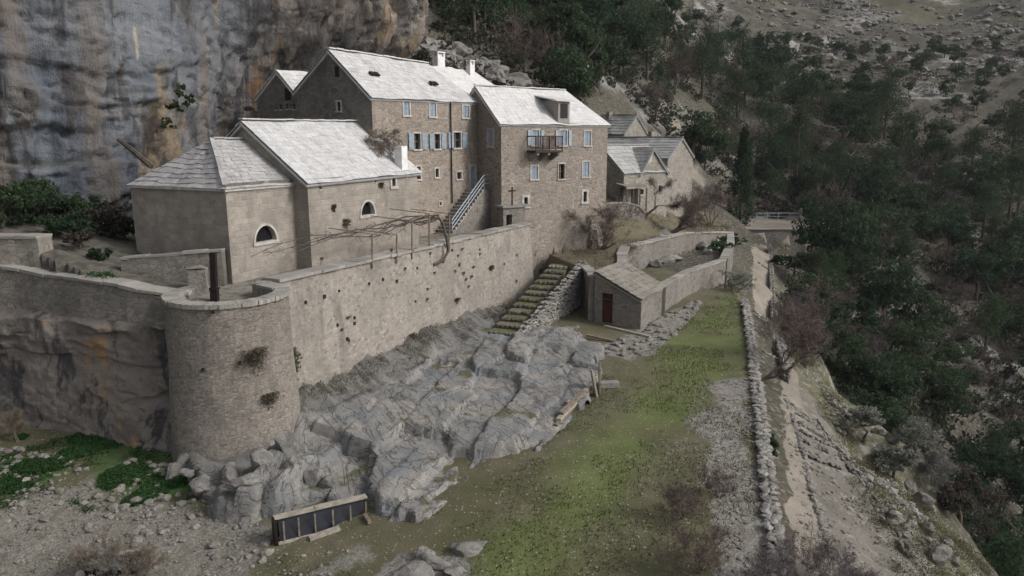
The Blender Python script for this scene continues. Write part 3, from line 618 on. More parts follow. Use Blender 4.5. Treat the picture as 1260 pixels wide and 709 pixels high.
def build_shelf():
    xs = np.arange(-10, 26, .1); ys = np.arange(-4.2, 11.5, .08); d = (WL_B - WL_A).normalized(); AL, DI = np.meshgrid(xs, ys)
    X = WL_A.x + d.x * AL + d.y * DI; Y = WL_A.y + d.y * AL - d.x * DI; s = segdist(X, Y, P_SHELF, True); s = np.where(inpoly(X, Y, P_SHELF), s, -s)
    al, di = wall_coords(X, Y); cc = cells(al / 1.3, di / 1.1, 31); s = s + .38 * cc[2] + .25 * fbm(X * .6, Y * .6, None, 4, 66) - .12 * sstep(.12, 0, cc[5])
    G = LAWN(X, Y) - .35; H = shelf_z(X, Y); k = sstep(-.06, .16, s)
    Z = G + (H - G) * k
    Zp = np.pad(Z, 1, 'edge'); Zp = (Zp[:-2] + 5 * Zp[1:-1] + Zp[2:]) / 7; Z = (Zp[:, :-2] + 5 * Zp[:, 1:-1] + Zp[:, 2:]) / 7
    jx = .06 * fbm(X * 3, Y * 3, None, 2, 68) * k
    V = np.stack([(X + jx).ravel(), Y.ravel(), Z.ravel()], 1)
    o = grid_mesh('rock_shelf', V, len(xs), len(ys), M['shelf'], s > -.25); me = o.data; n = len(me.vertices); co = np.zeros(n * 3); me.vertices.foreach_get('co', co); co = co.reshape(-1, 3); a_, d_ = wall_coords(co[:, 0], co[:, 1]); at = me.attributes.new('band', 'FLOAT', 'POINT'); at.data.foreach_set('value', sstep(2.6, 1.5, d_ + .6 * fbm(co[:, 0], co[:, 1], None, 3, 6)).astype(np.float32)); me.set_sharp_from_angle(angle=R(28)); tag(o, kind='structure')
build_shelf()
def top_z(x, y):
    z = gz(x, y)
    s = inpoly(np.array([x]), np.array([y]), P_SHELF)[0]
    return max(z, float(shelf_z(np.array([x]), np.array([y]))[0])) if s else z

# stained natural rock under the left wall
def build_rockface():
    P = np.array([(-44, 32.5), (-30, 31), (-21.3, 30.2), (-18.2, 29.1), (-15.6, 28.1), (-13.0, 27.4), (-12.3, 27.6)], float)
    L = np.concatenate([[0], np.cumsum(np.hypot(*np.diff(P, axis=0).T))]); nu, nv = 300, 110
    u = np.linspace(0, L[-1], nu); px = np.interp(u, L, P[:, 0]); py = np.interp(u, L, P[:, 1])
    t = np.linspace(0, 1, nv); U, T = np.meshgrid(u, t); Zc = -1.6 + 5.9 * T
    pX = np.tile(px, (nv, 1)); pY = np.tile(py, (nv, 1))
    off = .75 * (1 - T) ** 1.3 - .1 + .32 * fbm(U * .35, Zc * .4, None, 5, 71) + .16 * fbm(U * 1.3, Zc * 1.6, None, 4, 72) + .08 * fbm(U * 3.5, Zc * 3.5, None, 3, 76)
    led = fbm(U * .25, Zc * 1.1, None, 4, 73); off += .16 * sstep(.0, .12, led) - .05
    off = np.where(T > .93, off - (T - .93) * 14, off)
    V = np.stack([(pX + .35 * off).ravel(), (pY - .94 * off).ravel(), (Zc + .12 * fbm(U, Zc, None, 3, 74)).ravel()], 1)
    o = grid_mesh('rock_face', V, nu, nv, M['rockface']); tag(o, kind='structure')
build_rockface()
# ---------------------------------------------------------------- building helpers
def V2(p): return Vector((p[0], p[1]))
class Wall:
    """vertical plane through plan points A -> B, outward side to the right of A -> B"""
    def __init__(s, A, B):
        s.A = V2(A); s.B = V2(B); s.L = (s.B - s.A).length; s.t = (s.B - s.A) / s.L; s.n = Vector((s.t.y, -s.t.x))
    def p(s, a, z, o=0): q = s.A + s.t * a + s.n * o; return Vector((q.x, q.y, z))
    def rect(s, cx, cy, w, h):
        a0, z1 = hit(cx - w / 2, cy - h / 2, s.A, s.B); a1, _ = hit(cx + w / 2, cy, s.A, s.B); a, z0 = hit(cx, cy + h / 2, s.A, s.B); _, z1 = hit(cx, cy - h / 2, s.A, s.B)
        return (a0, a1, z0, z1)
    def face(s, mb, z0, zA, zB, holes=(), depth=.22):
        S = sorted({0.0, s.L} | {h[0] for h in holes} | {h[1] for h in holes}); Zs = sorted({z0} | {h[2] for h in holes} | {h[3] for h in holes})
        def top(a): return zA + (zB - zA) * a / s.L
        for i in range(len(S) - 1):
            a, b = S[i], S[i + 1]; m = (a + b) / 2
            for j in range(len(Zs)):
                l = Zs[j]; last = j == len(Zs) - 1
                if last: mb.quad(s.p(a, l), s.p(b, l), s.p(b, top(b)), s.p(a, top(a)))
                else:
                    u = Zs[j + 1]; c = (l + u) / 2
                    if any(h[0] < m < h[1] and h[2] < c < h[3] for h in holes): continue
                    mb.quad(s.p(a, l), s.p(b, l), s.p(b, u), s.p(a, u))
        for a, b, l, u in [h[:4] for h in holes]:
            d = -depth
            mb.quad(s.p(a, l), s.p(a, l, d), s.p(a, u, d), s.p(a, u)); mb.quad(s.p(b, l, d), s.p(b, l), s.p(b, u), s.p(b, u, d))
            mb.quad(s.p(a, l), s.p(b, l), s.p(b, l, d), s.p(a, l, d)); mb.quad(s.p(a, u, d), s.p(b, u, d), s.p(b, u), s.p(a, u))
    def block(s, mb, a0, a1, z0, z1, o0, o1):
        c = s.p((a0 + a1) / 2, (z0 + z1) / 2, (o0 + o1) / 2); t = Vector((s.t.x, s.t.y, 0)); n = Vector((s.n.x, s.n.y, 0))
        mb.box(c, t * (a1 - a0) / 2, -n * (o1 - o0) / 2, Vector((0, 0, (z1 - z0) / 2)))
    def window(s, parent, h, frame=.14, pane='pane', shutters=0, closed=False, proud=.035, smat='shutter', name='window', bars=True):
        a, b, l, u = h; w = b - a
        f = MB()
        if frame:
            fr = frame
            s.block(f, a - fr, a + .02, l - fr * .4, u + fr, -.05, proud); s.block(f, b - .02, b + fr, l - fr * .4, u + fr, -.05, proud)
            s.block(f, a + .021, b - .021, u - .02, u + fr, -.05, proud - .004); s.block(f, a - fr - .05, b + fr + .05, l - fr, l + .015, -.06, proud + .05)
        else: s.block(f, a - .03, b + .03, l - .06, l + .012, -.1, .03)
        F_ = f.build(name, M['frame'], parent)
        p = MB(); p.quad(s.p(a, l, -.2), s.p(b, l, -.2), s.p(b, u, -.2), s.p(a, u, -.2)); p.build('pane', M[pane], F_)
        if bars and not closed and w > .5:
            q = MB(); s.block(q, (a + b) / 2 - .025, (a + b) / 2 + .025, l, u, -.19, -.15); s.block(q, a, b, (l + u) / 2 - .02, (l + u) / 2 + .02, -.185, -.155); q.build('sash', M['wood'], F_)
        if closed:
            for k in (0, 1):
                q = MB(); x0 = a + .01 + k * w / 2; x1 = a - .01 + (k + 1) * w / 2
                s.block(q, x0 + .005, x1 - .005, l + .01, u - .01, -.09, -.04)
                for zf in (.15, .5, .85): s.block(q, x0 + .04, x1 - .04, l + (u - l) * zf - .04, l + (u - l) * zf + .04, -.04, -.02)
                q.build('shutter', M[smat], F_)
        elif shutters:
            for k in (0, 1):
                q = MB(); sw = w * .55 * shutters
                x0 = a - frame - sw if k == 0 else b + frame; x1 = x0 + sw
                s.block(q, x0, x1, l, u, .05, .09)
                for zf in (.15, .5, .85): s.block(q, x0 + .03, x1 - .03, l + (u - l) * zf - .04, l + (u - l) * zf + .04, .09, .11)
                q.build('shutter', M[smat], F_)
        return F_
    def lunette(s, parent, cx, sill, top, w):
        a0, z0 = hit(cx - w / 2, sill, s.A, s.B); a1, _ = hit(cx + w / 2, sill, s.A, s.B); _, z0 = hit(cx, sill, s.A, s.B); _, z1 = hit(cx, top, s.A, s.B)
        c = (a0 + a1) / 2; r = (a1 - a0) / 2; h = z1 - z0
        f = MB(); n = 14; fr = .11
        for k in range(n):
            t0, t1 = math.pi * k / n, math.pi * (k + 1) / n
            def q(t, rr, o): return s.p(c + math.cos(t) * (r + rr), z0 + math.sin(t) * (h + rr), o)
            pts = [q(t0, 0, .04), q(t0, fr, .04), q(t1, fr, .04), q(t1, 0, .04), q(t0, 0, -.28), q(t0, fr, -.28), q(t1, fr, -.28), q(t1, 0, -.28)]
            f.add(pts, [(0, 1, 2, 3), (1, 5, 6, 2), (4, 0, 3, 7), (7, 6, 5, 4)])
        s.block(f, c - r - fr - .03, c + r + fr + .03, z0 - .15, z0, -.28, .06)
        F_ = f.build('window', M['frame'], parent)
        p = MB(); p.poly([s.p(c + math.cos(math.pi * k / 16) * r * 1.02, z0 + math.sin(math.pi * k / 16) * h * 1.02, -.24) for k in range(17)]); p.build('pane', M['pane'], F_)
        g = MB()
        for k in (-.5, 0, .5):
            g.beam(s.p(c + k * r, z0, -.12), s.p(c + k * r, z0 + h * math.sqrt(1 - k * k), -.12), .025, .025)
        g.build('grille', M['rust'], F_)
        # stone plate in the corners of the square opening around the arch
        cm = MB(); H = (c - r - .12, c + r + .12, z0 - .1, z0 + h + .12)
        arc = [(c + math.cos(math.pi * k / 16) * (r + .1), z0 + math.sin(math.pi * k / 16) * (h + .1)) for k in range(17)]
        for k in range(16):
            m0, m1 = arc[k], arc[k + 1]
            cm.quad(s.p(m0[0], m0[1], -.001), s.p(max(min(m0[0] * 1, H[1]), H[0]), H[3], -.001), s.p(max(min(m1[0], H[1]), H[0]), H[3], -.001), s.p(m1[0], m1[1], -.001))
        cm.quad(s.p(H[0], z0, -.001), s.p(H[0], H[3], -.001), s.p(c - r - .1, H[3], -.001), s.p(c - r - .1, z0, -.001))
        cm.quad(s.p(H[1], z0, -.001), s.p(H[1], H[3], -.001), s.p(c + r + .1, H[3], -.001), s.p(c + r + .1, z0, -.001))
        cm.build('spandrel', M['church'], F_)
        return H
def slabs(mb, e0, e1, r0, r1, course=.42, slab=.5, th=.05, rng=rnd, over=.16, jit=1.0):
    """courses of overlapping stone slabs on the plane eave e0-e1, ridge r0-r1"""
    e0, e1, r0, r1 = map(Vector, (e0, e1, r0, r1))
    n = (e1 - e0).cross(r0 - e0 if (r0 - e0).length > (r1 - e1).length * .2 else r1 - e1).normalized()
    if n.z < 0: n = -n
    d0 = (e0 - r0).normalized(); d1 = (e1 - r1).normalized(); e0 = e0 + d0 * over; e1 = e1 + d1 * over
    H = ((r0 + r1) / 2 - (e0 + e1) / 2).length; nc = max(3, int(H / course))
    sd = rng.uniform(0, 99); Lr = (e1 - e0).length
    def P(u, v):
        q = (e0.lerp(e1, u)).lerp(r0.lerp(r1, u), v); w = math.sin(math.pi * min(1, max(0, u)))
        return q + n * (w * (.05 * math.sin(u * Lr * .9 + sd) + .035 * math.sin(u * Lr * 2.3 + v * 5 + sd * 2) - .05 * math.sin(math.pi * v)))
    base = [e0, e1, r1, r0]
    mb.add([p - n * .2 for p in base] + [p - n * .1 for p in base], [(0, 1, 2, 3), (4, 7, 6, 5), (0, 4, 5, 1), (1, 5, 6, 2), (2, 6, 7, 3), (3, 7, 4, 0)])
    for j in range(nc):
        v0 = j / nc; v1 = min(1, (j + 1.22) / nc); L = (P(1, v0) - P(0, v0)).length
        m = max(1, int(L / slab)); cuts = [0] + sorted(min(.995, max(.005, (k + rng.uniform(-.3, .3)) / m)) for k in range(1, m)) + [1]
        for a, b in zip(cuts[:-1], cuts[1:]):
            if b - a < 1e-3: continue
            lift = th * rng.uniform(.75, 1.1 if jit < 1 else 1.25); dv = rng.uniform(-.12, .12) * jit / nc; g = .006 / max(L, .5)
            q0, q1, q2, q3 = P(a + g, max(0, v0 + dv) if j else v0 + min(0, dv) * .5), P(b - g, max(0, v0 + dv + rng.uniform(-.04, .04) * jit / nc) if j else v0), P(b - g, v1), P(a + g, v1)
            tl = rng.uniform(-.012, .012) * jit
            top = [q0 + n * (lift + th * .4 + tl), q1 + n * (lift + th * .4 - tl), q2 + n * .012, q3 + n * .012]; bot = [q0 + n * (lift * .35), q1 + n * (lift * .35), q2 - n * .005, q3 - n * .005]
            mb.add(bot + top, [(0, 1, 2, 3), (4, 7, 6, 5), (0, 4, 5, 1), (1, 5, 6, 2), (2, 6, 7, 3), (3, 7, 4, 0)])
def ridge_cap(mb, a, b, w=.28, h=.07, rng=rnd):
    a, b = Vector(a), Vector(b); L = (b - a).length; n = max(2, int(L / .6))
    for k in range(n):
        p = a.lerp(b, k / n); q = a.lerp(b, (k + .98) / n); o = Vector((0, 0, rng.uniform(0, .03)))
        mb.beam(p + o, q + o, w * rng.uniform(.85, 1.1), h)
def chimney(parent, base, w, h, mat='white', d=None, pots=True, rz=.5):
    d = d or w; c, s = math.cos(rz), math.sin(rz); ax = Vector((c, s, 0)); ay = Vector((-s, c, 0)); b = Vector(base)
    m = MB(); m.box(b + Vector((0, 0, h / 2 - .25)), ax * w / 2, ay * d / 2, Vector((0, 0, h / 2 + .25)))
    o = m.build('chimney', M[mat], parent)
    k = MB()
    if pots:
        for i in (-1, 1):
            for j in (-1, 1): k.box(b + Vector((0, 0, h + .15)) + ax * i * (w / 2 - .07) + ay * j * (d / 2 - .07), ax * .06, ay * .06, Vector((0, 0, .15)))
        k.box(b + Vector((0, 0, h + .34)), ax * (w / 2 + .04), ay * (d / 2 + .04), Vector((0, 0, .04)))
        k.box(b + Vector((0, 0, h + .12)), ax * (w / 2 - .14), ay * (d / 2 - .14), Vector((0, 0, .12)))
        k.build('chimney_cap', M[mat], o)
    return o

# ---------------------------------------------------------------- the church: apse and nave
tC = Vector((math.sin(R(26)), math.cos(R(26)))); nC = Vector((tC.y, -tC.x))
def chp(s, b): p = Vector((-12.5, 32.1)) + tC * s - nC * b; return p     # b = towards the cliff
def v3(p, z): return Vector((p[0], p[1], z))
root = empty('church_apse', v3(chp(2, 3), 4.6), 'low church end with hipped stone roof and one half-round window, beside the cliff', 'church')
AP = dict(c=chp(0, 0), r=chp(4.2, 0), l=chp(0, 6.15), br=chp(4.2, 6.15)); ez = 9.2
wl = Wall(AP['c'], AP['r']); mb = MB()
hl = wl.lunette(root, 327, 297, 277.5, 26); hs = wl.rect(327.5, 227, 6, 9)
wl.face(mb, 4.2, ez, ez, [hl, hs]); wl2 = Wall(AP['l'], AP['c']); wl2.face(mb, 4.2, ez, ez); Wall(AP['br'], AP['l']).face(mb, 4.2, ez, ez)
mb.build('wall', M['church'], root); wl.window(root, hs, 0, 'hole', bars=False, name='niche')
rf = MB(); ap = v3(chp(2.25, 3.05), 11.25); rg = v3(chp(4.2, 3.05), 11.25)
E = lambda p, o=0: v3(p, ez)
slabs(rf, E(AP['c']), E(AP['r']), ap, rg, .3, .36, th=.03); slabs(rf, E(AP['l']), E(AP['c']), ap, ap + Vector((.01, .01, 0)), .3, .36, th=.035); slabs(rf, E(AP['br']), E(AP['l']), rg, ap)
ro = rf.build('roof', M['roof_church'], root)
rc = MB(); ridge_cap(rc, ap + Vector((0, 0, .07)), rg + Vector((0, 0, .07)), .25); ridge_cap(rc, v3(AP['c'], ez + .1), ap + Vector((0, 0, .08)), .2, .06); rc.build('ridge', M['roof_church'], ro)
# dark upper outline course under the eaves
cn = MB(); wl.block(cn, -.1, wl.L - .01, ez - .16, ez - .02, -.02, .1); wl2.block(cn, .05, wl2.L - .12, ez - .16, ez - .02, -.02, .1); cn.build('cornice', M['frame'], root)

root = empty('church_nave', v3(chp(9, 3), 4.6), 'long church body with steep pale slab roof, half-round window and small framed openings', 'church')
N0, N1, N2, N3 = chp(4.2, -.9), chp(13.77, -.9), chp(13.77, 6.6), chp(4.2, 6.6); nz = 9.35
wl = Wall(N0, N1); mb = MB(); hl = wl.lunette(root, 452.6, 264.5, 248, 16.5)
hs = [wl.rect(394, 229, 3, 9), wl.rect(462, 220.5, 2.5, 9), wl.rect(484, 222.5, 5, 14), wl.rect(500, 215, 2.8, 7)]
wl.face(mb, 4.2, nz, nz + .1, [hl] + hs)
for i, h in enumerate(hs): wl.window(root, h, .14 if i == 2 else 0, 'panered' if i == 2 else 'hole', bars=False)
r0, r1 = v3(chp(4.2, 2.9), 12.15), v3(chp(13.77, 2.9), 12.25)
wl = Wall(N3, N0); wl.face(mb, 4.2, nz, nz); mb.poly([v3(N3, nz), v3(N0, nz), r0])
wl = Wall(N1, N2); wl.face(mb, 4.2, nz, nz); mb.poly([v3(N1, nz), v3(N2, nz), r1]); Wall(N2, N3).face(mb, 4.2, nz, nz)
mb.build('wall', M['church'], root)
ov = v3(tC, 0) * .22
rf = MB(); slabs(rf, v3(N0, nz) - ov, v3(N1, nz + .1) + ov, r0 - ov, r1 + ov, .32, .4, .02, jit=.7, over=.3); slabs(rf, v3(N2, nz) + ov, v3(N3, nz) - ov, r1 + ov, r0 - ov)
ro = rf.build('roof', M['roof_lime'], root); rc = MB(); ridge_cap(rc, r0 - ov + Vector((0, 0, .08)), r1 + Vector((0, 0, .08))); 
rc.build('ridge', M['roof_lime'], ro)
vg = MB(); va = v3(chp(13.77, .6), 10.95); 
for k in range(5): vg.beam(r1.lerp(v3(N1, nz + .1), .05 + k * .09) + Vector((0, 0, .2)) + v3(tC, 0) * .1, r1.lerp(v3(N1, nz + .1), .05 + k * .09 + .085) + Vector((0, 0, .2)) + v3(tC, 0) * .1, .4, .16)
vg.build('verge', M['frame'], ro)
c = aY(493.5, 196, 43.2); chimney(ro, (c.x, c.y, 9.9), .58, .95, 'white', .5, False, R(64))

# ---------------------------------------------------------------- the main house
m0, m1 = aY(459, 168, 44.5), aY(588.5, 168, 54.4); m0 = V2(m0); m1 = V2(m1); tM = (m1 - m0).normalized(); nM = Vector((tM.y, -tM.x)); LM = (m1 - m0).length
def mp(s, b): return m0 + tM * s - nM * b
root = empty('main_house', v3(mp(6, 3), 4.7), 'tall tan stone house with a pale roof and three rows of blue-shuttered windows', 'house')
ze0 = aY(459, 117.5, 44.5).z; ze1 = aY(588, 124.5, 54.4).z; wl = Wall(m0, m1); mb = MB()
top = [wl.rect(499.8, 133.5, 8, 17), wl.rect(532.3, 134.7, 8, 18), wl.rect(573, 137.5, 8, 15)]
mid = [wl.rect(513, 174, 8.5, 20), wl.rect(537.5, 174, 7.5, 19), wl.rect(562.5, 172.5, 9, 19.5)]
low = [wl.rect(514.8, 212.8, 5.5, 16), wl.rect(537.4, 212.8, 4.5, 11), wl.rect(564.8, 216, 6, 9)]; sl = [wl.rect(510.7, 254, 3, 6), wl.rect(541.8, 250.5, 3, 5)]
dr = list(wl.rect(581.7, 218, 7, 27))
wl.face(mb, 4.4, ze0, ze1, top + mid + low + sl + [dr])
B_ = 6.3; rb = 3.15; zr = 16.55
g = Wall(mp(0, B_), m0); hg = [g.rect(414.5, 88.5, 5.5, 13), g.rect(417, 131, 5, 12)]
zel = aY(370, 113, 47.6).z
gm = MB(); g.face(gm, 4.4, zel, ze0, hg[1:2])
gm.poly([v3(mp(0, B_), zel), v3(m0, ze0), v3(mp(0, rb), zr)])
Wall(m1, mp(LM, B_)).face(mb, 4.4, ze1, zel); Wall(mp(LM, B_), mp(0, B_)).face(mb, 4.4, zel, zel)
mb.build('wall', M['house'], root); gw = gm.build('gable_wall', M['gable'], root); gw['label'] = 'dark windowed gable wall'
for h in top: wl.window(root, h, .1, closed=True)
for h in mid: wl.window(root, h, .09, shutters=1.3)
for h in low: wl.window(root, h, .09, 'panered', bars=False)
for h in sl: wl.window(root, h, .06, 'hole', bars=False)
g.window(root, hg[1], .08, 'hole', bars=False)
q = MB(); g.block(q, hg[0][0], hg[0][1], hg[0][2], hg[0][3], -.05, .012); q.build('window', M['hole'], root)
dp = MB(); wl.block(dp, dr[0] - .12, dr[0] + .02, dr[2], dr[3] + .12, -.1, .04); wl.block(dp, dr[1] - .02, dr[1] + .12, dr[2], dr[3] + .12, -.1, .04); wl.block(dp, dr[0] + .021, dr[1] - .021, dr[3] - .02, dr[3] + .12, -.1, .037)
do = dp.build('door_frame', M['frame'], root); q = MB(); wl.block(q, dr[0], dr[1], dr[2], dr[3], -.2, -.12)
for k in range(4): wl.block(q, dr[0] + (dr[1] - dr[0]) * (k + .08) / 4, dr[0] + (dr[1] - dr[0]) * (k + .92) / 4, dr[2] + .05, dr[3] - .05, -.12, -.1)
q.build('door', M['shutter'], do)
pp = MB(); a, z0 = hit(555, 250, m0, m1); _, z1 = hit(555, 126, m0, m1); pp.tube([wl.p(a, z0, .1), wl.p(a, z1, .1)], .05, 8); pp.build('drainpipe', M['rust'], root)
rr0 = v3(mp(0, rb), zr); s1, _ = hit(526, 84, mp(0, rb), mp(LM, rb)); rr1 = v3(mp(s1, rb), zr - .05)
rf = MB(); tO = v3(tM, 0)
slabs(rf, v3(m0, ze0) - tO * .18, v3(m1, ze1), rr0 - tO * .18, rr1, .34, .42, .02, jit=.6, over=.22); slabs(rf, v3(mp(LM, B_), zel), v3(mp(0, B_), zel) - tO * .18, rr1, rr0 - tO * .18, .42, .5, .03); rf.poly([v3(m1, ze1), v3(mp(LM, B_), zel), rr1])
ro = rf.build('roof', M['roof_lime'], root); rc = MB(); ridge_cap(rc, rr0 - tO * .18 + Vector((0, 0, .06)), rr1 + Vector((0, 0, .06)), .3); rc.build('ridge', M['roof_white'], ro)
for cx, cy in ((460, 92), (533, 103.5)):
    # small raised vents in the roof slope
    f = (cy - 66) / 51.0; e = v3(m0, ze0).lerp(v3(m1, ze1), 0)
    n = (v3(m1, ze1) - v3(m0, ze0)).cross(rr0 - v3(m0, ze0)).normalized(); d = ray(cx, cy); o = Vector((0, 0, HC)); k = (v3(m0, ze0) - o).dot(n) / d.dot(n); P0 = o + d * k
    if n.z < 0: n = -n
    q = MB()
    for i in (-1, 1): q.box(P0 + tO * i * .22 + n * .07, tO * .17, Vector((nM.x, nM.y, -.8)).normalized() * .16, n * .06)
    v = q.build('roof_vent', M['rust'], ro)

# small gabled house squeezed against the cliff
root = empty('gabled_annex', v3(mp(2, 8.3), 4.8), 'narrow dark gabled annex squeezed between cliff and main house, pigeon holes under its window', 'house')
B0, B1, BR_ = 6.32, 10.0, 7.85; zl, zt = 13.9, 15.55
g = Wall(mp(.15, B1), mp(.15, B0)); mb = MB(); hw = g.rect(354, 116, 7.5, 15)
ho = [g.rect(x, y, w, h) for x, y, w, h in ((339.5, 133.5, 2.2, 3), (345.3, 132, 3.2, 6), (353, 131, 3, 7), (357.5, 131, 2.2, 6.5), (361.8, 131.5, 3, 6.5), (367.5, 133.5, 2.2, 3))]
g.face(mb, 4.5, zl, zel - .05, ho)
mb.poly([v3(mp(.15, B1), zl), v3(mp(.15, B0), zel - .05), v3(mp(.15, BR_), zt)]); Wall(mp(.15, B0), mp(6, B0)).face(mb, 4.5, zel - .05, zel - .05); Wall(mp(6, B1), mp(.15, B1)).face(mb, 4.5, zl, zl)
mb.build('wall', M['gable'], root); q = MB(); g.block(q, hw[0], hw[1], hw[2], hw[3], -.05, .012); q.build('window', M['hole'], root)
for h in ho: g.window(root, h, 0, 'hole', bars=False, name='pigeon_hole')
rf = MB(); slabs(rf, v3(mp(0, B0 + .08), zel), v3(mp(6, B0 + .08), zel), v3(mp(0, BR_), zt), v3(mp(6, BR_), zt + .1), .4, .5, .03, over=.02, jit=.5); slabs(rf, v3(mp(6, B1), zl), v3(mp(0, B1), zl), v3(mp(6, BR_), zt + .1), v3(mp(0, BR_), zt))
rf.build('roof', M['roof_white'], root)

# rear house, its white roof rising behind
q0, q1 = aY(504, 77, 56.5), aY(582, 84.5, 66); q1.z = q0.z + .2
tR = (q1 - q0).normalized(); nR = Vector((tR.y, -tR.x, 0)).normalized(); tR.z = 0; tR.normalize()
root = empty('rear_house', (q0.x + 2, q0.y + 3, 5), 'half-hidden rear house showing only its white roof and white chimneys above the main house', 'house')
W_ = 5.2; dz = 4.2; e0 = q0 + nR * W_ - Vector((0, 0, dz)); e1 = q1 + nR * W_ - Vector((0, 0, dz)) + tR * 4.6; b0 = q0 - nR * W_ - Vector((0, 0, dz)); b1 = q1 - nR * W_ - Vector((0, 0, dz)) + tR * 4.6
rf = MB(); slabs(rf, e0, e1, q0, q1, .36, .45, .02, jit=.6); slabs(rf, b1, b0, q1, q0, .45, .6, .03); slabs(rf, e1, b1, q1, q1 + tR * .02, .45, .6, .025, jit=.5)
ro = rf.build('roof', M['roof_white'], root); mb = MB()
for a, b in ((e0, e1), (e1, b1), (b1, b0), (b0, e0)): Wall(a, b).face(mb, 4.5, a.z - .1, b.z - .1)
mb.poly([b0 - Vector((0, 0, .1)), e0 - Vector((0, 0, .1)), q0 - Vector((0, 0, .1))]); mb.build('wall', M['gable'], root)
c = aY(540, 78, 61); chimney(ro, (c.x, c.y, q0.z - .1), .8, .95, 'white', .6, True, R(50))
k = (q0 + nR * 3.0 - Vector((0, 0, dz * 3.0 / W_))); c = aY(579, 104, 64.5); sl_ = (Vector((c.x, c.y, 0)) - Vector((q0.x, q0.y, 0))).dot(nR)
chimney(ro, (c.x, c.y, q0.z - dz * sl_ / W_ + .05), .55, .9, 'white', .5, True, R(50))

# ---------------------------------------------------------------- the tower house
wt = Wall(TW_A, TW_B); tT, nT = wt.t, wt.n; LT = wt.L; tO = v3(tT, 0)
def tp(s, b): return TW_A + tT * s - nT * b
root = empty('tower_house', v3(tp(5, 3), 2.4), 'square rubble house with bright white roof, dormer, balcony and pale blue windows', 'house')
zt = aY(617, 150.5, 52).z; D = 5.8; zr = 14.95; mb = MB()
r1_ = [wt.rect(658.9, 169.6, 8.5, 19), wt.rect(693, 169.8, 8.5, 19), wt.rect(723, 170.4, 8, 18)]
r2_ = [wt.rect(657.5, 212.5, 8.5, 16.5), wt.rect(691, 211, 7.5, 19), wt.rect(721, 208.5, 8, 19)]; r3_ = [wt.rect(647, 248, 5, 11), wt.rect(719.8, 242, 4.5, 13)]
# a door-height opening behind the balcony
wt.face(mb, 1.6, zt, zt, r1_ + r2_ + r3_)
w2 = Wall(tp(0, D), TW_A); hs = [w2.rect(604, 170, 6, 20)]; w2.face(mb, 3.5, zt, zt, hs); mb.poly([v3(tp(0, D), zt), v3(TW_A, zt), v3(tp(0, D / 2), zr)])
Wall(TW_B, tp(LT, D)).face(mb, 1.6, zt, zt); Wall(tp(LT, D), tp(0, D)).face(mb, 1.6, zt, zt)
mb.build('wall', M['tower'], root)
for i, h in enumerate(r1_): wt.window(root, h, .09, closed=True)
for i, h in enumerate(r2_): wt.window(root, h, .09, closed=(i != 1), shutters=.001)
for h in r3_: wt.window(root, h, .17, 'panered', bars=False)
w2.window(root, hs[0], .12, closed=True)
for h in r1_[:2]:                                        # pale reveals standing open beside the upper windows
    q = MB(); w = h[1] - h[0]
    for a0 in (h[0] - .16 - w * .42, h[1] + .16): wt.block(q, a0, a0 + w * .42, h[2], h[3], .04, .08)
    q.build('open_shutter', M['rail'], root)
rf = MB(); ra, rb_ = v3(tp(0, D / 2), zr), v3(tp(LT - 1.9, D / 2), zr)
slabs(rf, v3(TW_A, zt) - tO * .2, v3(TW_B, zt) + tO * .15, ra - tO * .2, rb_, .34, .42, .018, jit=.5, over=.22); slabs(rf, v3(tp(LT, D), zt), v3(tp(0, D), zt) - tO * .2, rb_, ra - tO * .2, .42, .5, .03)
slabs(rf, v3(TW_B, zt) + tO * .15, v3(tp(LT, D), zt) + tO * .15, rb_, rb_ + tO * .02, .42, .5, .025)
ro = rf.build('roof', M['roof_white'], root); rc = MB(); ridge_cap(rc, ra - tO * .2 + Vector((0, 0, .05)), rb_ + Vector((0, 0, .05)), .28); rc.build('ridge', M['roof_white'], ro)
# dormer: flat slab roof, cheeks, narrow front with one window
dm = MB(); s0, s1 = [hit(x, 151, TW_A, TW_B)[0] for x in (686, 700)]; zf = zt + 1.55
def dpt(s, b, z): return v3(tp(s, b), z)
dm.quad(dpt(s0, -.06, zt - .3), dpt(s1, -.06, zt - .3), dpt(s1, -.06, zf), dpt(s0, -.06, zf)); dm.quad(dpt(s0, 2.0, zt - .2), dpt(s0, -.06, zt - .3), dpt(s0, -.06, zf), dpt(s0, 2.0, zf + .15)); dm.quad(dpt(s1, -.06, zt - .3), dpt(s1, 2.0, zt - .2), dpt(s1, 2.0, zf + .15), dpt(s1, -.06, zf))
do = dm.build('dormer', M['cap'], root)
q = MB(); q.add([dpt(s0 - .35, -.25, zf), dpt(s1 + .35, -.25, zf), dpt(s1 + .35, 2.4, zf + .45), dpt(s0 - .35, 2.4, zf + .45), dpt(s0 - .35, -.25, zf + .09), dpt(s1 + .35, -.25, zf + .09), dpt(s1 + .35, 2.4, zf + .54), dpt(s0 - .35, 2.4, zf + .54)], [(3, 2, 1, 0), (4, 5, 6, 7), (0, 1, 5, 4), (1, 2, 6, 5), (2, 3, 7, 6), (3, 0, 4, 7)])
q.build('dormer_roof', M['roof_white'], do)
q = MB(); wt.block(q, s0 + .2, s1 - .2, zf - 1.2, zf - .15, .062, .075); q.build('dormer_window', M['pane'], do)
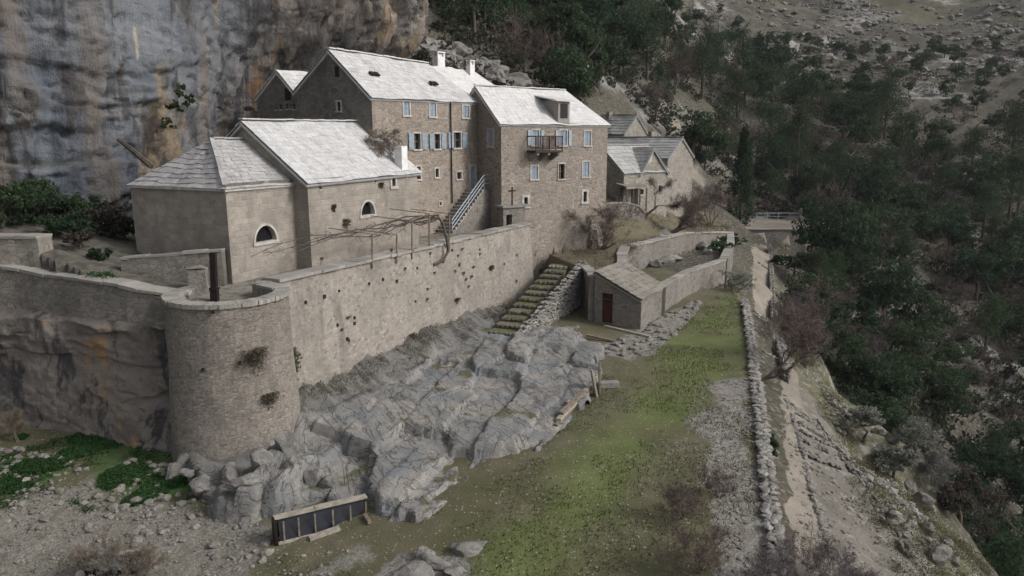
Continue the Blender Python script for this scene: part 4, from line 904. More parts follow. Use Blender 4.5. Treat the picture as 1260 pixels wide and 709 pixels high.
# balcony
bs0, bz0 = hit(647, 198, TW_A, TW_B); bs1, _ = hit(684, 196, TW_A, TW_B); z_f = r1_[0][2] - .35; bl = MB(); wt.block(bl, bs0 + .1, bs1 - .2, z_f - .14, z_f, -.05, 1.0)
bo = bl.build('balcony', M['darkwood'], root)
q = MB()
for a in (bs0 + .4, (bs0 + bs1) / 2, bs1 - .5):
    q.add([wt.p(a - .1, z_f - .14, 0), wt.p(a + .1, z_f - .14, 0), wt.p(a - .1, z_f - .14, .9), wt.p(a + .1, z_f - .14, .9), wt.p(a - .1, z_f - .75, 0), wt.p(a + .1, z_f - .75, 0), wt.p(a - .1, z_f - .3, .9), wt.p(a + .1, z_f - .3, .9)], [(0, 2, 6, 4), (1, 5, 7, 3), (4, 6, 7, 5), (2, 3, 7, 6), (0, 1, 3, 2), (0, 4, 5, 1)])
q.build('bracket', M['cap'], bo)
q = MB(); zt_ = z_f + 1.0
q.beam(wt.p(bs0 + .1, zt_, .96), wt.p(bs1 - .2, zt_, .96), .09, .08); q.beam(wt.p(bs0 + .14, zt_, 0), wt.p(bs0 + .14, zt_, .915), .08, .08); q.beam(wt.p(bs1 - .24, zt_, 0), wt.p(bs1 - .24, zt_, .915), .08, .08)
for k in range(5):
    a = bs0 + .14 + (bs1 - bs0 - .38) * k / 4; q.beam(wt.p(a, z_f, .955), wt.p(a, zt_ - .03, .955), .07, .07)
q.beam(wt.p(bs0 + .12, z_f + .14, .955), wt.p(bs1 - .22, z_f + .14, .955), .05, .06)
q.build('railing', M['darkwood'], bo)
for k in range(20):
    a = bs0 + .2 + (bs1 - bs0 - .5) * (k + .5) / 20; q = MB(); q.beam(wt.p(a, z_f + .12, .955), wt.p(a, zt_ - .03, .955), .06, .04); q.build('baluster', M['door'], bo)

# ---------------------------------------------------------------- far cottages
def gable_house(name, label, base, t, L, W, z0, ze, zr, wins=(), roof='roof_grey', chim=(), sides=()):
    """front wall A->B along t, ridge parallel"""
    A = V2(base); t = V2(t).normalized(); n = Vector((t.y, -t.x)); B = A + t * L; C_ = B - n * W; D_ = A - n * W; tO = v3(t, 0) * .15
    root = empty(name, v3(A + t * L / 2 - n * W / 2, z0), label, 'cottage'); mb = MB(); wl = Wall(A, B)
    hs = [wl.rect(*w) for w in wins]; wl.face(mb, z0, ze, ze, hs)
    sw = Wall(D_, A); h2 = [sw.rect(*w) for w in sides]; sw.face(mb, z0, ze, ze, h2)
    Wall(B, C_).face(mb, z0, ze, ze); Wall(C_, D_).face(mb, z0, ze, ze)
    ra, rb = v3(A - n * W / 2, zr), v3(B - n * W / 2, zr); mb.poly([v3(D_, ze), v3(A, ze), ra]); mb.poly([v3(B, ze), v3(C_, ze), rb])
    mb.build('wall', M['far_wall'], root)
    for h in hs: wl.window(root, h, .1, 'panered', bars=False)
    for h in h2: sw.window(root, h, .1, 'panered', bars=False)
    rf = MB(); slabs(rf, v3(A, ze) - tO, v3(B, ze) + tO, ra - tO, rb + tO, .5, .6, .04, over=.2); slabs(rf, v3(C_, ze) + tO, v3(D_, ze) - tO, rb + tO, ra - tO, .5, .6, .04, over=.2)
    ro = rf.build('roof', M[roof], root)
    rc = MB(); ridge_cap(rc, ra - tO + Vector((0, 0, .07)), rb + tO + Vector((0, 0, .07)), .3); rc.build('ridge', M['frame'], ro)
    for c in chim: chimney(ro, *c)
    return root, wl, ro
# front cottage with a wall dormer
a = aY(768, 210, 71); b = aY(822, 210, 76)
rt, wl, ro = gable_house('stone_cottage', 'front stone cottage with a gabled dormer and a dark lean-to at its foot', a, (b.x - a.x, b.y - a.y), (V2(b) - V2(a)).length, 5.6, 2.0, 8.0, 10.5, [(812, 232, 4, 8), (790, 236, 4, 7)])
c0, zb = hit(788, 211, wl.A, wl.B); c1, _ = hit(820, 211, wl.A, wl.B); cm_ = (c0 + c1) / 2 - .3; zp = hit(801, 183, wl.A, wl.B)[1]
q = MB(); q.poly([wl.p(c0, 7.9, .01), wl.p(c1, 7.9, .01), wl.p(cm_, zp, .01)]); dmo = q.build('dormer', M['far_wall'], rt)
q = MB(); back = 2.6
slabs(q, wl.p(c0 - .2, 7.75, .2), wl.p(c0 - .2, 7.75, -.2), wl.p(cm_, zp + .1, .2), wl.p(cm_, zp + .1, -back), .45, .5, .04); slabs(q, wl.p(c1 + .2, 7.75, -.2), wl.p(c1 + .2, 7.75, .2), wl.p(cm_, zp + .1, -back), wl.p(cm_, zp + .1, .2), .45, .5, .04)
q.build('dormer_roof', M['roof_grey'], dmo)
q = MB(); h = wl.rect(800, 196, 4, 8); wl.block(q, *h, .0, .03); q.build('dormer_window', M['frame'], dmo)
# right cottage, gable towards the viewer
A_ = aY(822, 190, 79.5); B_2 = aY(853, 195, 84.5); t_ = (V2(B_2) - V2(A_)).normalized(); nn = Vector((t_.y, -t_.x)); W_ = (V2(B_2) - V2(A_)).length
rt, wl2_, ro = gable_house('gable_cottage', 'tall narrow cottage, last on the right, its plain gable facing the terrace', V2(A_) - nn * -0 - nn * 9, -nn * -1, 9, W_, 2.0, 9.2, 11.3, [], sides=())
# rear cottage
A_ = aY(768, 164, 93.5); B_2 = aY(797, 163, 97); t_ = (V2(B_2) - V2(A_)).normalized(); nn = Vector((t_.y, -t_.x)); W_ = (V2(B_2) - V2(A_)).length
rt, wl3_, ro = gable_house('rear_cottage', 'rear cottage with grey roof and white gable, highest of the three small cottages', V2(A_) - nn * 5.5, nn, 5.5, W_, 3.0, 11.8, 14.1)
p = aY(750, 146, 98); chimney(ro, (p.x, p.y, 13.2), .6, 1.3, 'far_wall', .6, False); p = aY(803, 166, 93); chimney(ro, (p.x, p.y, 10.6), .9, 1.4, 'far_wall', .7, False)
# dark lean-to in front of the front cottage
a = aY(772, 222, 70); b = aY(796, 225, 72); wl = Wall(a, b); mb = MB(); root = empty('timber_lean_to', (a.x, a.y, 2.6), 'dark open lean-to with pale beam against the front cottage', 'lean-to')
q = MB(); q.beam(wl.p(-.2, 6.6, .02), wl.p(wl.L + .2, 6.6, .02), .18, .2); q.build('beam', M['woodpale'], root)
q = MB(); q.poly([wl.p(-.1, 6.72, .04), wl.p(wl.L + .1, 6.72, .04), wl.p(wl.L + .1, 7.0, -1.4), wl.p(-.1, 7.0, -1.4)]); q.build('roof', M['roof_shed'], root)
for s in (0, .33, .66, 1): q = MB(); q.beam(wl.p(wl.L * s, 2.4, 0), wl.p(wl.L * s, 6.5, 0), .12, .12); q.build('post', M['wood'], root)
q = MB(); q.quad(wl.p(.1, 2.4, -.9), wl.p(wl.L - .1, 2.4, -.9), wl.p(wl.L - .1, 6.6, -.9), wl.p(.1, 6.6, -.9)); q.build('shade_backing', M['darkwood'], root)  # dark sheet stands in for the shade inside the open lean-to

# ---------------------------------------------------------------- the lawn shed
sa, sb = V2(SH[0]), V2(SH[1]); ws = Wall(sa, sb); root = empty('stone_shed', v3((sa + sb) / 2, 0), 'small stone shed with sloping slab roof and dark door at the head of the lawn', 'shed')
sback = aZ(815, 355, 1.84); dirS = (V2(sback) - sb).normalized(); Ls = (V2(sback) - sb).length + .6
zL, zR = aY(737, 334, sa.y).z, 1.86; hd = ws.rect(747.5, 378.5, 13, 35)
hd = (hd[0], hd[1], .12, hd[3])
mb = MB(); ws.face(mb, -.4, zR - .25 + 0, zR - .25, [(hd[0], hd[1], .12, zR - .25 - .001)] if hd[3] > zR - .26 else [hd])
mb.poly([v3(sa, zR - .25), v3(sb, zR - .25), v3(sb, zR), v3(sa, zL)]) if hd[3] <= zR - .26 else [mb.poly([ws.p(hd[1], zR - .25), ws.p(ws.L, zR - .25), ws.p(ws.L, zR), ws.p(hd[1], zR + (zL - zR) * (1 - hd[1] / ws.L))]), mb.poly([ws.p(hd[0], hd[3]), ws.p(hd[1], hd[3]), ws.p(hd[1], zR + (zL - zR) * (1 - hd[1] / ws.L)), ws.p(hd[0], zR + (zL - zR) * (1 - hd[0] / ws.L))]), mb.poly([ws.p(0, zR - .25), ws.p(hd[0], zR - .25), ws.p(hd[0], zR + (zL - zR) * (1 - hd[0] / ws.L)), ws.p(0, zL)])]
sc_, sd_ = sb + dirS * Ls, sa + dirS * Ls
Wall(sb, sc_).face(mb, -.4, zR, zR); Wall(sd_, sa).face(mb, -.4, zL, zL); mb.quad(v3(sc_, -.4), v3(sd_, -.4), v3(sd_, zL), v3(sc_, zR)); mb.build('wall', M['rubble_grey'], root)
q = MB(); f3 = v3(dirS, 0) * .2; slabs(q, v3(sb, zR + .05) - f3, v3(sc_, zR + .05), v3(sa, zL + .05) - f3, v3(sd_, zL + .05), .4, .45, .05, over=.12); q.build('roof', M['roof_shed'], root)
q = MB(); ws.block(q, hd[0] - .12, hd[0], .1, hd[3] + .1, -.08, .025); ws.block(q, hd[1], hd[1] + .12, .1, hd[3] + .1, -.08, .025); ws.block(q, hd[0], hd[1], hd[3], hd[3] + .14, -.08, .028); fo = q.build('door_frame', M['rubble_grey'], root)
q = MB(); ws.block(q, hd[0], hd[1], .12, hd[3], -.25, -.18)
for k in range(4): ws.block(q, hd[0] + (hd[1] - hd[0]) * (k + .06) / 4, hd[0] + (hd[1] - hd[0]) * (k + .94) / 4, .16, hd[3] - .04, -.18, -.165)
q.build('door', M['door'], fo)
# ---------------------------------------------------------------- walls
def resample(P, step):
    P = [Vector(p) for p in P]; out = []
    for a, b in zip(P[:-1], P[1:]):
        n = max(1, int((b - a).length / step)); out += [a.lerp(b, k / n) for k in range(n)]
    return out + [P[-1]]
def wall_ribbon(name, top, zbot, th, mat, label, capmat='cap', group=None, batter=.0, wob=.05, capw=.12, caph=.1, step=.35, root=None, side=1, seed=0, both=True):
    """masonry wall along a 3D top line; front face to the right; coping stones on top"""
    T = resample(top, step); n = len(T); mb = MB(); U = 0
    nz = 7; V = []
    Tn = []
    for i, p in enumerate(T):
        d = (T[min(i + 1, n - 1)] - T[max(i - 1, 0)]); d.z = 0; d.normalize(); Tn.append(Vector((d.y, -d.x, 0)))
    fr = []; bk = []; uu = 0; us = []
    for i, p in enumerate(T):
        if i: uu += (T[i] - T[i - 1]).length
        us.append(uu); zb = zbot(p.x, p.y) if callable(zbot) else zbot
        col = []
        for j in range(nz + 1):
            z = zb + (p.z - zb) * j / nz; o = th / 2 + batter * (1 - j / nz) + wob * float(fbm(np.array([uu * .6]), np.array([z * .6]), None, 3, 80 + seed)[0])
            q = p + Tn[i] * o; col.append((q.x, q.y, z))
        fr.append(col); bk.append([(p.x - Tn[i].x * th / 2, p.y - Tn[i].y * th / 2, zb + (p.z - zb) * j / nz) for j in range(nz + 1)])
    for i in range(n - 1):
        for j in range(nz):
            mb.quad(fr[i][j], fr[i + 1][j], fr[i + 1][j + 1], fr[i][j + 1])
            if both: mb.quad(bk[i + 1][j], bk[i][j], bk[i][j + 1], bk[i + 1][j + 1])
        mb.quad(fr[i][-1], fr[i + 1][-1], bk[i + 1][-1], bk[i][-1])
    for i in (0, n - 1):
        for j in range(nz):
            a, b, c, d = bk[i][j], fr[i][j], fr[i][j + 1], bk[i][j + 1]
            mb.quad(a, b, c, d) if i == 0 else mb.quad(b, a, d, c)
    m = T[n // 2]; root = root or empty(name, (m.x, m.y, zbot(m.x, m.y) if callable(zbot) else zbot), label, 'wall', group)
    w = mb.build('masonry', M[mat], root)
    # continuous uv along the wall
    uvl = w.data.uv_layers[0]; key = {}
    for i in range(n):
        for j in range(nz + 1): key[tuple(round(c, 4) for c in fr[i][j])] = (us[i], fr[i][j][2])
    Mi = wm(root)
    for lp in w.data.loops:
        c = Mi @ w.data.vertices[lp.vertex_index].co; k = key.get((round(c.x, 4), round(c.y, 4), round(c.z, 4)))
        if k: uvl.data[lp.index].uv = k
    if capmat:
        cp = MB(); i = 0
        while i < n - 1:
            k = min(n - 1, i + rnd.choice((1, 2, 2, 3))); a, b = T[i], T[k]; d = (b - a).normalized()
            c = (a + b) / 2 + Vector((0, 0, caph * .35 + rnd.uniform(-.02, .02))) ; sx = Tn[(i + k) // 2]
            up = sx.cross(d); L = (b - a).length
            cp.box(c, d * L * .495, sx * (th / 2 + capw * rnd.uniform(.6, 1.1)), (up if up.z > 0 else -up) * caph * rnd.uniform(.5, .75)); i = k
        cp.build('coping', M[capmat], root)
    return root
dW = (WL_B - WL_A).normalized(); nW = Vector((dW.y, -dW.x))
def wallp(Y, z, o=0): p = on_wall(Y, o); return Vector((p[0], p[1], z))
ztop = lambda Y: 5.5 - .2 * (Y - 28.9) / 22
top = [wallp(Y, ztop(Y), -.35) for Y in (29.7, 34, 39, 44, 49, 51.9)]
LW = wall_ribbon('terrace_wall', top, lambda x, y: -.9, .7, 'retain', 'long high stone terrace wall below the church, dotted with holes and plants', batter=.5, wob=.06, step=.5, seed=1)
def wallpt(px, py):
    """point on the battered outside face of the long wall"""
    d = ray(px, py); o = .05
    for _ in range(6):
        a, z = hit(px, py, WL_A + nW * o, WL_B + nW * o); o = .5 * (1 - (z + .9) / 6.3) + .0
    p = WL_A + nW * o + dW * a; return Vector((p.x, p.y, z))
# round bastion
root = empty('round_bastion', (BC.x, BC.y, -1.2), 'rounded stone bastion tower at the corner of the terrace wall, rim flush with the yard', 'bastion')
mb = MB(); na = 64; nz = 22; a0, a1 = R(150), R(395); zb, zt5 = -1.5, 5.35; uvs = []
cols = []
for i in range(na + 1):
    a = a0 + (a1 - a0) * i / na; col = []
    for j in range(nz + 1):
        z = zb + (zt5 - zb) * j / nz; r = BR + .32 * (1 - j / nz) ** 1.3 + .07 * float(fbm(np.array([a * 2.2]), np.array([z * .7]), None, 4, 90)[0])
        col.append(((BC.x + r * math.cos(a), BC.y + r * math.sin(a), z), (a * BR, z)))
    cols.append(col)
for i in range(na):
    for j in range(nz): mb.quad(cols[i][j][0], cols[i + 1][j][0], cols[i + 1][j + 1][0], cols[i][j + 1][0])
w = mb.build('masonry', M['bastion'], root, smooth=True)
k = 0
for i in range(na):
    for j in range(nz):
        for q in (cols[i][j], cols[i + 1][j], cols[i + 1][j + 1], cols[i][j + 1]): w.data.uv_layers[0].data[k].uv = q[1]; k += 1
cp = MB()
for i in range(na):
    aa, ab = a0 + (a1 - a0) * i / na, a0 + (a1 - a0) * (i + .99) / na; ro_, ri = BR + rnd.uniform(.06, .12), BR - .5; z0, z1 = 5.3, 5.46 + rnd.uniform(0, .02)
    P = [(BC.x + r * math.cos(a), BC.y + r * math.sin(a)) for r, a in ((ri, aa), (ro_, aa), (ro_, ab), (ri, ab))]
    cp.prism(P, z0, z1)
cp.build('coping', M['cap'], root)
iw = MB()
for i in range(na):
    aa, ab = a0 + (a1 - a0) * i / na, a0 + (a1 - a0) * (i + 1) / na; r = BR - .48
    iw.quad((BC.x + r * math.cos(ab), BC.y + r * math.sin(ab), 4.7), (BC.x + r * math.cos(aa), BC.y + r * math.sin(aa), 4.7), (BC.x + r * math.cos(aa), BC.y + r * math.sin(aa), 5.31), (BC.x + r * math.cos(ab), BC.y + r * math.sin(ab), 5.31))
iw.build('inner_face', M['cap'], root)
for px, py in ((250, 455), (295, 447), (262, 384)):
    d = ray(px, py); o = Vector((0, 0, HC)); lo, hi = 15.0, 40.0
    aq = d.x ** 2 + d.y ** 2; bq = -2 * (d.x * BC.x + d.y * BC.y); cq = BC.x ** 2 + BC.y ** 2 - (BR + .12) ** 2; t = (-bq - math.sqrt(bq * bq - 4 * aq * cq)) / (2 * aq); p = o + d * t
    nn = Vector((p.x - BC.x, p.y - BC.y, 0)).normalized(); q = MB(); q.box(p, Vector((-nn.y, nn.x, 0)) * .05, nn * .06, Vector((0, 0, .06))); q.build('wall_hole', M['hole'], root)
# neck joining bastion and long wall
nk = [Vector((BC.x + 2.0 * math.cos(R(30)), BC.y + 2.0 * math.sin(R(30)), 5.4)), wallp(29.4, 5.42, -.75), wallp(30.2, 5.45, -.5)]
wall_ribbon('yard_parapet', nk, 4.4, .5, 'retain', 'short curved parapet linking the round bastion to the long wall', step=.3, seed=2)
# left wall above the stained rock
lt = [Vector((-44, 33.3, 6.1)), Vector((-31, 32.3, 6.0)), Vector((-21.4, 31.3, 5.85)), Vector((-19.6, 30.7, 5.6)), Vector((-17.6, 29.8, 5.62)), Vector((-15.2, 28.9, 5.5)), Vector((-13.9, 28.5, 5.2)), Vector((-12.75, 28.6, 5.3))]
wall_ribbon('old_wall', lt, 3.2, .7, 'rubble_grey', 'sagging old wall with stone coping above the stained rock face, left of the bastion', batter=.25, wob=.1, step=.4, seed=3)
bt = [Vector((-34, 32.9, 7.25)), Vector((-27, 32.3, 7.15)), Vector((-20.4, 31.7, 7.1))]
wall_ribbon('coursed_wall', bt, 5.6, .9, 'far_wall', 'squared stone wall end with pale top courses at the left edge', step=.5, wob=.02, capw=.05, seed=4)
yt = [Vector((-17.1, 31.7, 6.15)), Vector((-15.2, 31.75, 6.3)), Vector((-12.7, 31.85, 6.5))]
wall_ribbon('yard_wall', yt, 4.6, .4, 'rubble_grey', 'thin yard wall in front of the low church end, behind the iron post', step=.35, wob=.03, capw=.04, caph=.08, seed=5)
mb = MB(); p = aY(246, 362, 30.6); mb.box((p.x, p.y, 5.35), (.34, .08, 0), (-.08, .34, 0), (0, 0, .55)); mb.rock((p.x, p.y, 5.95), .42, .42, .1, rnd, 2, .1)
one(mb, 'stone_pillar', M['rubble_grey'], 'squat stone pillar against the yard wall beside the iron post', 'pillar')
p = aZ(264.5, 373, 4.9); pt = aY(262, 311, p.y + .05); root = empty('iron_post', p, 'tall dark rusty iron post standing on the bastion rim', 'post')
q = MB(); q.beam(p, p + (pt - p) * .3, .27, .27); q.build('base', M['rust'], root); q = MB(); q.beam(p + (pt - p) * .3, pt, .22, .22); q.build('shaft', M['rust'], root)
q = MB(); q.beam(p + (pt - p) * .27, p + (pt - p) * .31, .32, .32); q.build('collar', M['rust'], root)
# rubble on the bastion yard
# holes in the long wall
for px, py in ((355, 379), (376, 372), (399, 365), (417, 358), (454, 349), (471, 344), (513, 330), (545, 322), (415, 400), (436, 398), (427, 417), (436, 391), (556, 308), (590, 307), (511, 371), (602, 330), (620, 325), (581, 340)):
    p = wallpt(px, py); q = MB(); s = rnd.uniform(.04, .075); q.box(p, Vector((dW.x, dW.y, 0)) * s, Vector((nW.x, nW.y, 0)) * .05, Vector((0, 0, s * 1.2))); q.build('wall_hole', M['hole'], LW)

# garden steps with their dry-stone flank
s0 = Vector((-1.0, 39.0)); s1 = Vector((3.5, 51.2)); dS = (s1 - s0).normalized(); nS = Vector((dS.y, -dS.x)); LS = (s1 - s0).length
root = empty('garden_steps', (s0.x, s0.y, .3), 'broad grassy garden stair climbing beside the terrace wall to the tower', 'stairs')
nst = 13; z_lo, z_hi = .25, 2.6; ris = MB(); trd = MB()
def m_turf():
    t = NT('mossy stair turf'); p = t.pos(); n1 = t.noise(p, 1.2, 5, .65); f = t.noise(p, 9, 5, .75)
    c = t.mix(t.ramp(n1, .38, .6), (.15, .128, .095), (.082, .088, .032)); c = t.mix(.5, c, t.mix(f, (.2, .2, .2), (.8, .8, .8)), 'OVERLAY'); t.base(c); t.bump(f, .8, .06); return t.m
M['turf'] = m_turf()
for k in range(nst):
    a, b = LS * k / nst, LS * (k + 1) / nst; z = z_lo + (z_hi - z_lo) * (k + .5) / nst; wv = .75 - .05 * k / nst
    c = s0 + dS * (a + b) / 2; d3, n3 = v3(dS, 0), v3(nS, 0)
    trd.box((c.x, c.y, z - .6), d3 * (b - a) / 2, -n3 * wv, Vector((0, 0, .6)))
    for m_ in range(5):
        e = s0 + dS * (a + .04) + nS * (wv * (-.8 + .4 * m_)); ris.rock((e.x, e.y, z - .07), .13, wv * .22, .13, rnd, 1, .25, math.atan2(dS.y, dS.x))
    ris.build('riser', M['drystone'], root)
trd.build('treads', M['turf'], root)
def stone_row(mb, line, zb, h, th, size, rng, sub=1, keep=.97, lean=0):
    """a dry-stone wall: courses of single stones along a 3D ground line"""
    T = resample(line, size * .5); L = 0; cum = [0]
    for a, b in zip(T[:-1], T[1:]): L += (b - a).length; cum.append(L)
    def at(s):
        for i in range(len(cum) - 1):
            if cum[i + 1] >= s: f = (s - cum[i]) / max(1e-6, cum[i + 1] - cum[i]); return T[i].lerp(T[i + 1], f), (T[i + 1] - T[i]).normalized()
        return T[-1], (T[-1] - T[-2]).normalized()
    hh = h if callable(h) else (lambda f: h)
    hm = max(hh(0), hh(.5), hh(1)); nc = max(1, int(round(hm / (size * .62)))); rows = max(1, int(round(th / (size * .8))))
    for c in range(nc):
        s = rng.uniform(0, size * .5)
        while s < L:
            w = size * rng.uniform(.6, 1.6); p, d = at(min(L, s + w / 2)); n = Vector((d.y, -d.x, 0)); f = s / L
            if c * size * .62 < hh(f) - size * .2 and rng.random() < keep:
                for r in range(rows):
                    o = (r - (rows - 1) / 2) * th / rows * 1.0 + rng.uniform(-.04, .04)
                    z = p.z + size * .25 + c * size * .6 + rng.uniform(-.03, .03)
                    q = p + n * o; mb.rock((q.x, q.y, z), w * .56, th / rows * .62, size * rng.uniform(.3, .42), rng, sub, .3, math.atan2(d.y, d.x) + rng.uniform(-.2, .2))
            s += w * .98
mb = MB(); f0 = s0 + nS * 1.0 + dS * .6; f1 = Vector((4.75, 48.7))
stone_row(mb, [(f0.x, f0.y, .2), (f1.x, f1.y, .15)], 0, lambda f: .35 + 2.8 * f, .5, .27, rnd)
core = MB(); core.add([(f0.x, f0.y, -.3), (f1.x, f1.y, -.3), (f1.x, f1.y, 2.7), (f0.x, f0.y, .3)] + [(f0.x - nS.x * .2, f0.y - nS.y * .2, -.3), (f1.x - nS.x * .2, f1.y - nS.y * .2, -.3), (f1.x - nS.x * .2, f1.y - nS.y * .2, 2.7), (f0.x - nS.x * .2, f0.y - nS.y * .2, .3)], [(0, 1, 2, 3), (7, 6, 5, 4), (0, 3, 7, 4), (3, 2, 6, 7), (2, 1, 5, 6), (1, 0, 4, 5)])
ro = empty('dry_stone_flank', (f0.x, f0.y, 0), 'rough dry-stone wedge wall carrying the grassy garden stair', 'wall'); mb.build('stones', M['drystone'], ro); core.build('core', M['drystone_dark'], ro)
# end block between stair and shed
mb = MB(); p = aZ(719, 392, .2); wall_ribbon('shed_bank_wall', [Vector((f1.x + .1, f1.y - .2, 2.85)), Vector((5.1, 46.9, 2.8)), Vector((sa.x - .05, sa.y + .3, 2.9))], 0, .5, 'rubble_grey', 'rough bank wall between the garden stair and the shed door', wob=.12, step=.4, seed=6)
# upper and lower garden walls
wall_ribbon('bank_wall', [Vector((7.4, 48.4, 2.85)), Vector((8.1, 53.5, 2.9))] + WU, .2, .5, 'rubble_grey', 'upper garden wall holding the brown bank below the cottages', wob=.06, step=.6, seed=7)
wall_ribbon('garden_wall', [v3(sback, 1.84)] + WLO, -.3, .45, 'rubble_grey', 'buttressed garden wall running on from the shed along the lawn', wob=.05, step=.5, seed=8, capw=.06)
wall_ribbon('garden_end_wall', [WLO[2] + Vector((.1, .2, 0)), Vector(((WLO[2].x + WU[3].x) / 2 + .3, (WLO[2].y + WU[3].y) / 2, 1.5)), Vector((WU[3].x, WU[3].y, 1.4))], -2.2, .5, 'rubble_grey', 'low end wall joining the two garden walls beside the path', wob=.1, step=.5, seed=11)
wall_ribbon('cottage_yard_wall', [aY(738, 254, 66), aY(752, 250, 66.5), aY(770, 250, 67.5), aY(784, 254, 68.5), aY(792, 262, 69)], 1.8, .4, 'rubble_grey', 'pale curved yard wall between the tower and the front cottage', wob=.05, step=.4, seed=12)
wall_ribbon('path_side_wall', [Vector((WU[3].x, WU[3].y, 1.4)), Vector((24.4, 82, .7)), Vector((25.6, 86.5, -.2))], -2.5, .5, 'rubble_grey', 'rough sloping wall end where the far path passes the upper garden wall', wob=.12, step=.5, seed=14)
# lawn edge wall, path walls
LEW = empty('lawn_edge_wall', LAWN_EDGE[3], 'long straight low dry-stone wall along the right edge of the lawn', 'wall')
wall_ribbon('lawn_edge_wall', [p + Vector((.12, 0, .16)) for p in LAWN_EDGE], lambda x, y: -2.0, .34, 'rubble_grey', 'long straight low dry-stone wall along the right edge of the lawn', None, wob=.14, step=.22, seed=13, root=LEW)
mb = MB(); rc_ = random.Random(4)
for q in resample([p + Vector((.12, 0, .16)) for p in LAWN_EDGE], .19):
    for o in (-.13, .1): mb.rock((q.x + o + rc_.uniform(-.06, .06), q.y + rc_.uniform(-.06, .06), q.z + rc_.uniform(-.04, .05)), rc_.uniform(.1, .19), rc_.uniform(.12, .22), rc_.uniform(.05, .1), rc_, 1, .3)
mb.build('cap_stones', M['drystone'], LEW)
mb = MB(); line = [aZ(967, 470, -1.75), aZ(961, 420, -1.8), aZ(954, 370, -1.9), aZ(950, 330, -2), aZ(947, 302, -2)]; line = [Vector((p.x, p.y, gz(p.x, p.y) - .05)) for p in line]
stone_row(mb, line, 0, .95, .45, .28, rnd); core = MB(); one(mb, 'path_wall', M['drystone_dark'], 'low dry-stone wall on the ravine side of the far path', 'wall')
mb = MB(); line = [aZ(966, 495, -1.75), aZ(976, 530, -1.7), aZ(987, 565, -1.6), aZ(996, 600, -1.5), aZ(1008, 640, -1.5), aZ(1022, 690, -1.5)]; line = [Vector((p.x, p.y, gz(p.x, p.y) - .12)) for p in line]
stone_row(mb, line, 0, .22, .22, .2, rnd, keep=.8); one(mb, 'path_kerb', M['drystone_dark'], 'line of edging stones between the two lanes of the dirt path', 'kerb')
mb = MB(); line = [aZ(1005, 500, -2), aZ(1022, 530, -2), aZ(1040, 560, -2), aZ(1062, 590, -2), aZ(1085, 625, -2.1), aZ(1120, 670, -2.2), aZ(1160, 730, -2.3)]; line = [Vector((p.x, p.y, gz(p.x, p.y) - .12)) for p in line]
stone_row(mb, line, 0, .24, .3, .22, rnd, keep=.7); one(mb, 'ravine_kerb', M['drystone_dark'], 'row of edging stones along the ravine side of the stepped path', 'kerb')
for k, (xa, xb, y) in enumerate(((971, 1004, 500), (975, 1008, 515), (979, 1012, 529), (982, 1020, 541), (986, 1026, 554), (992, 1036, 573))):
    mb = MB(); a, b = aZ(xa, y, -1.75), aZ(xb, y + 6, -1.95); a.z = gz(a.x, a.y) - .05; b.z = gz(b.x, b.y) - .05
    stone_row(mb, [a + Vector((0, 0, .08)), b + Vector((0, 0, .08))], 0, .2, .24, .22, rnd); one(mb, 'path_step', M['drystone_dark'], 'one of the shallow stone steps crossing the right lane of the path', 'step', 'stone steps across the path')
for k, (xa, xb, y) in enumerate(((926, 952, 388), (925, 955, 396), (930, 945, 320), (935, 962, 440))):
    mb = MB(); a, b = aZ(xa, y, -1.8), aZ(xb, y + 3, -1.9); a.z = gz(a.x, a.y) - .05; b.z = gz(b.x, b.y) - .05
    stone_row(mb, [a, b], 0, .22, .3, .28, rnd); one(mb, 'path_step', M['drystone'], 'one of the stone risers crossing the narrow far path', 'step', 'risers of the far path')
# platform wall, railing
PW = [PF[0] + Vector((-.6, .1, 0)), (PF[0] + PF[1]) / 2 + Vector((0, .1, 0)), PF[1] + Vector((.6, .1, 0))]; PW = [Vector((p.x, p.y, -.4)) for p in PW]
wall_ribbon('platform_wall', PW, lambda x, y: gz(x, y - 1.2) - .5, .5, 'rubble_grey', 'retaining wall of reddish grey stone under the pale turning place', wob=.08, step=.7, seed=9)
Ya = PF[0].y + 11.5; ra = aY(918, 259.5, Ya); rb = aY(985, 261, Ya); ra.z = rb.z = .55
root = empty('platform_railing', ((ra.x + rb.x) / 2, Ya, -.45), 'thin pale railing at the back of the turning place by the cypress', 'railing'); q = MB(); q.beam(ra, rb, .09, .09); q.build('handrail', M['rail'], root)
q = MB(); q.beam(ra - Vector((0, 0, .5)), rb - Vector((0, 0, .5)), .05, .05); q.build('mid_rail', M['rail'], root)
for k in range(6): p = ra.lerp(rb, k / 5); q = MB(); q.beam((p.x, p.y, -.5), (p.x, p.y, .5), .08, .08); q.build('post', M['rail'], root)
p = aY(986, 268, Ya - 1); mb = MB(); mb.box((p.x, p.y, .3), (.35, 0, 0), (0, .35, 0), (0, 0, .8)); mb.rock((p.x, p.y, 1.15), .4, .4, .12, rnd, 2, .1); one(mb, 'gate_pier', M['far_wall'], 'pale stone pier at the right end of the thin railing', 'pier')

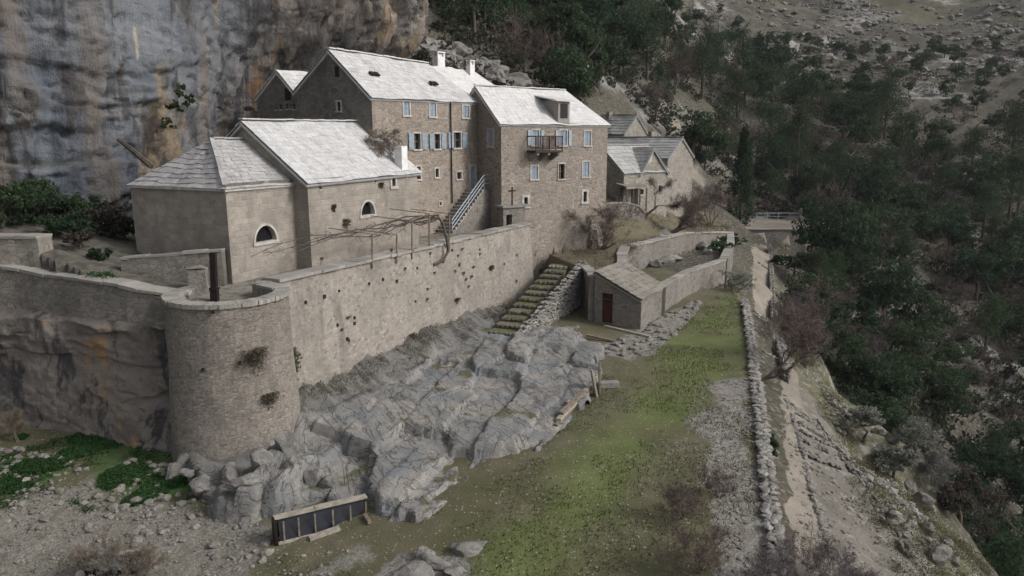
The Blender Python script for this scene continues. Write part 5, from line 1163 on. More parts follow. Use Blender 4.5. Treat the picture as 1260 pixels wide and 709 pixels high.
# ---------------------------------------------------------------- outside staircase with railing
sA, zA_ = hit(553, 278, m0 + nM * 1.4, m1 + nM * 1.4); s_top = dr[0] - .35; z_top = dr[2] - .03; z_bot = 4.75; nst = 14
s_bot = s_top - nst * .3
root = empty('outside_staircase', v3(mp(s_top - 2, -.7), 4.8), 'outdoor stone staircase with pale railing leading up to the blue door', 'stairs')
mb = MB(); 
for k in range(nst):
    z = z_bot + (z_top - z_bot) * (k + 1) / nst; a = s_bot + .3 * k; c = mp(a + .15, -.72); mb.box((c.x, c.y, (z + z_bot - .4) / 2), v3(tM, 0) * .15, v3(nM, 0) * -.7, Vector((0, 0, (z - z_bot + .4) / 2)))
    mb.box((c.x - tM.x * .02, c.y - tM.y * .02, z - .02), v3(tM, 0) * .18, v3(nM, 0) * -.715, Vector((0, 0, .03)))
mb.build('steps', M['cap'], root)
mb = MB(); wS = Wall(mp(s_bot + .2, -1.45), mp(s_top + 2.0, -1.45)); Lw = wS.L - 1.9
for (x0, x1, z0_, z1_) in ((0, Lw, z_bot + .1, z_top), (Lw, wS.L - .1, z_top, z_top)):
    mb.add([wS.p(x0, 4.4, 0), wS.p(x1, 4.4, 0), wS.p(x1, z1_, 0), wS.p(x0, z0_, 0), wS.p(x0, 4.4, -.22), wS.p(x1, 4.4, -.22), wS.p(x1, z1_, -.22), wS.p(x0, z0_, -.22)], [(0, 1, 2, 3), (7, 6, 5, 4), (0, 3, 7, 4), (3, 2, 6, 7), (2, 1, 5, 6)])
mb.build('flank_wall', M['rubble_grey'], root)
mb = MB(); c = mp(s_top + .95, -.72); mb.box((c.x, c.y, z_top - .1), v3(tM, 0) * .95, v3(nM, 0) * -.72, Vector((0, 0, .1))); mb.build('landing', M['cap'], root)
rl = MB()
P = [wS.p(.1, z_bot + .2, -.1), wS.p(Lw, z_top + .05, -.1), wS.p(wS.L - .15, z_top + .05, -.1)]
for h in (.38, .68, .98):
    rl.tube([P[0] + Vector((0, 0, h)), P[1] + Vector((0, 0, h)), P[2] + Vector((0, 0, h))], .035, 6)
rl.build('handrail', M['rail'], root)
for f in (0, .5, 1): p = P[0].lerp(P[1], f); q = MB(); q.tube([p, p + Vector((0, 0, 1.0))], .035, 6); q.build('rail_post', M['rail'], root)
q = MB(); q.tube([P[2], P[2] + Vector((0, 0, 1.0))], .035, 6); q.build('rail_post', M['rail'], root)

# gate porch with iron cross
ga = Wall(V2(aY(624, 270, 51.2)), V2(aY(646, 270, 52.0))); root = empty('gate_porch', v3(ga.A, 4.8), 'low stone gate porch with flat lid and dark opening in front of the tower', 'gate')
za, zb2 = aY(640, 252.5, 51.7).z, 4.6; mb = MB(); oh = ga.rect(626.5, 271, 7, 14); zc_ = za - .15
ga.block(mb, oh[1], ga.L, zb2, zc_, -.9, 0); ga.block(mb, oh[0] - .25, oh[0], zb2, zc_, -.9, 0); ga.block(mb, oh[0], oh[1], oh[3], zc_, -.9, 0); mb.build('wall', M['rubble_grey'], root)
q = MB(); ga.block(q, oh[0] + .01, oh[1] - .01, zb2, oh[3] - .01, -.6, -.5); q.build('door', M['darkwood'], root)
q = MB(); ga.block(q, oh[0] - .35, ga.L + .5, zc_, za, -1.0, .12); q.build('lid', M['drystone'], root)
c = ga.p(hit(631, 250, ga.A, ga.B)[0], za, -.1); zt_ = aY(631, 230, c.y).z; root = empty('iron_cross', c, 'thin dark iron cross standing on the gate porch', 'cross')
q = MB(); q.beam(c, (c.x, c.y, zt_), .1, .1); q.build('shaft', M['rust'], root); q = MB(); zc_ = zt_ - .28; q.beam(c + v3(ga.t, 0) * -.27 + Vector((0, 0, zc_ - c.z)), c + v3(ga.t, 0) * .27 + Vector((0, 0, zc_ - c.z)), .1, .1); q.build('cross_arm', M['rust'], root)
# obelisk pillar near the bare tree
p = aY(732, 301, 57.2); p.z = gz(p.x, p.y) - .1; pt = aY(732, 283, 57.2); mb = MB()
mb.add([(p.x - .3, p.y - .3, p.z), (p.x + .3, p.y - .3, p.z), (p.x + .3, p.y + .3, p.z), (p.x - .3, p.y + .3, p.z), (p.x - .13, p.y - .13, pt.z), (p.x + .13, p.y - .13, pt.z), (p.x + .13, p.y + .13, pt.z), (p.x - .13, p.y + .13, pt.z)], [(3, 2, 1, 0), (4, 5, 6, 7), (0, 1, 5, 4), (1, 2, 6, 5), (2, 3, 7, 6), (3, 0, 4, 7)])
one(mb, 'stone_obelisk', M['drystone_dark'], 'small dark tapering stone pillar at the foot of the tower', 'pillar')

# ---------------------------------------------------------------- pergola and vine
root = empty('pergola', wallp(38, 5.4, -.3), 'thin weathered pergola posts and wires on the terrace wall below the church', 'pergola')
pp_ = []
for px, yt, yb in ((457, 287, 330), (487, 288, 324), (506, 271, 319), (527, 262, 307), (551.5, 262, 309)):
    a = wallpt(px, yb); b = wallpt(px, yt); b = Vector((a.x + .05, a.y, b.z)); a = Vector((a.x + nW.x * .06, a.y + nW.y * .06, a.z)); q = MB(); q.tube([a, b + Vector((nW.x * .06, nW.y * .06, 0))], .045, 7); q.build('post', M['wood'], root); pp_.append(b)
q = MB()
for b in pp_:
    e = b - v3(nW, 0) * 2.6 + Vector((0, 0, .15)); q.tube([b, e], .022, 5)
for a, b in zip(pp_[:-1], pp_[1:]): q.tube([a, b], .02, 5); q.tube([a - v3(nW, 0) * 1.3 + Vector((0, 0, .07)), b - v3(nW, 0) * 1.3 + Vector((0, 0, .07))], .015, 5)
q.build('cross_pole', M['wood'], root)
root = empty('grape_vine', wallpt(533, 326), 'leafless old vine growing from the terrace wall up and over the pergola', 'vine')
pts = [wallpt(x, y) + v3(nW, 0) * o for x, y, o in ((533, 326, .0), (541, 320, .25), (546, 309, .3), (545, 297, .3), (543, 286, .25), (544, 277, .1), (540, 268, 0))]
q = MB(); q.tube(pts, [.09, .1, .1, .085, .08, .07, .06], 8); q.build('stem', M['bark'], root)
q = MB(); rv = random.Random(5)
for k in range(7):
    st = pts[-1] + Vector((rv.uniform(-.2, .1), rv.uniform(-.3, .3), rv.uniform(-.1, .2))); P = [st]; o = rv.uniform(0, 1.6)
    L = rv.uniform(3, 12.5) if k > 1 else 12.5
    for i in range(1, 14):
        f = i / 13; c = pts[-1] - v3(dW, 0) * L * f - v3(nW, 0) * (o * min(1, f * 3) + .25 * math.sin(f * 9 + k)); P.append(Vector((c.x, c.y, 6.95 - .35 * f + .16 * math.sin(f * 11 + k * 2) + rv.uniform(-.06, .06))))
    q.tube(P, [.04 - .026 * i / 13 for i in range(14)], 5)
    for i in range(2, 13):
        for _ in range(2): e = P[i] + Vector((rv.uniform(-.5, .5), rv.uniform(-.5, .5), rv.uniform(-.35, .25))); q.tube([P[i], (P[i] + e) / 2 + Vector((0, 0, .06)), e], [.011, .008, .005], 3)
q.build('branches', M['bark'], root)

# ---------------------------------------------------------------- trough, planks, boards
tb = aZ(343, 668, -1.2); te = aZ(452, 634, -1.0); dT = (te - tb); dT.z = 0; LTt = dT.length; dT.normalize(); nT_ = Vector((dT.y, -dT.x, 0)); z0 = -1.25
root = empty('wooden_frame', tb, 'long low wooden frame lined with black plastic at the edge of the lawn', 'frame')
wt_ = Wall(V2(tb), V2(tb) + V2(dT) * LTt); H_ = .78
q = MB(); wt_.block(q, .0, LTt, z0 + .1, z0 + H_, -.32, -.28); q.build('back_sheet', M['tar'], root)
q = MB(); q.add([wt_.p(.05, z0 + H_ - .06, -.27), wt_.p(LTt - .05, z0 + H_ - .06, -.27), wt_.p(LTt - .05, z0 + .05, .02), wt_.p(.05, z0 + .05, .02), wt_.p(.05, z0 + H_ - .06, -.25), wt_.p(LTt - .05, z0 + H_ - .06, -.25), wt_.p(LTt - .05, z0 + .05, .04), wt_.p(.05, z0 + .05, .04)], [(0, 1, 2, 3), (7, 6, 5, 4), (0, 4, 5, 1), (3, 2, 6, 7)]); q.build('black_sheet', M['tar'], root)
q = MB(); wt_.block(q, -.06, LTt * .42, z0 + H_, z0 + H_ + .06, -.36, -.12); wt_.block(q, LTt * .425, LTt + .06, z0 + H_ + .02, z0 + H_ + .075, -.37, -.1); q.build('top_board', M['woodpale'], root)
q = MB(); wt_.block(q, -.02, LTt + .1, z0 + .02, z0 + .1, .03, .1); q.build('bottom_rail', M['woodpale'], root)
for f in (.06, .22, .4, .6, .8, .98): q = MB(); wt_.block(q, LTt * f - .025, LTt * f + .025, z0, z0 + H_ - .01, .04, .08); q.build('upright', M['wood'], root)
q = MB(); wt_.block(q, -.12, -.02, z0 - .05, z0 + H_ + .02, -.36, .06); q.build('end_post', M['rust'], root)
def plank(a, b, w, h, label, mat='woodpale', lift=.04, name='plank', group=None):
    a = Vector(a); b = Vector(b); a.z = top_z(a.x, a.y) + lift; b.z = top_z(b.x, b.y) + lift; mb = MB(); mb.beam(a, b, w, h); return one(mb, name, M[mat], label, 'plank', group)
plank(aZ(381, 666, -1.2), aZ(418, 653, -1.1), .22, .09, 'grey weathered board lying in the grass before the black-lined frame', 'woodpale', .06)
plank(aZ(449, 638, -1.0), aZ(455, 648, -1.0), .12, .1, 'short reddish wooden stake at the right end of the black-lined frame', 'wood', .08)
# two boards leaning against the shelf edge, and a timber pile
for (xt, yt, xb, yb, w, lab, mt) in ((728, 455, 734, 486, .32, 'pale board leaning upright against the rock shelf', 'woodpale'), (738, 446, 738, 484, .16, 'dark post standing upright beside the pale leaning board', 'wood')):
    b = aZ(xb, yb, 0); b.z = gz(b.x, b.y) - .05; t_ = aY(xt, yt, b.y + .15); mb = MB(); mb.beam(b, t_, .08, w, Vector((.2, -1, 0))); one(mb, 'leaning_board', M[mt], lab, 'board')
a = aZ(748, 476, 0); mb = MB(); mb.box((a.x, a.y, .12), (.5, .05, 0), (-.02, .22, 0), (0, 0, .12)); one(mb, 'stone_block', M['drystone'], 'lone rectangular stone block lying on the lawn near the upright boards', 'block')
for k in range(6):
    a = aZ(684 + k * 3, 527 - k * 4.5, -.1); b = aZ(712 + k * 3.5, 497 - k * 3, -.05); a.z = .02 + .1 * (k % 3); b.z = .1 + .1 * (k % 3); mb = MB(); mb.beam(a, b, rnd.uniform(.14, .24), rnd.uniform(.07, .12)); one(mb, 'timber_beam', M['woodpale' if k % 2 else 'wood'], 'weathered beam in the timber pile along the foot of the rock shelf', 'beam', 'timber pile by the rock shelf')
plank(aZ(722, 415, .2), aZ(757, 421, .1), .16, .12, 'grey beam lying on the ground below the shed door', 'wood', .08); plank(aZ(744, 402, .1), aZ(800, 416, 0), .18, .12, 'long stone-grey sill beam at the foot of the shed gable', 'woodpale', .05)
plank(aZ(628, 678, -.7) , aZ(630, 679, -.7), .01, .01, 'x') if False else None
# people on the far platform
def person(loc, label, shirt, rz, lean=0, step=.12):
    root = empty('person', loc, label, 'person', None, rz)
    me = bpy.data.meshes.new('body'); V = [(0,0,.95),(0,0,1.2),(0,.02,1.42),(0,.03,1.54),(0,.04,1.66),(0,.04,1.76), (-.1,0,.9),(-.11,step,.5),(-.11,step*.6,.08),(-.11,step*.6+.14,.04),(.1,0,.9),(.11,-step,.5),(.11,-step*1.6,.08),(.11,-step*1.6+.14,.04),
        (-.19,.02,1.4),(-.25,-.04,1.12),(-.24,.06,.86),(.19,.02,1.4),(.25,.02,1.12),(.2,.16,.95)]
    E_ = [(0,1),(1,2),(2,3),(3,4),(4,5),(0,6),(6,7),(7,8),(8,9),(0,10),(10,11),(11,12),(12,13),(2,14),(14,15),(15,16),(2,17),(17,18),(18,19)]
    rad = [.15,.15,.16,.06,.1,.08,.1,.07,.05,.04,.1,.07,.05,.04,.07,.05,.04,.07,.05,.04]
    me.from_pydata(V, E_, []); o = bpy.data.objects.new('body', me); COL.objects.link(o); o.parent = root
    md = o.modifiers.new('s', 'SKIN'); o.modifiers.new('d', 'SUBSURF').levels = 1
    for i, r_ in enumerate(rad): me.skin_vertices[0].data[i].radius = (r_, r_ * .8)
    me.skin_vertices[0].data[0].use_root = True; me.materials.append(M['cloth_dark'])
    q = MB(); Mw = wm(root)
    vs, fs = ICO[1]; q.add([Mw @ Vector((x * .1, .04 + y * .115, 1.68 + z * .13)) for x, y, z in vs], fs); q.build('hair', M['cloth_dark'], root, True)
    q = MB(); q.add([Mw @ Vector((x * .225, .02 + y * .17, 1.24 + z * .25)) for x, y, z in vs], fs); q.build('jacket', M[shirt], root, True)
p1 = aZ(1009.5, 269.5, -.45); p2 = aZ(1014.5, 269.5, -.45)
person((p1.x, p1.y, -.45), 'walker in a pale jacket and dark trousers on the far turning place', 'cloth_white', .4); person((p2.x, p2.y + .4, -.45), 'walker all in dark clothes, right one of the pair on the turning place', 'cloth_dark', -.5)

# ---------------------------------------------------------------- boulders and loose stones
rb_ = random.Random(11)
for k, (px, py, z, sx, sy, sz, lab) in enumerate(((250, 610, -1.1, .8, .7, .55, 'broad pale block at the bastion foot, nearest the bright green plants'), (288, 600, -.9, .6, .6, .6, 'upright grey block under the bastion, second from the left'),
     (300, 628, -1.1, 1.0, .6, .45, 'long low boulder in front of the bastion blocks'), (325, 600, -.9, .55, .6, .55, 'square grey block under the middle of the bastion'), (358, 585, -.9, .75, .7, .8, 'tall pale boulder at the right foot of the bastion'),
     (385, 600, -.9, .8, .7, .7, 'big slab-sided boulder just above the wooden frame'), (360, 612, -1.1, .5, .45, .4, 'small boulder behind the wooden frame, left of the green tuft'), (405, 608, -1.0, .55, .5, .45, 'rounded boulder behind the top board of the wooden frame'), (232, 600, -1.1, .4, .4, .3, 'small stone at the left end of the bastion blocks'), (340, 565, -.6, .7, .6, .6, 'boulder wedged against the bastion where the wall begins'))):
    p = aZ(px, py, z); mb = MB(); mb.rock((p.x, p.y, top_z(p.x, p.y) + sz * .1), sx * .62, sy * .62, sz * .62, rb_, 3, .3, rb_.uniform(-.4, .4)); one(mb, 'boulder', M['boulder'], lab, 'boulder')
for k, (px, py, sx, sy, sz, lab) in enumerate(((505, 705, .55, .5, .32, 'pale boulder cut by the bottom edge of the picture'), (535, 692, .5, .4, .25, 'flat pale rock right of the bottom-edge boulder'), (578, 676, .6, .35, .2, 'long flat white rock in the lawn, rightmost of the bottom rocks'), (522, 683, .35, .3, .25, 'grey rounded rock behind the flat pale rock'), (560, 700, .35, .3, .16, 'small half-buried rock between the bottom rocks'))):
    p = aZ(px, py, -.75); mb = MB(); mb.rock((p.x, p.y, gz(p.x, p.y) + sz * .2), sx, sy, sz, rb_, 3, .3, rb_.uniform(-.6, .6)); one(mb, 'boulder', M['boulder'], lab, 'boulder')
for px, py in ((820, 322), (812, 318), (806, 326), (818, 314), (878, 306), (884, 300), (870, 312), (890, 306), (865, 306), (830, 320)):
    p = aZ(px, py, 1.1); mb = MB(); mb.rock((p.x, p.y, gz(p.x, p.y) + .2), rb_.uniform(.4, .8), rb_.uniform(.3, .6), rb_.uniform(.3, .55), rb_, 2, .3); one(mb, 'loose_rock', M['drystone'], 'pale loose rock piled on the little terrace between the two garden walls', 'rock', 'rocks on the shed terrace')
for px, py, s in ((1118, 600, .7), (1132, 622, .9), (1140, 655, .6), (1096, 545, .6), (1085, 520, .7), (1150, 690, .8), (1128, 640, .5), (1160, 672, .5), (1105, 575, .5), (1064, 502, .6), (1046, 478, .5), (1136, 580, .6)):
    s *= .6; p = ghit(px, py); mb = MB(); mb.rock((p.x, p.y, p.z + s * .15), s * 1.1, s * .7, s * .8, rb_, 3, .4); one(mb, 'bank_rock', M['drystone_dark'], 'pale rock cropping out of the scrubby bank between path and ravine', 'rock', 'rocks on the ravine bank')
mb = MB(); s = 0
def scatter(poly, z, n, lo, hi, sub=0, f=None):
    xs = [p[0] for p in poly]; ys = [p[1] for p in poly]; X = np.array([rb_.uniform(min(xs), max(xs)) for _ in range(n * 3)]); Y = np.array([rb_.uniform(min(ys), max(ys)) for _ in range(n * 3)])
    ok = inpoly(X, Y, poly) & (fbm(X * .6, Y * .6, None, 4, 32) > -.25); X, Y = X[ok][:n], Y[ok][:n]; Z = ground_z(X, Y)
    for x, y, z_ in zip(X, Y, Z):
        s = lo + (hi - lo) * rb_.random() ** 3; mb.rock((x, y, z_ + s * .25), s * rb_.uniform(.8, 1.3), s, s * .6, rb_, sub, .3)
scatter(pxpoly([(860, 470), (923, 465), (928, 520), (948, 640), (958, 750), (860, 750), (905, 650), (862, 575), (840, 520)], -.05), 0, 1500, .02, .075)
scatter(pxpoly([(-60, 600), (120, 600), (300, 640), (340, 680), (430, 690), (420, 750), (-60, 750)], -1.4), 0, 1300, .02, .09)
scatter(pxpoly([(0, 560), (230, 580), (330, 640), (330, 690), (0, 640)], -1.2), 0, 500, .04, .2)
scatter(pxpoly([(735, 432), (775, 412), (850, 372), (868, 368), (850, 392), (812, 432), (770, 444)], 0), 0, 300, .05, .25)
scatter(pxpoly([(420, 700), (600, 670), (700, 560), (800, 520), (900, 560), (880, 700)], -.4), 0, 130, .02, .06)
scatter(pxpoly([(1010, 480), (1060, 500), (1180, 680), (1120, 720), (1030, 560)], -3), 0, 500, .05, .28)
scatter(pxpoly([(960, 480), (1000, 500), (1110, 680), (980, 720)], -1.8), 0, 500, .03, .1)
sg = MB(); r5 = random.Random(15); A5 = [r5.uniform(.3, .8) for _ in range(5200)]; D5 = [r5.uniform(165, 330) for _ in range(5200)]; X5 = np.array(D5) * np.array(A5); Y5 = np.array(D5); Z5 = ground_z(X5, Y5); n5 = fbm(X5 * .04, Y5 * .04, None, 4, 44)
for x, y, z, nn_, a in zip(X5, Y5, Z5, n5, A5):
    if .0125 * (math.hypot(x, y) - 182) + .15 * (a - .42) < .0 or nn_ < .08: continue
    s = .25 + 1.1 * r5.random() ** 3; sg.rock((x, y, z + s * .1), s * r5.uniform(.9, 1.6), s, s * .55, r5, 0, .3)
tag(sg.build('hillside_rocks', M['drystone_dark'], None, uvmode=None), kind='stuff')
o = mb.build('gravel', M['gravel'], None, uvmode=None); tag(o, kind='stuff')
mb = MB(); 
for k in range(16):
    px, py, s = rb_.uniform(936, 974), rb_.uniform(62, 92), rb_.uniform(1.4, 3.0); p = ghit(px, py); mb.rock((p.x, p.y, p.z + s * .35), s, s * .8, s * 1.2, rb_, 3, .35)
one(mb, 'rock_outcrop', M['boulder'], 'pale crag standing out of the dark wood high on the slope', 'rock')
for px, py, d, s in ((560, 62, 74, 1.6), (590, 80, 74, 1.8), (660, 112, 80, 1.6), (520, 55, 72, 2.2), (548, 72, 74, 2), (575, 85, 76, 2), (600, 95, 77, 2.6), (618, 100, 78, 2.2), (640, 107, 80, 2), (500, 40, 71, 2)):
    p = ghit(px, py); mb = MB(); mb.rock((p.x, p.y, p.z - .35), s * 1.2, s * .8, s * .6, rb_, 3, .5); one(mb, 'ridge_rock', M['boulder'], 'grey rock on the bare ridge rising behind the white roofs', 'rock', 'rocks on the ridge behind the roofs')
# ---------------------------------------------------------------- vegetation
rv = np.random.default_rng(3)
def leaf_mesh(name, cen, size, mat, aspect=.6, droop=0, flat=0):
    """one mesh of many small leaf faces at the points cen"""
    n = len(cen); s = size * rv.uniform(.6, 1.4, n)[:, None]
    a = rv.normal(size=(n, 3)); a[:, 2] *= (1 - flat); a /= np.linalg.norm(a, axis=1)[:, None]
    b = rv.normal(size=(n, 3)); b -= (b * a).sum(1)[:, None] * a; b /= np.linalg.norm(b, axis=1)[:, None]
    a = a * s; b = b * s * aspect
    V = np.stack([cen - a, cen + b * .9 + a * .1, cen + a, cen - b * .9 + a * .1], 1).reshape(-1, 3)
    me = bpy.data.meshes.new(name); me.vertices.add(4 * n); me.vertices.foreach_set('co', V.ravel())
    me.loops.add(4 * n); me.loops.foreach_set('vertex_index', np.arange(4 * n)); me.polygons.add(n); me.polygons.foreach_set('loop_start', np.arange(n) * 4); me.polygons.foreach_set('loop_total', np.full(n, 4))
    me.update(calc_edges=True); me.materials.append(mat); return me
def crown_points(n, rx, ry, rz, lobes, lr, shell=.75, top=.0):
    """points of an uneven crown: lobes of leaf clumps inside an ellipsoid"""
    L = []
    for _ in range(lobes):
        while True:
            p = rv.uniform(-1, 1, 3)
            if .1 < (p ** 2).sum() < 1 and p[2] > -.75: break
        r = lr * rv.uniform(.55, 1.25); p = p * (1 - r * .35)
        L.append((p * np.array([rx, ry, rz]), r))
    out = []
    per = n // lobes
    for c, r in L:
        # clumps inside each lobe
        k = max(6, int(per / 14)); d = rv.normal(size=(k, 3)); d /= np.linalg.norm(d, axis=1)[:, None]; d *= (rv.random(k) ** .35)[:, None]
        d[:, 2] = np.where(d[:, 2] < -.4, d[:, 2] * .4, d[:, 2])
        cc = c + d * r * np.array([rx, ry, rz * .8])
        for q in cc: out.append(q + rv.normal(size=(14, 3)) * r * np.array([rx, ry, rz]) * .13)
    return np.concatenate(out)
def branch(mb, p, d, L, r, depth, rng, spread=.6, up=.15, n=6, kids=(2, 4), minr=.006, wig=.18):
    p = Vector(p); P = [p.copy()]; d = Vector(d).normalized(); seg = 4 if depth > 1 else 3
    for i in range(seg):
        d = (d + Vector((rng.gauss(0, wig), rng.gauss(0, wig), rng.gauss(0, wig) + up * .3))).normalized(); p = p + d * L / seg; P.append(p.copy())
    rad = [max(minr, r * (1 - .55 * i / seg)) for i in range(seg + 1)]
    mb.tube(P, rad, n if depth > 1 else 3, depth > 2)
    if depth <= 0: return
    for k in range(rng.randint(*kids) + (1 if depth == 1 else 0)):
        i = rng.randint(max(1, seg - 2), seg) if k else seg; b = P[i]
        nd = (d + Vector((rng.gauss(0, spread), rng.gauss(0, spread), rng.gauss(0, spread * .7) + up))).normalized()
        branch(mb, b, nd, L * rng.uniform(.55, .85), rad[i] * .68, depth - 1, rng, spread, up, n, kids, minr, wig)
def trunk_mb(h, r, crown_r, rng, limbs=5, lean=.05):
    mb = MB(); P = [Vector((0, 0, -.4))]
    for i in range(1, 6): P.append(Vector((rng.gauss(0, lean) * i * .3, rng.gauss(0, lean) * i * .3, h * i / 5)))
    mb.tube(P, [r * 1.3, r, r * .9, r * .8, r * .65, r * .4], 8)
    for k in range(limbs):
        b = P[rng.randint(2, 5)]; a = k * 6.28 / limbs + rng.uniform(-.4, .4); e = b + Vector((math.cos(a) * crown_r * .7, math.sin(a) * crown_r * .7, crown_r * rng.uniform(.3, .8)))
        mb.tube([b, b.lerp(e, .5) + Vector((0, 0, -.1 * crown_r)), e], [r * .5, r * .33, r * .12], 5)
    return mb
TREE_N = 0
def link_tree(name, crown_me, trunk_me, loc, label, cat='tree', group=None, s=1.0, rz=0, sz=1.0, part='crown'):
    o = empty(name, loc, label, cat, group, rz); o.scale = (s, s, s * sz)
    c = bpy.data.objects.new(part, crown_me); COL.objects.link(c); c.parent = o
    if trunk_me: t = bpy.data.objects.new('trunk', trunk_me); COL.objects.link(t); t.parent = o
    return o
def mesh_of(mb, mat, name='trunk'):
    me = bpy.data.meshes.new(name); me.from_pydata(mb.v, [], mb.f); me.update(); me.materials.append(mat); return me
rg = random.Random(21)
# prototypes (unit sizes in metres)
OAK = []
for k in range(5):
    rx, rz = rg.uniform(2.6, 3.2), rg.uniform(2.1, 2.8); pts = crown_points(3600, rx, rx * rg.uniform(.85, 1.1), rz, rg.randint(11, 16), .42); pts[:, 2] += rz * 1.0 + 1.0
    OAK.append((leaf_mesh('oak_crown', pts, .16, M['leaf_dark']), mesh_of(trunk_mb(rz * 1.2, .2, rx, rg), M['bark'])))
PINE = []
for k in range(5):
    H = rg.uniform(6.5, 8.5); P = []
    for t in range(rg.randint(9, 12)):
        f = (t + .5) / 11; zc = H * (.3 + .7 * f); w = (1 - f) * 2.3 + .6; a = rg.uniform(0, 6.28); c = np.array([math.cos(a) * w * .55 * rg.random(), math.sin(a) * w * .55 * rg.random(), zc])
        for q in range(16):
            a = rg.uniform(0, 6.28); r = w * math.sqrt(rg.random()); P.append(c + np.array([math.cos(a) * r, math.sin(a) * r, rg.gauss(0, .28) - r * .12]) + rv.normal(size=(20, 3)) * [.3, .3, .2])
    PINE.append((leaf_mesh('pine_crown', np.concatenate(P), .15, M['leaf_pine'], .3), mesh_of(trunk_mb(H * .95, .17, 1.6, rg, 7), M['bark'])))
GREY = []
for k in range(4):
    mb = MB(); 
    for q in range(4): branch(mb, (rg.gauss(0, .15), rg.gauss(0, .15), -.2), (rg.gauss(0, .5), rg.gauss(0, .5), 1.2), 1.9, .08, 4, rg, .5, .12, 5, (2, 3), .012)
    pts = crown_points(1500, 2.1, 2.1, 1.7, 12, .42); pts[:, 2] += 2.2
    GREY.append((leaf_mesh('brown_crown', pts, .2, M['leaf_grey'], .12), mesh_of(mb, M['twig'])))
BUSH = []
for k in range(4):
    pts = crown_points(1600, 1.1, 1.0, .8, 9, .45); pts[:, 2] += .75; BUSH.append(leaf_mesh('foliage', pts, .1, M['leaf_dark']))

# ---------------- forest: every tree an object
def forest():
    global TREE_N
    pts = []; r_ = random.Random(77); tries = 0
    cells = {}
    def ok(x, y, d):
        g = (int(x // 6), int(y // 6))
        for i in (-1, 0, 1):
            for j in (-1, 0, 1):
                for (a, b, c) in cells.get((g[0] + i, g[1] + j), ()):
                    if (a - x) ** 2 + (b - y) ** 2 < (d * .5 + c * .5) ** 2: return False
        return True
    cottage = pxpoly([(735, 300), (900, 300), (900, 250), (740, 250)], 2)
    N = 42000; ang = np.array([r_.uniform(-.2, .82) for _ in range(N)]); dist = np.array([38 + 200 * r_.random() ** 1.05 for _ in range(N)])
    X = dist * np.tan(ang) ; Y = dist.copy(); Z = ground_z(X, Y); den = fbm(X * .035, Y * .035, None, 4, 91); R_ = X / Y
    for x, y, z, dn, ra in zip(X, Y, Z, den, R_):
        if len(pts) > 860: break
        if ra > .78 or ra < -.2: continue
        px = CX + F * x / y; py = 168 + (HC - z) * F / y
        if py < -60 or py > 900 or px > 1330: continue
        # keep clear: terrace complex, path, cottages, ridge, platform, pale track
        if y < 50 and ra < .55: continue
        if y < 100 and ra < .37 and ra > .1: continue
        if y < 118 and .12 < ra < .42: continue
        if y < 71 and ra < .05: continue
        if ra < .1 and y < 73: continue
        if .1 < ra and ra < .2 and y < 104: continue
        if ra < .1 and z < 9: continue
        if y < 66 and ra < .66 and x - .295 * (y - 19) < 17: continue
        if abs(px - 850) < 42 and 120 < py < 188 and y < 150: continue
        open_ = .0125 * (math.hypot(x, y) - 182) + .15 * (ra - .42) + .35 * dn
        big = 1
        if open_ > .12 and r_.random() > .12: continue
        if open_ > 0 and r_.random() > .5: continue
        if abs(px - 912) < 24 and y < 150: continue
        if 480 < px < 665 and py > 5 + (px - 490) * .62: continue
        d = 4.6 if y < 110 else 5.6
        if not ok(x, y, d): continue
        cells.setdefault((int(x // 6), int(y // 6)), []).append((x, y, d)); pts.append((x, y, z, dn, ra, open_))
    pts.sort(key=lambda q: q[1])
    cnt = {'oak': 0, 'pine': 0, 'grey': 0}
    for i, (x, y, z, dn, ra, op) in enumerate(pts):
        q = r_.random(); far = y > 120
        kind = 'pine' if (q < (.5 if far else .25)) else ('grey' if q > .7 and dn > -.2 else 'oak')
        if op > 0: kind = 'grey' if q > .6 else 'oak'
        if cnt[kind] >= 290: kind = 'oak' if kind != 'oak' else 'pine'
        cnt[kind] += 1; s = r_.uniform(.75, 1.3) * (1.2 if y < 110 else 1.4) * (.45 if op > 0 else 1); rz = r_.uniform(0, 6.28)
        if y < 82 and ra > .4: s *= .72
        if kind == 'oak': P = OAK[i % 5]; lab = 'round dark evergreen tree packed in the wood on the ravine slope'; g = 'evergreen trees of the ravine wood'; nm = 'evergreen_oak'
        elif kind == 'pine': P = PINE[i % 5]; lab = 'green pine rising out of the mixed wood on the mountainside'; g = 'pines of the mountain wood'; nm = 'pine_tree'; s *= .95
        else: P = GREY[i % 4]; lab = 'leafless brown-grey tree among the evergreens on the ravine slope'; g = 'leafless trees in the wood'; nm = 'leafless_tree'; s *= 1.15
        if far:
            lab = {'oak': 'round dark evergreen tree high on the mountainside behind the houses', 'pine': 'green pine high on the mountainside behind the houses', 'grey': 'leafless brown-grey tree high on the mountainside behind the houses'}[kind]; g = g.replace('ravine wood', 'upper slope').replace('mountain wood', 'upper slope').replace('in the wood', 'on the upper slope')
        link_tree(nm, P[0], P[1], (x, y, z - .2), lab, 'tree', g, s, rz, r_.uniform(.85, 1.15))
    print('forest', len(pts), cnt)
forest()
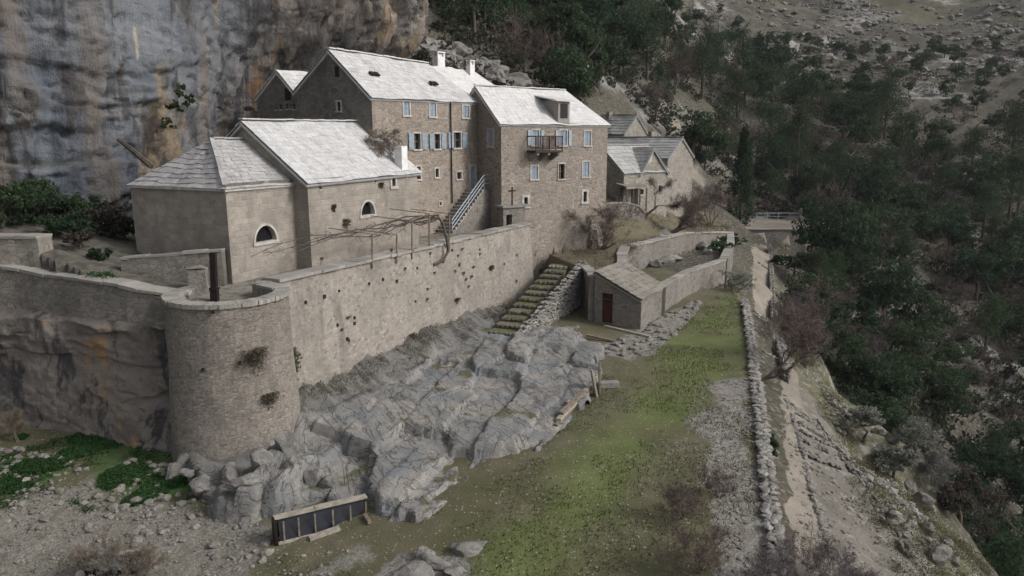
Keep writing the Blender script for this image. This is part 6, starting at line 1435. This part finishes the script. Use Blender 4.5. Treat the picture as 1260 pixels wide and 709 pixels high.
# low scrub filling between the trees and dotting the open mountainside: beyond counting
def scrub():
    N = 9000; r2 = np.random.default_rng(5); ang = r2.uniform(-.2, .8, N); dist = 34 + 300 * r2.random(N) ** .9; X = dist * np.tan(ang); Y = dist; Z = ground_z(X, Y); ra = X / Y
    dn = fbm(X * .05, Y * .05, None, 4, 95); op = .0125 * (np.hypot(X, Y) - 182) + .15 * (ra - .42)
    keep = (Y > 50) & ~((Y < 116) & (ra > .08) & (ra < .42)) & ~((Y < 69) & (ra < .12)) & ((ra > .1) | (Z > 9)) & ((op < .05) | (dn > .18)) | ((Y <= 60) & (ra > .62) & (Y > 40))
    px = CX + F * ra; py = 168 + (HC - Z) * F / Y; keep &= ~((abs(px - 850) < 30) & (py > 125) & (py < 185) & (Y < 150)) & (px < 1350)
    C = []
    for x, y, z, d in zip(X[keep], Y[keep], Z[keep], dn[keep]):
        s = r2.uniform(.4, 1.3) * (1 + y / 300); n = int(16 if y > 150 else 34); q = r2.normal(size=(n, 3)) * [s * .55, s * .55, s * .35]; (C if r2.random() > (.2 if .0125 * (math.hypot(x, y) - 182) + .15 * (x / y - .42) > -.05 else 0) else []).append(q + [x, y, z + s * .4])
    C = np.concatenate(C); me = leaf_mesh('scrub', C, .26, M['leaf_grey']); o = bpy.data.objects.new('scrub', me); COL.objects.link(o); tag(o, kind='stuff')
    k2 = np.random.default_rng(6).random(len(C)) < .5; me2 = leaf_mesh('undergrowth', C[k2] + [.3, .3, .1], .26, M['leaf_dark']); o = bpy.data.objects.new('undergrowth', me2); COL.objects.link(o); tag(o, kind='stuff')
scrub()

# ---------------- single trees and bushes one can point to
def own_tree(name, px, py, Y, rx, rz, n, size, mat, label, cat='tree', trunk_h=.6, lobes=12, lr=.42, z=None, tr=.14, group=None, aspect=.6, ry=None):
    p = ghit(px, py) if Y is None else aY(px, py, Y); zg = gz(p.x, p.y) if z is None else z
    pts = crown_points(n, rx, ry or rx, rz, lobes, lr); pts[:, 2] += rz * .9 + trunk_h
    me = leaf_mesh('crown', pts, size, M[mat], aspect); tm = mesh_of(trunk_mb(trunk_h + rz * .9, tr, rx * .8, rg, 5, .1), M['bark'])
    return link_tree(name, me, tm, (p.x, p.y, zg - .1), label, cat, group)
# cypress
p = aY(911, 258, 99); zg = gz(p.x, p.y) - .3; H = 13.2; P = []
for k in range(640):
    f = rg.random() ** .8; w = 2.3 * (1 - f) ** .62 * min(1, .45 + f * 4) ; a = rg.uniform(0, 6.28); r = w * (.45 + .55 * rg.random()); c = np.array([math.cos(a) * r, math.sin(a) * r, .4 + f * (H - .6)]); P.append(c + rv.normal(size=(18, 3)) * [.16, .16, .35])
link_tree('cypress_tree', leaf_mesh('crown', np.concatenate(P), .17, M['leaf_dark'], .35), mesh_of(trunk_mb(H * .9, .2, .5, rg, 3, .02), M['bark']), (p.x, p.y, zg), 'tall slim dark cypress beside the far turning place')
own_tree('olive_tree', 908, 362, 54.5, 1.75, .95, 2600, .085, 'leaf_olive', 'silvery olive tree with a dark trunk at the far end of the lawn edge wall', trunk_h=.9, lobes=12, aspect=.35)
own_tree('olive_tree', 1100, 590, None, 1.25, .95, 3600, .09, 'leaf_olive', 'pale grey-green olive growing on the scrubby bank below the stepped path', trunk_h=.5, lobes=9, aspect=.35, tr=.08)
own_tree('olive_tree', 1062, 545, None, 1.15, .85, 3000, .09, 'leaf_olive', 'thin silvery olive just uphill of the grey-green bank olive', trunk_h=.4, lobes=9, aspect=.35, tr=.08)
own_tree('olive_tree', 1122, 565, None, 1.3, .95, 3400, .09, 'leaf_olive', 'silvery olive at the edge of the drop, right of the other bank olives', trunk_h=.4, lobes=9, aspect=.35, tr=.08)
own_tree('round_bush', 1180, 640, None, 2.0, 1.7, 4200, .085, 'leaf_grey', 'rounded brown bush at the rim of the dark ravine', 'bush', .3, 14, .4)
own_tree('evergreen_bush', 952, 562, None, .38, .5, 700, .06, 'leaf_dark', 'small dark green bush against the lawn edge wall on the path', 'bush', .1, 7, .5, tr=.03)
own_tree('evergreen_bush', 886, 312, 66, 1.5, .8, 1500, .1, 'leaf_lush', 'bright green bush at the end of the lower garden wall', 'bush', .1, 9, .45, tr=.05)
own_tree('evergreen_bush', 978, 330, 80, 2.6, 1.5, 2600, .13, 'leaf_dark', 'blue-green dark bush below the platform wall, beside the path', 'bush', .6, 10, .42)
own_tree('evergreen_oak', 1062, 300, 96, 5.2, 4.6, 6500, .18, 'leaf_dark', 'largest dark evergreen at the right end of the platform wall', 'tree', 1.2, 18, .36, tr=.3)
own_tree('evergreen_oak', 1015, 402, 62, 3.2, 2.8, 4200, .15, 'leaf_dark', 'dark evergreen leaning over the ravine side of the far path wall', 'tree', .8, 13, .4)
own_tree('evergreen_oak', 1080, 430, 66, 4.0, 3.4, 5200, .15, 'leaf_dark', 'broad dark evergreen beyond the bare path-side tree', 'tree', .8, 14, .4)
own_tree('evergreen_oak', 1140, 380, 75, 4.2, 3.4, 5200, .16, 'leaf_dark', 'dark evergreen on the ravine slope, right of the broad path-side evergreen', 'tree', .8, 14, .4)
own_tree('evergreen_bush', 1005, 300, 93, 1.7, .9, 1300, .12, 'leaf_grey', 'brown shrub hanging on the platform wall', 'bush', .1, 8, .45, tr=.05)
own_tree('dark_thicket', 950, 262, 110, 3.6, 1.5, 2600, .16, 'leaf_grey', 'dark brown thicket behind the thin railing, right of the cypress', 'bush', .2, 12, .42)
own_tree('evergreen_bush', 905, 290, 82, 1.2, .7, 900, .1, 'leaf_dark', 'dark bush where the path meets the upper garden wall', 'bush', .1, 7, .45, tr=.04)
for px, d, zt_, lab in ((955, 128, 8, 'round dark evergreen just behind the cypress'), (868, 118, 7, 'dark evergreen above the gable cottage roof')): own_tree('evergreen_oak', px, 200, d, 3.6, 3.2, 3800, .18, 'leaf_dark', lab, 'tree', .8, 13, .4)
# bushes at the cliff foot, left
for k, (px, py, Y, rx, rz, mt, lab) in enumerate(((8, 300, 33.5, 1.5, 1.3, 'leaf_dark', 'dark evergreen bush at the left edge under the cliff'), (45, 285, 35, 1.5, 1.2, 'leaf_dark', 'dark evergreen bush behind the squared wall end'), (85, 283, 36, 1.4, .9, 'leaf_dark', 'low evergreen bush between the cliff bushes'), (28, 262, 36.5, 1.3, 1.1, 'leaf_dark', 'evergreen bush pressed to the cliff above the squared wall'),
      (115, 290, 36, 1.1, .8, 'leaf_grey', 'brownish bush right of the cliff bushes'), (68, 305, 33.5, .8, .7, 'leaf_dark', 'small dark bush just above the old wall'), (128, 262, 38, 1.0, .8, 'leaf_ivy', 'ivy bush climbing the rock left of the low church end'), (100, 320, 33, .7, .5, 'leaf_grey', 'dry bush on the bank above the old wall'), (125, 335, 32.2, .5, .35, 'leaf_dark', 'little dark shrub at the left end of the yard wall'), (60, 255, 37, 1.5, 1.2, 'leaf_dark', 'dark bush highest against the cliff foot'), (100, 262, 37.5, 1.3, 1.0, 'leaf_dark', 'dark bush between the ivy bush and the highest cliff bush'), (142, 285, 36.5, 1.2, 1.0, 'leaf_grey', 'brown scrub filling the corner beside the low church end'), (150, 245, 37, 1.0, 1.2, 'leaf_grey', 'brown creeper on the rock just left of the church eaves'), (20, 285, 34.5, 1.6, 1.2, 'leaf_dark', 'dark evergreen bush between the left edge and the squared wall end'), (90, 305, 34, 1.0, .7, 'leaf_dark', 'low dark bush in the middle of the bank above the old wall'), (-25, 270, 36, 2, 1.6, 'leaf_dark', 'evergreen bush half out of the picture at the cliff foot'))):
    own_tree('cliff_bush', px, py, Y, rx, rz, int(1300 * rx), .085, mt, lab, 'bush', .05, 9, .45, tr=.05)
for k, (px, py, Y, s) in enumerate(((228, 112, 42.6, .5), (213, 132, 42.5, .45), (205, 152, 42.2, .4), (232, 125, 42.6, .3))):
    p = aY(px, py, Y - 1.2); pts = crown_points(420, s, s, s * 1.2, 6, .5); me = leaf_mesh('ivy', pts + np.array([0, 0, 0]), .07, M['leaf_ivy']); o = bpy.data.objects.new('cliff_ivy', me); COL.objects.link(o); o.location = p; tag(o, 'yellow-green ivy tuft clinging to the cliff above the church roof', 'ivy', 'ivy tufts on the cliff')
# leaning dead branch against the cliff behind the low church end
mb = MB(); a = aY(146, 172, 37.0); b = aY(186, 205, 35.3); mb.tube([a, a.lerp(b, .5) + Vector((0, 0, .05)), b], [.1, .13, .14], 6); one(mb, 'dead_trunk', M['bark'], 'bare grey trunk leaning between the cliff and the low church roof', 'trunk')

def bare(name, base, dirs, L, r, depth, mat, label, cat='tree', group=None, spread=.55, up=.12, kids=(2, 3), minr=.007, seed=0, wig=.18, fuzz=3):
    rr = random.Random(seed + 100); b = Vector(base); root = empty(name, b, label, cat, group); ends = []
    for i, d in enumerate(dirs):
        mb = MB(); branch(mb, b + Vector((rr.gauss(0, .06), rr.gauss(0, .06), -.1)), d, L * rr.uniform(.85, 1.1), r, depth, rr, spread, up, 6, kids, minr, wig); mb.build('stem' if len(dirs) > 1 else 'branches', M[mat], root, uvmode=None)
        ends.append(np.array(mb.v)[len(mb.v) // 3:])
    if fuzz:                                             # the finest twigs
        E_ = np.concatenate(ends) - np.array(b); r3 = np.random.default_rng(seed); n = int(min(9000, len(E_) * fuzz)); q = E_[r3.integers(0, len(E_), n)] + r3.normal(size=(n, 3)) * L * .09
        o = bpy.data.objects.new('twigs', leaf_mesh('twigs', q, L * .075, M[mat], .07)); COL.objects.link(o); o.parent = root
    return root
G = lambda px, py, z: tuple(ghit(px, py))
bare('bare_tree', (lambda p: (p.x, p.y, gz(p.x, p.y)))(aY(740, 318, 57)), [(.5, -.2, .8), (-.4, -.3, .5), (.9, -.3, .3), (.2, -.6, .6)], 1.6, .1, 5, 'twig', 'low spreading leafless tree below the tower, above the shed roof', seed=1, kids=(2, 3), minr=.012)
bare('bare_tree', (lambda p: (p.x, p.y, gz(p.x, p.y)))(aY(826, 284, 69)), [(.75, .1, .75), (.5, .2, .9)], 1.7, .2, 5, 'twig', 'dark leafless tree leaning right in front of the gable cottage', seed=2, minr=.013)
bare('bare_tree', (lambda p: (p.x, p.y, gz(p.x, p.y)))(aY(792, 262, 70)), [(.8, .1, .4)], 1.6, .16, 5, 'bark', 'leaning dark leafless tree crossing the front cottage', seed=3, minr=.014)
bare('bare_shrub', (lambda p: (p.x, p.y, gz(p.x, p.y)))(aY(872, 272, 84)), [(.2, 0, 1), (-.5, 0, .8), (.6, .1, .8), (0, .4, .9)], 2.0, .08, 5, 'twig', 'reddish-brown leafless shrub right of the gable cottage', 'shrub', seed=4, minr=.017)
bare('bare_tree', G(934, 466, -1.6), [(.75, .05, .45), (.95, -.15, .18)], 1.75, .11, 6, 'twig', 'sprawling leafless tree reaching right from the lawn edge wall across the path', seed=5, minr=.008, up=.06, spread=.5)
for k, (px, py, z, L, mt, lab) in enumerate(((990, 450, -3, 1.7, 'twig', 'brown leafless thicket beside the stepped path, nearest the sprawling tree'), (1040, 470, -4, 1.6, 'twig', 'brown leafless thicket on the bank, second beyond the sprawling tree'), (1075, 485, -4.5, 1.3, 'twig_grey', 'grey lichened leafless thicket on the bank above the olives'),
        (1010, 400, -3, 1.5, 'twig', 'leafless brown thicket along the far path wall'), (1130, 545, -5.5, 1.0, 'twig_grey', 'grey leafless shrub at the rim above the round brown bush'), (1030, 435, -4, 1.5, 'twig', 'tallest brown leafless thicket on the bank behind the sprawling tree'), (1090, 515, -4, 1.2, 'twig', 'brown leafless thicket at the rim between the bank olives and the ravine'), (1150, 600, -4, .9, 'twig_grey', 'low grey shrub on the rim, left of the round brown bush'), (1055, 440, -5, 1.6, 'twig_purple', 'purplish leafless thicket hanging over the ravine rim'), (975, 400, -2.4, 1.3, 'twig_purple', 'purplish leafless thicket just outside the far path wall'))):
    bare('bare_shrub', G(px, py, z), [(rg.gauss(0, .5), rg.gauss(0, .4), .9) for _ in range(5)], L, .05, 5, mt, lab, 'shrub', seed=10 + k, minr=.008)
for k, (px, py, z, L, n, mt, lab) in enumerate(((862, 705, -.3, .62, 7, 'twig', 'reddish-brown leafless bush at the bottom edge on the lawn'), (838, 640, -.25, .5, 6, 'twig', 'brown bramble patch on the lawn beside the gravel, nearest the bottom bush'), (880, 610, -.2, .45, 6, 'twig', 'low brown brambles at the left rim of the gravel'), (1000, 735, -1.4, .72, 8, 'twig_purple', 'purplish leafless bush at the bottom edge on the path'), (1035, 730, -1.7, .6, 6, 'twig_purple', 'smaller purplish leafless bush at the bottom edge, right of the other'),
        (960, 745, -1, .6, 6, 'twig_purple', 'purplish twigs beside the lawn edge wall at the bottom edge'), (120, 712, -1.7, .5, 7, 'twig_dry', 'tangle of dead vines left of the grey bottom plank'), (152, 705, -1.7, .42, 6, 'twig_grey', 'grey dead vines under the grey bottom plank'), (175, 712, -1.7, .4, 6, 'twig_dry', 'dry stems right of the grey bottom plank'), (20, 545, -.9, .6, 4, 'twig_dry', 'thin dry sapling against the stained rock at the left edge'))):
    bare('bare_shrub', G(px, py, z), [(rg.gauss(0, .55), rg.gauss(0, .5), .8) for _ in range(n)], L, .022, 5, mt, lab, 'shrub', seed=30 + k, minr=.0045)
# pit with plank, bottom left
p0 = G(140, 706, -1.65); mb = MB()
for k in range(26):
    a = 6.28 * k / 26; mb.rock((p0[0] + math.cos(a) * .95, p0[1] + math.sin(a) * .6, p0[2] + rg.uniform(-.05, .16)), .16, .15, .13, rg, 1, .3)
q = [(p0[0] + math.cos(6.28 * k / 20) * .9, p0[1] + math.sin(6.28 * k / 20) * .55) for k in range(20)]
root = empty('stone_pit', p0, 'dark stone-rimmed pit overgrown with dead vines near the bottom left corner', 'pit'); mb.build('rim', M['drystone_dark'], root); mb = MB(); mb.prism(q, p0[2] - .1, p0[2] + .06); mb.build('dark_fill', M['hole'], root)
plank((p0[0] - .15, p0[1] + .45, 0), (p0[0] + .85, p0[1] + .75, 0), .16, .05, 'grey weathered plank lying across the overgrown pit', 'woodpale', .3)
# lush plants bottom left
for k, (px, py, rx, ry, h, lab) in enumerate(((130, 545, 1.5, 1.2, .25, 'largest bright green leafy patch at the foot of the stained rock'), (150, 585, .9, .9, .2, 'bright green leafy patch just below the largest green patch'), (50, 575, 1.1, .6, .28, 'green leafy clump at the foot of the rock, second from the left edge'), (8, 595, 1.0, .5, .25, 'green leafy clump cut by the left edge'), (212, 590, .75, .5, .28, 'green leafy clump against the bastion foot'), (165, 608, .5, .35, .18, 'small green leafy tuft right below the bright patches'), (378, 640, .4, .25, .22, 'green tuft behind the top board of the wooden frame'), (185, 600, .7, .45, .2, 'bright green leafy strip between the large green patch and the bastion clump'), (100, 560, .8, .6, .22, 'green leafy patch left of the largest green patch'), (28, 545, .3, .25, .3, 'small dark green tuft beside the dry sapling'))):
    p = aZ(px, py, -1.0); pts = []
    n = int(7000 * rx); X = rv.uniform(-1, 1, n); Y = rv.uniform(-1, 1, n); kq = X ** 2 + Y ** 2 < 1 - .5 * rv.random(n) + .2 * fbm(X * 2 + k, Y * 2); X, Y = X[kq] * rx, Y[kq] * ry; Z = ground_z(p.x + X, p.y + Y) - gz(p.x, p.y) + (.03 + rv.random(len(X))) * h * .6 * (1.1 - np.hypot(X / rx, Y / ry) * .6)
    me = leaf_mesh('leaf_patch', np.stack([X, Y, Z], 1), .045, M['leaf_lush'], .7); o = bpy.data.objects.new('leafy_plant', me); COL.objects.link(o); o.location = (p.x, p.y, gz(p.x, p.y)); tag(o, lab, 'plant')
# plants hanging from walls
def hang(name, p, n, w, h, size, mat, label, group=None, out=None, aspect=.25):
    out = out or Vector((nW.x, nW.y, 0)); t = Vector((-out.y, out.x, 0)); a = rv.normal(size=n) * w * .45; b = -np.abs(rv.normal(size=n)) * h * .5 + h * .15; o_ = np.abs(rv.normal(size=n)) * w * .3 * (1 - .5 * (b < -h * .4))
    pts = np.stack([t.x * a + out.x * o_, t.y * a + out.y * o_, b], 1); me = leaf_mesh('leaves', pts, size, M[mat], aspect); o = bpy.data.objects.new(name, me); COL.objects.link(o); o.location = p; return tag(o, label, 'plant', group)
def bast(px, py):
    d = ray(px, py); o = Vector((0, 0, HC)); aq = d.x ** 2 + d.y ** 2; bq = -2 * (d.x * BC.x + d.y * BC.y); cq = BC.x ** 2 + BC.y ** 2 - (BR + .12) ** 2; disc = max(0, bq * bq - 4 * aq * cq); p = o + d * ((-bq - math.sqrt(disc)) / (2 * aq)); return p, Vector((p.x - BC.x, p.y - BC.y, 0)).normalized()
p, nn = bast(313, 432); hang('hanging_plant', p, 700, .5, .75, .09, 'leaf_dry', 'large dry brown tuft hanging high on the bastion', None, nn, .18)
p, nn = bast(330, 486); hang('hanging_plant', p, 450, .42, .5, .08, 'leaf_dry', 'dry brown tuft hanging low on the bastion', None, nn, .18)
p, nn = bast(152, 405); 
hang('hanging_plant', wallpt(356, 442), 900, .4, 1.6, .09, 'leaf_ivy', 'long green hanging plant where the bastion meets the long wall', None, None, .35); hang('hanging_plant', wallpt(356, 430), 250, .35, .3, .09, 'leaf_dry', 'dry crest on top of the long green hanging plant')
for k, (px, py, w, h, lab) in enumerate(((506, 412, .5, .5, 'dark dry bush at the foot of the long wall, left of the garden stair'), (518, 422, .4, .45, 'dark green bush at the wall foot beside the dry one'), (604, 328, .28, .4, 'largest brown tuft on the long wall, nearest the tower'), (561, 368, .3, .3, 'round brown tuft low in the middle of the long wall'))): hang('wall_plant', wallpt(px, py), 260, w, h, .06, 'leaf_dry', lab, None, None, .4)
for px, py in ((488, 345), (534, 335), (526, 355), (525, 367), (559, 333), (570, 335), (565, 325), (582, 328), (573, 343), (576, 352), (579, 340), (563, 314), (568, 306), (529, 311), (511, 306), (420, 405), (429, 418), (548, 301), (590, 312), (635, 313), (658, 313), (428, 390), (481, 307), (395, 318), (635, 345), (498, 330)):
    hang('wall_plant', wallpt(px, py), 60, rg.uniform(.09, .2), rg.uniform(.12, .3), .045, 'leaf_dry', 'little dry plant tuft rooted in a joint of the long terrace wall', 'plant tufts on the long wall', None, .4)
Cw = Wall(N0, N1); n3 = v3(nC, 0)
for px, py, w, h, lab in ((425, 271, .3, .4, 'dark shrub growing on the church front, left of the right half-round window'), (410, 253, .16, .3, 'thin plant on the church front, above the dark shrub'), (468, 226, .22, .25, 'tuft of leaves high on the church front, left of the small framed window')):
    s, z = hit(px, py, N0, N1); hang('wall_plant', Cw.p(s, z, .02), 240, w, h, .06, 'leaf_dry', lab, None, n3, .4)
# dry shrub crown on the church ridge end (against the main house)
b = aY(470, 178, 43.6); root = bare('roof_shrub', (b.x, b.y, b.z - .3), [(rg.gauss(0, .35), rg.gauss(0, .35), 1) for _ in range(9)], .62, .04, 5, 'twig_dry', 'dry drooping shrub growing behind the church roof end, before the main house', 'shrub', seed=60, up=-.12, minr=.009)
pts = crown_points(700, .8, .8, .8, 8, .45) ; hang('roof_shrub_leaves', b, 10, .1, .1, .03, 'leaf_dry', 'x') if False else None

# grass tufts and little white stones on the lawn: beyond counting
def grass():
    r2 = np.random.default_rng(9); poly = pxpoly([(-60, 600), (330, 640), (440, 680), (470, 650), (620, 590), (700, 530), (745, 470), (800, 440), (880, 372), (906, 366), (918, 410), (930, 540), (948, 650), (955, 760), (-60, 760)], -.4)
    xs = [p[0] for p in poly]; ys = [p[1] for p in poly]; N = 110000; X = r2.uniform(min(xs), max(xs), N); Y = r2.uniform(min(ys), max(ys), N); den = fbm(X * .5, Y * .5, None, 4, 96)
    k = inpoly(X, Y, poly) & (den > -.12) & (r2.random(N) < np.where(X < -5, .35, 1)); X, Y = X[k], Y[k]; Z = ground_z(X, Y); n = len(X)
    h = r2.uniform(.03, .09, n) * (1 + np.maximum(0, den[k])); a = r2.uniform(0, 6.28, n); w = r2.uniform(.012, .03, n); lx, ly = r2.normal(size=n) * .05, r2.normal(size=n) * .05
    V = np.stack([np.stack([X - np.cos(a) * w, Y - np.sin(a) * w, Z - .01], 1), np.stack([X + np.cos(a) * w, Y + np.sin(a) * w, Z - .01], 1), np.stack([X + lx, Y + ly, Z + h], 1)], 1).reshape(-1, 3)
    me = bpy.data.meshes.new('grass'); me.vertices.add(3 * n); me.vertices.foreach_set('co', V.ravel()); me.loops.add(3 * n); me.loops.foreach_set('vertex_index', np.arange(3 * n)); me.polygons.add(n); me.polygons.foreach_set('loop_start', np.arange(n) * 3); me.polygons.foreach_set('loop_total', np.full(n, 3)); me.update(calc_edges=True); me.materials.append(m_leaf('grass blades', (.07, .085, .03), (.105, .118, .05))); o = bpy.data.objects.new('grass', me); COL.objects.link(o); tag(o, kind='stuff')
grass()
# weeds on the bank and along the rock band below the wall
def weeds():
    r2 = np.random.default_rng(12); C = []
    for Y in np.arange(29.5, 50, .1):
        for _ in range(3):
            x, y = on_wall(Y, r2.uniform(.5, 1.5)); 
            if fbm(np.array([x * .8]), np.array([y * .8]))[0] < -.12: continue
            z = float(shelf_z(np.array([x]), np.array([y]))[0]); C.append(r2.normal(size=(14, 3)) * [.11, .11, .1] + [x, y, z + .1])
    P = P_T2; xs = [p[0] for p in P]; ys = [p[1] for p in P]; X = r2.uniform(min(xs), max(xs), 7000); Y = r2.uniform(min(ys), max(ys), 7000); k = inpoly(X, Y, P) & (fbm(X * .3, Y * .3, None, 3, 5) > -.2); Z = ground_z(X, Y)
    B = [r2.normal(size=(9, 3)) * [.16, .16, .1] + [x, y, z + .1] for x, y, z in zip(X[k], Y[k], Z[k])]
    o = bpy.data.objects.new('dry_grass', leaf_mesh('dry_grass', np.concatenate(B), .07, M['leaf_dry'], .25)); COL.objects.link(o); tag(o, kind='stuff')
    Q = pxpoly([(-40, 575), (90, 545), (150, 518), (190, 545), (245, 590), (240, 612), (150, 625), (60, 612), (-40, 620)], -1.05); xs = [p[0] for p in Q]; ys = [p[1] for p in Q]; X2 = r2.uniform(min(xs), max(xs), 1500); Y2 = r2.uniform(min(ys), max(ys), 1500); k2 = inpoly(X2, Y2, Q) & (fbm(X2 * .9, Y2 * .9, None, 3, 15) > -.05); Z2 = ground_z(X2, Y2)
    B = [r2.normal(size=(22, 3)) * [.14, .14, .04] + [x, y, z + .05] for x, y, z in zip(X2[k2], Y2[k2], Z2[k2])]
    o = bpy.data.objects.new('herbs', leaf_mesh('herbs', np.concatenate(B), .045, M['leaf_lush'], .6)); COL.objects.link(o); tag(o, kind='stuff')
    X = r2.uniform(8, 34, 16000); Y = r2.uniform(18, 60, 16000); ra = X / Y; k = (X - .295 * (Y - 19) > 11.2) & (ra < .72) & (fbm(X * .4, Y * .4, None, 3, 6) > -.1); Z = ground_z(X, Y)
    for x, y, z in zip(X[k], Y[k], Z[k]): C.append(r2.normal(size=(26, 3)) * [.2, .2, .1] + [x, y, z + .1])
    C = np.concatenate(C); me = leaf_mesh('weeds', C, .05, M['leaf_verge'], .3); o = bpy.data.objects.new('weeds', me); COL.objects.link(o); tag(o, kind='stuff')
weeds()
# ---------------------------------------------------------------- light
w = bpy.data.worlds.new('World'); sc.world = w; w.use_nodes = True; nt = w.node_tree; bg = nt.nodes['Background']
sky = nt.nodes.new('ShaderNodeTexSky'); sky.sky_type = 'NISHITA'; sky.sun_disc = False
SUN = Vector((.78, -.22, .62)).normalized(); el = math.asin(SUN.z); az = math.atan2(SUN.x, SUN.y)
sky.sun_elevation = el; sky.sun_rotation = az; sky.air_density = 1.0; sky.dust_density = 4.0; sky.ozone_density = 1.0; sky.altitude = 300
hs = nt.nodes.new('ShaderNodeHueSaturation'); hs.inputs['Saturation'].default_value = .3
nt.links.new(sky.outputs[0], hs.inputs['Color']); nt.links.new(hs.outputs[0], bg.inputs[0]); bg.inputs[1].default_value = .11
ld = bpy.data.lights.new('sun', 'SUN'); ld.energy = 1.4; ld.angle = R(13); ld.color = (1, .972, .95); lo = bpy.data.objects.new('sun', ld); COL.objects.link(lo)
lo.rotation_euler = SUN.to_track_quat('Z', 'Y').to_euler()
vs = sc.view_settings; vs.view_transform = 'Standard'; vs.look = 'None'; vs.gamma = 1; vs.exposure = .78; vs.use_curve_mapping = False
sc.render.engine = 'CYCLES'; sc.cycles.use_denoising = True; sc.cycles.max_bounces = 5; sc.cycles.diffuse_bounces = 3; sc.cycles.glossy_bounces = 1; sc.cycles.transparent_max_bounces = 4; sc.cycles.use_adaptive_sampling = True
# thin valley air: one closed box round the whole scene
hb = MB(); hb.box((0, 480, 160), (900, 0, 0), (0, 560, 0), (0, 0, 215))
hm = bpy.data.materials.new('valley haze'); hm.use_nodes = True; ht = hm.node_tree; ht.nodes.clear(); ho = ht.nodes.new('ShaderNodeOutputMaterial'); pv = ht.nodes.new('ShaderNodeVolumePrincipled')
pv.inputs['Color'].default_value = (.86, .87, .92, 1); pv.inputs['Density'].default_value = .00013; pv.inputs['Anisotropy'].default_value = .2; ht.links.new(pv.outputs[0], ho.inputs['Volume'])
hz = hb.build('haze', hm, None, uvmode=None); tag(hz, kind='stuff')
sc.cycles.volume_bounces = 0
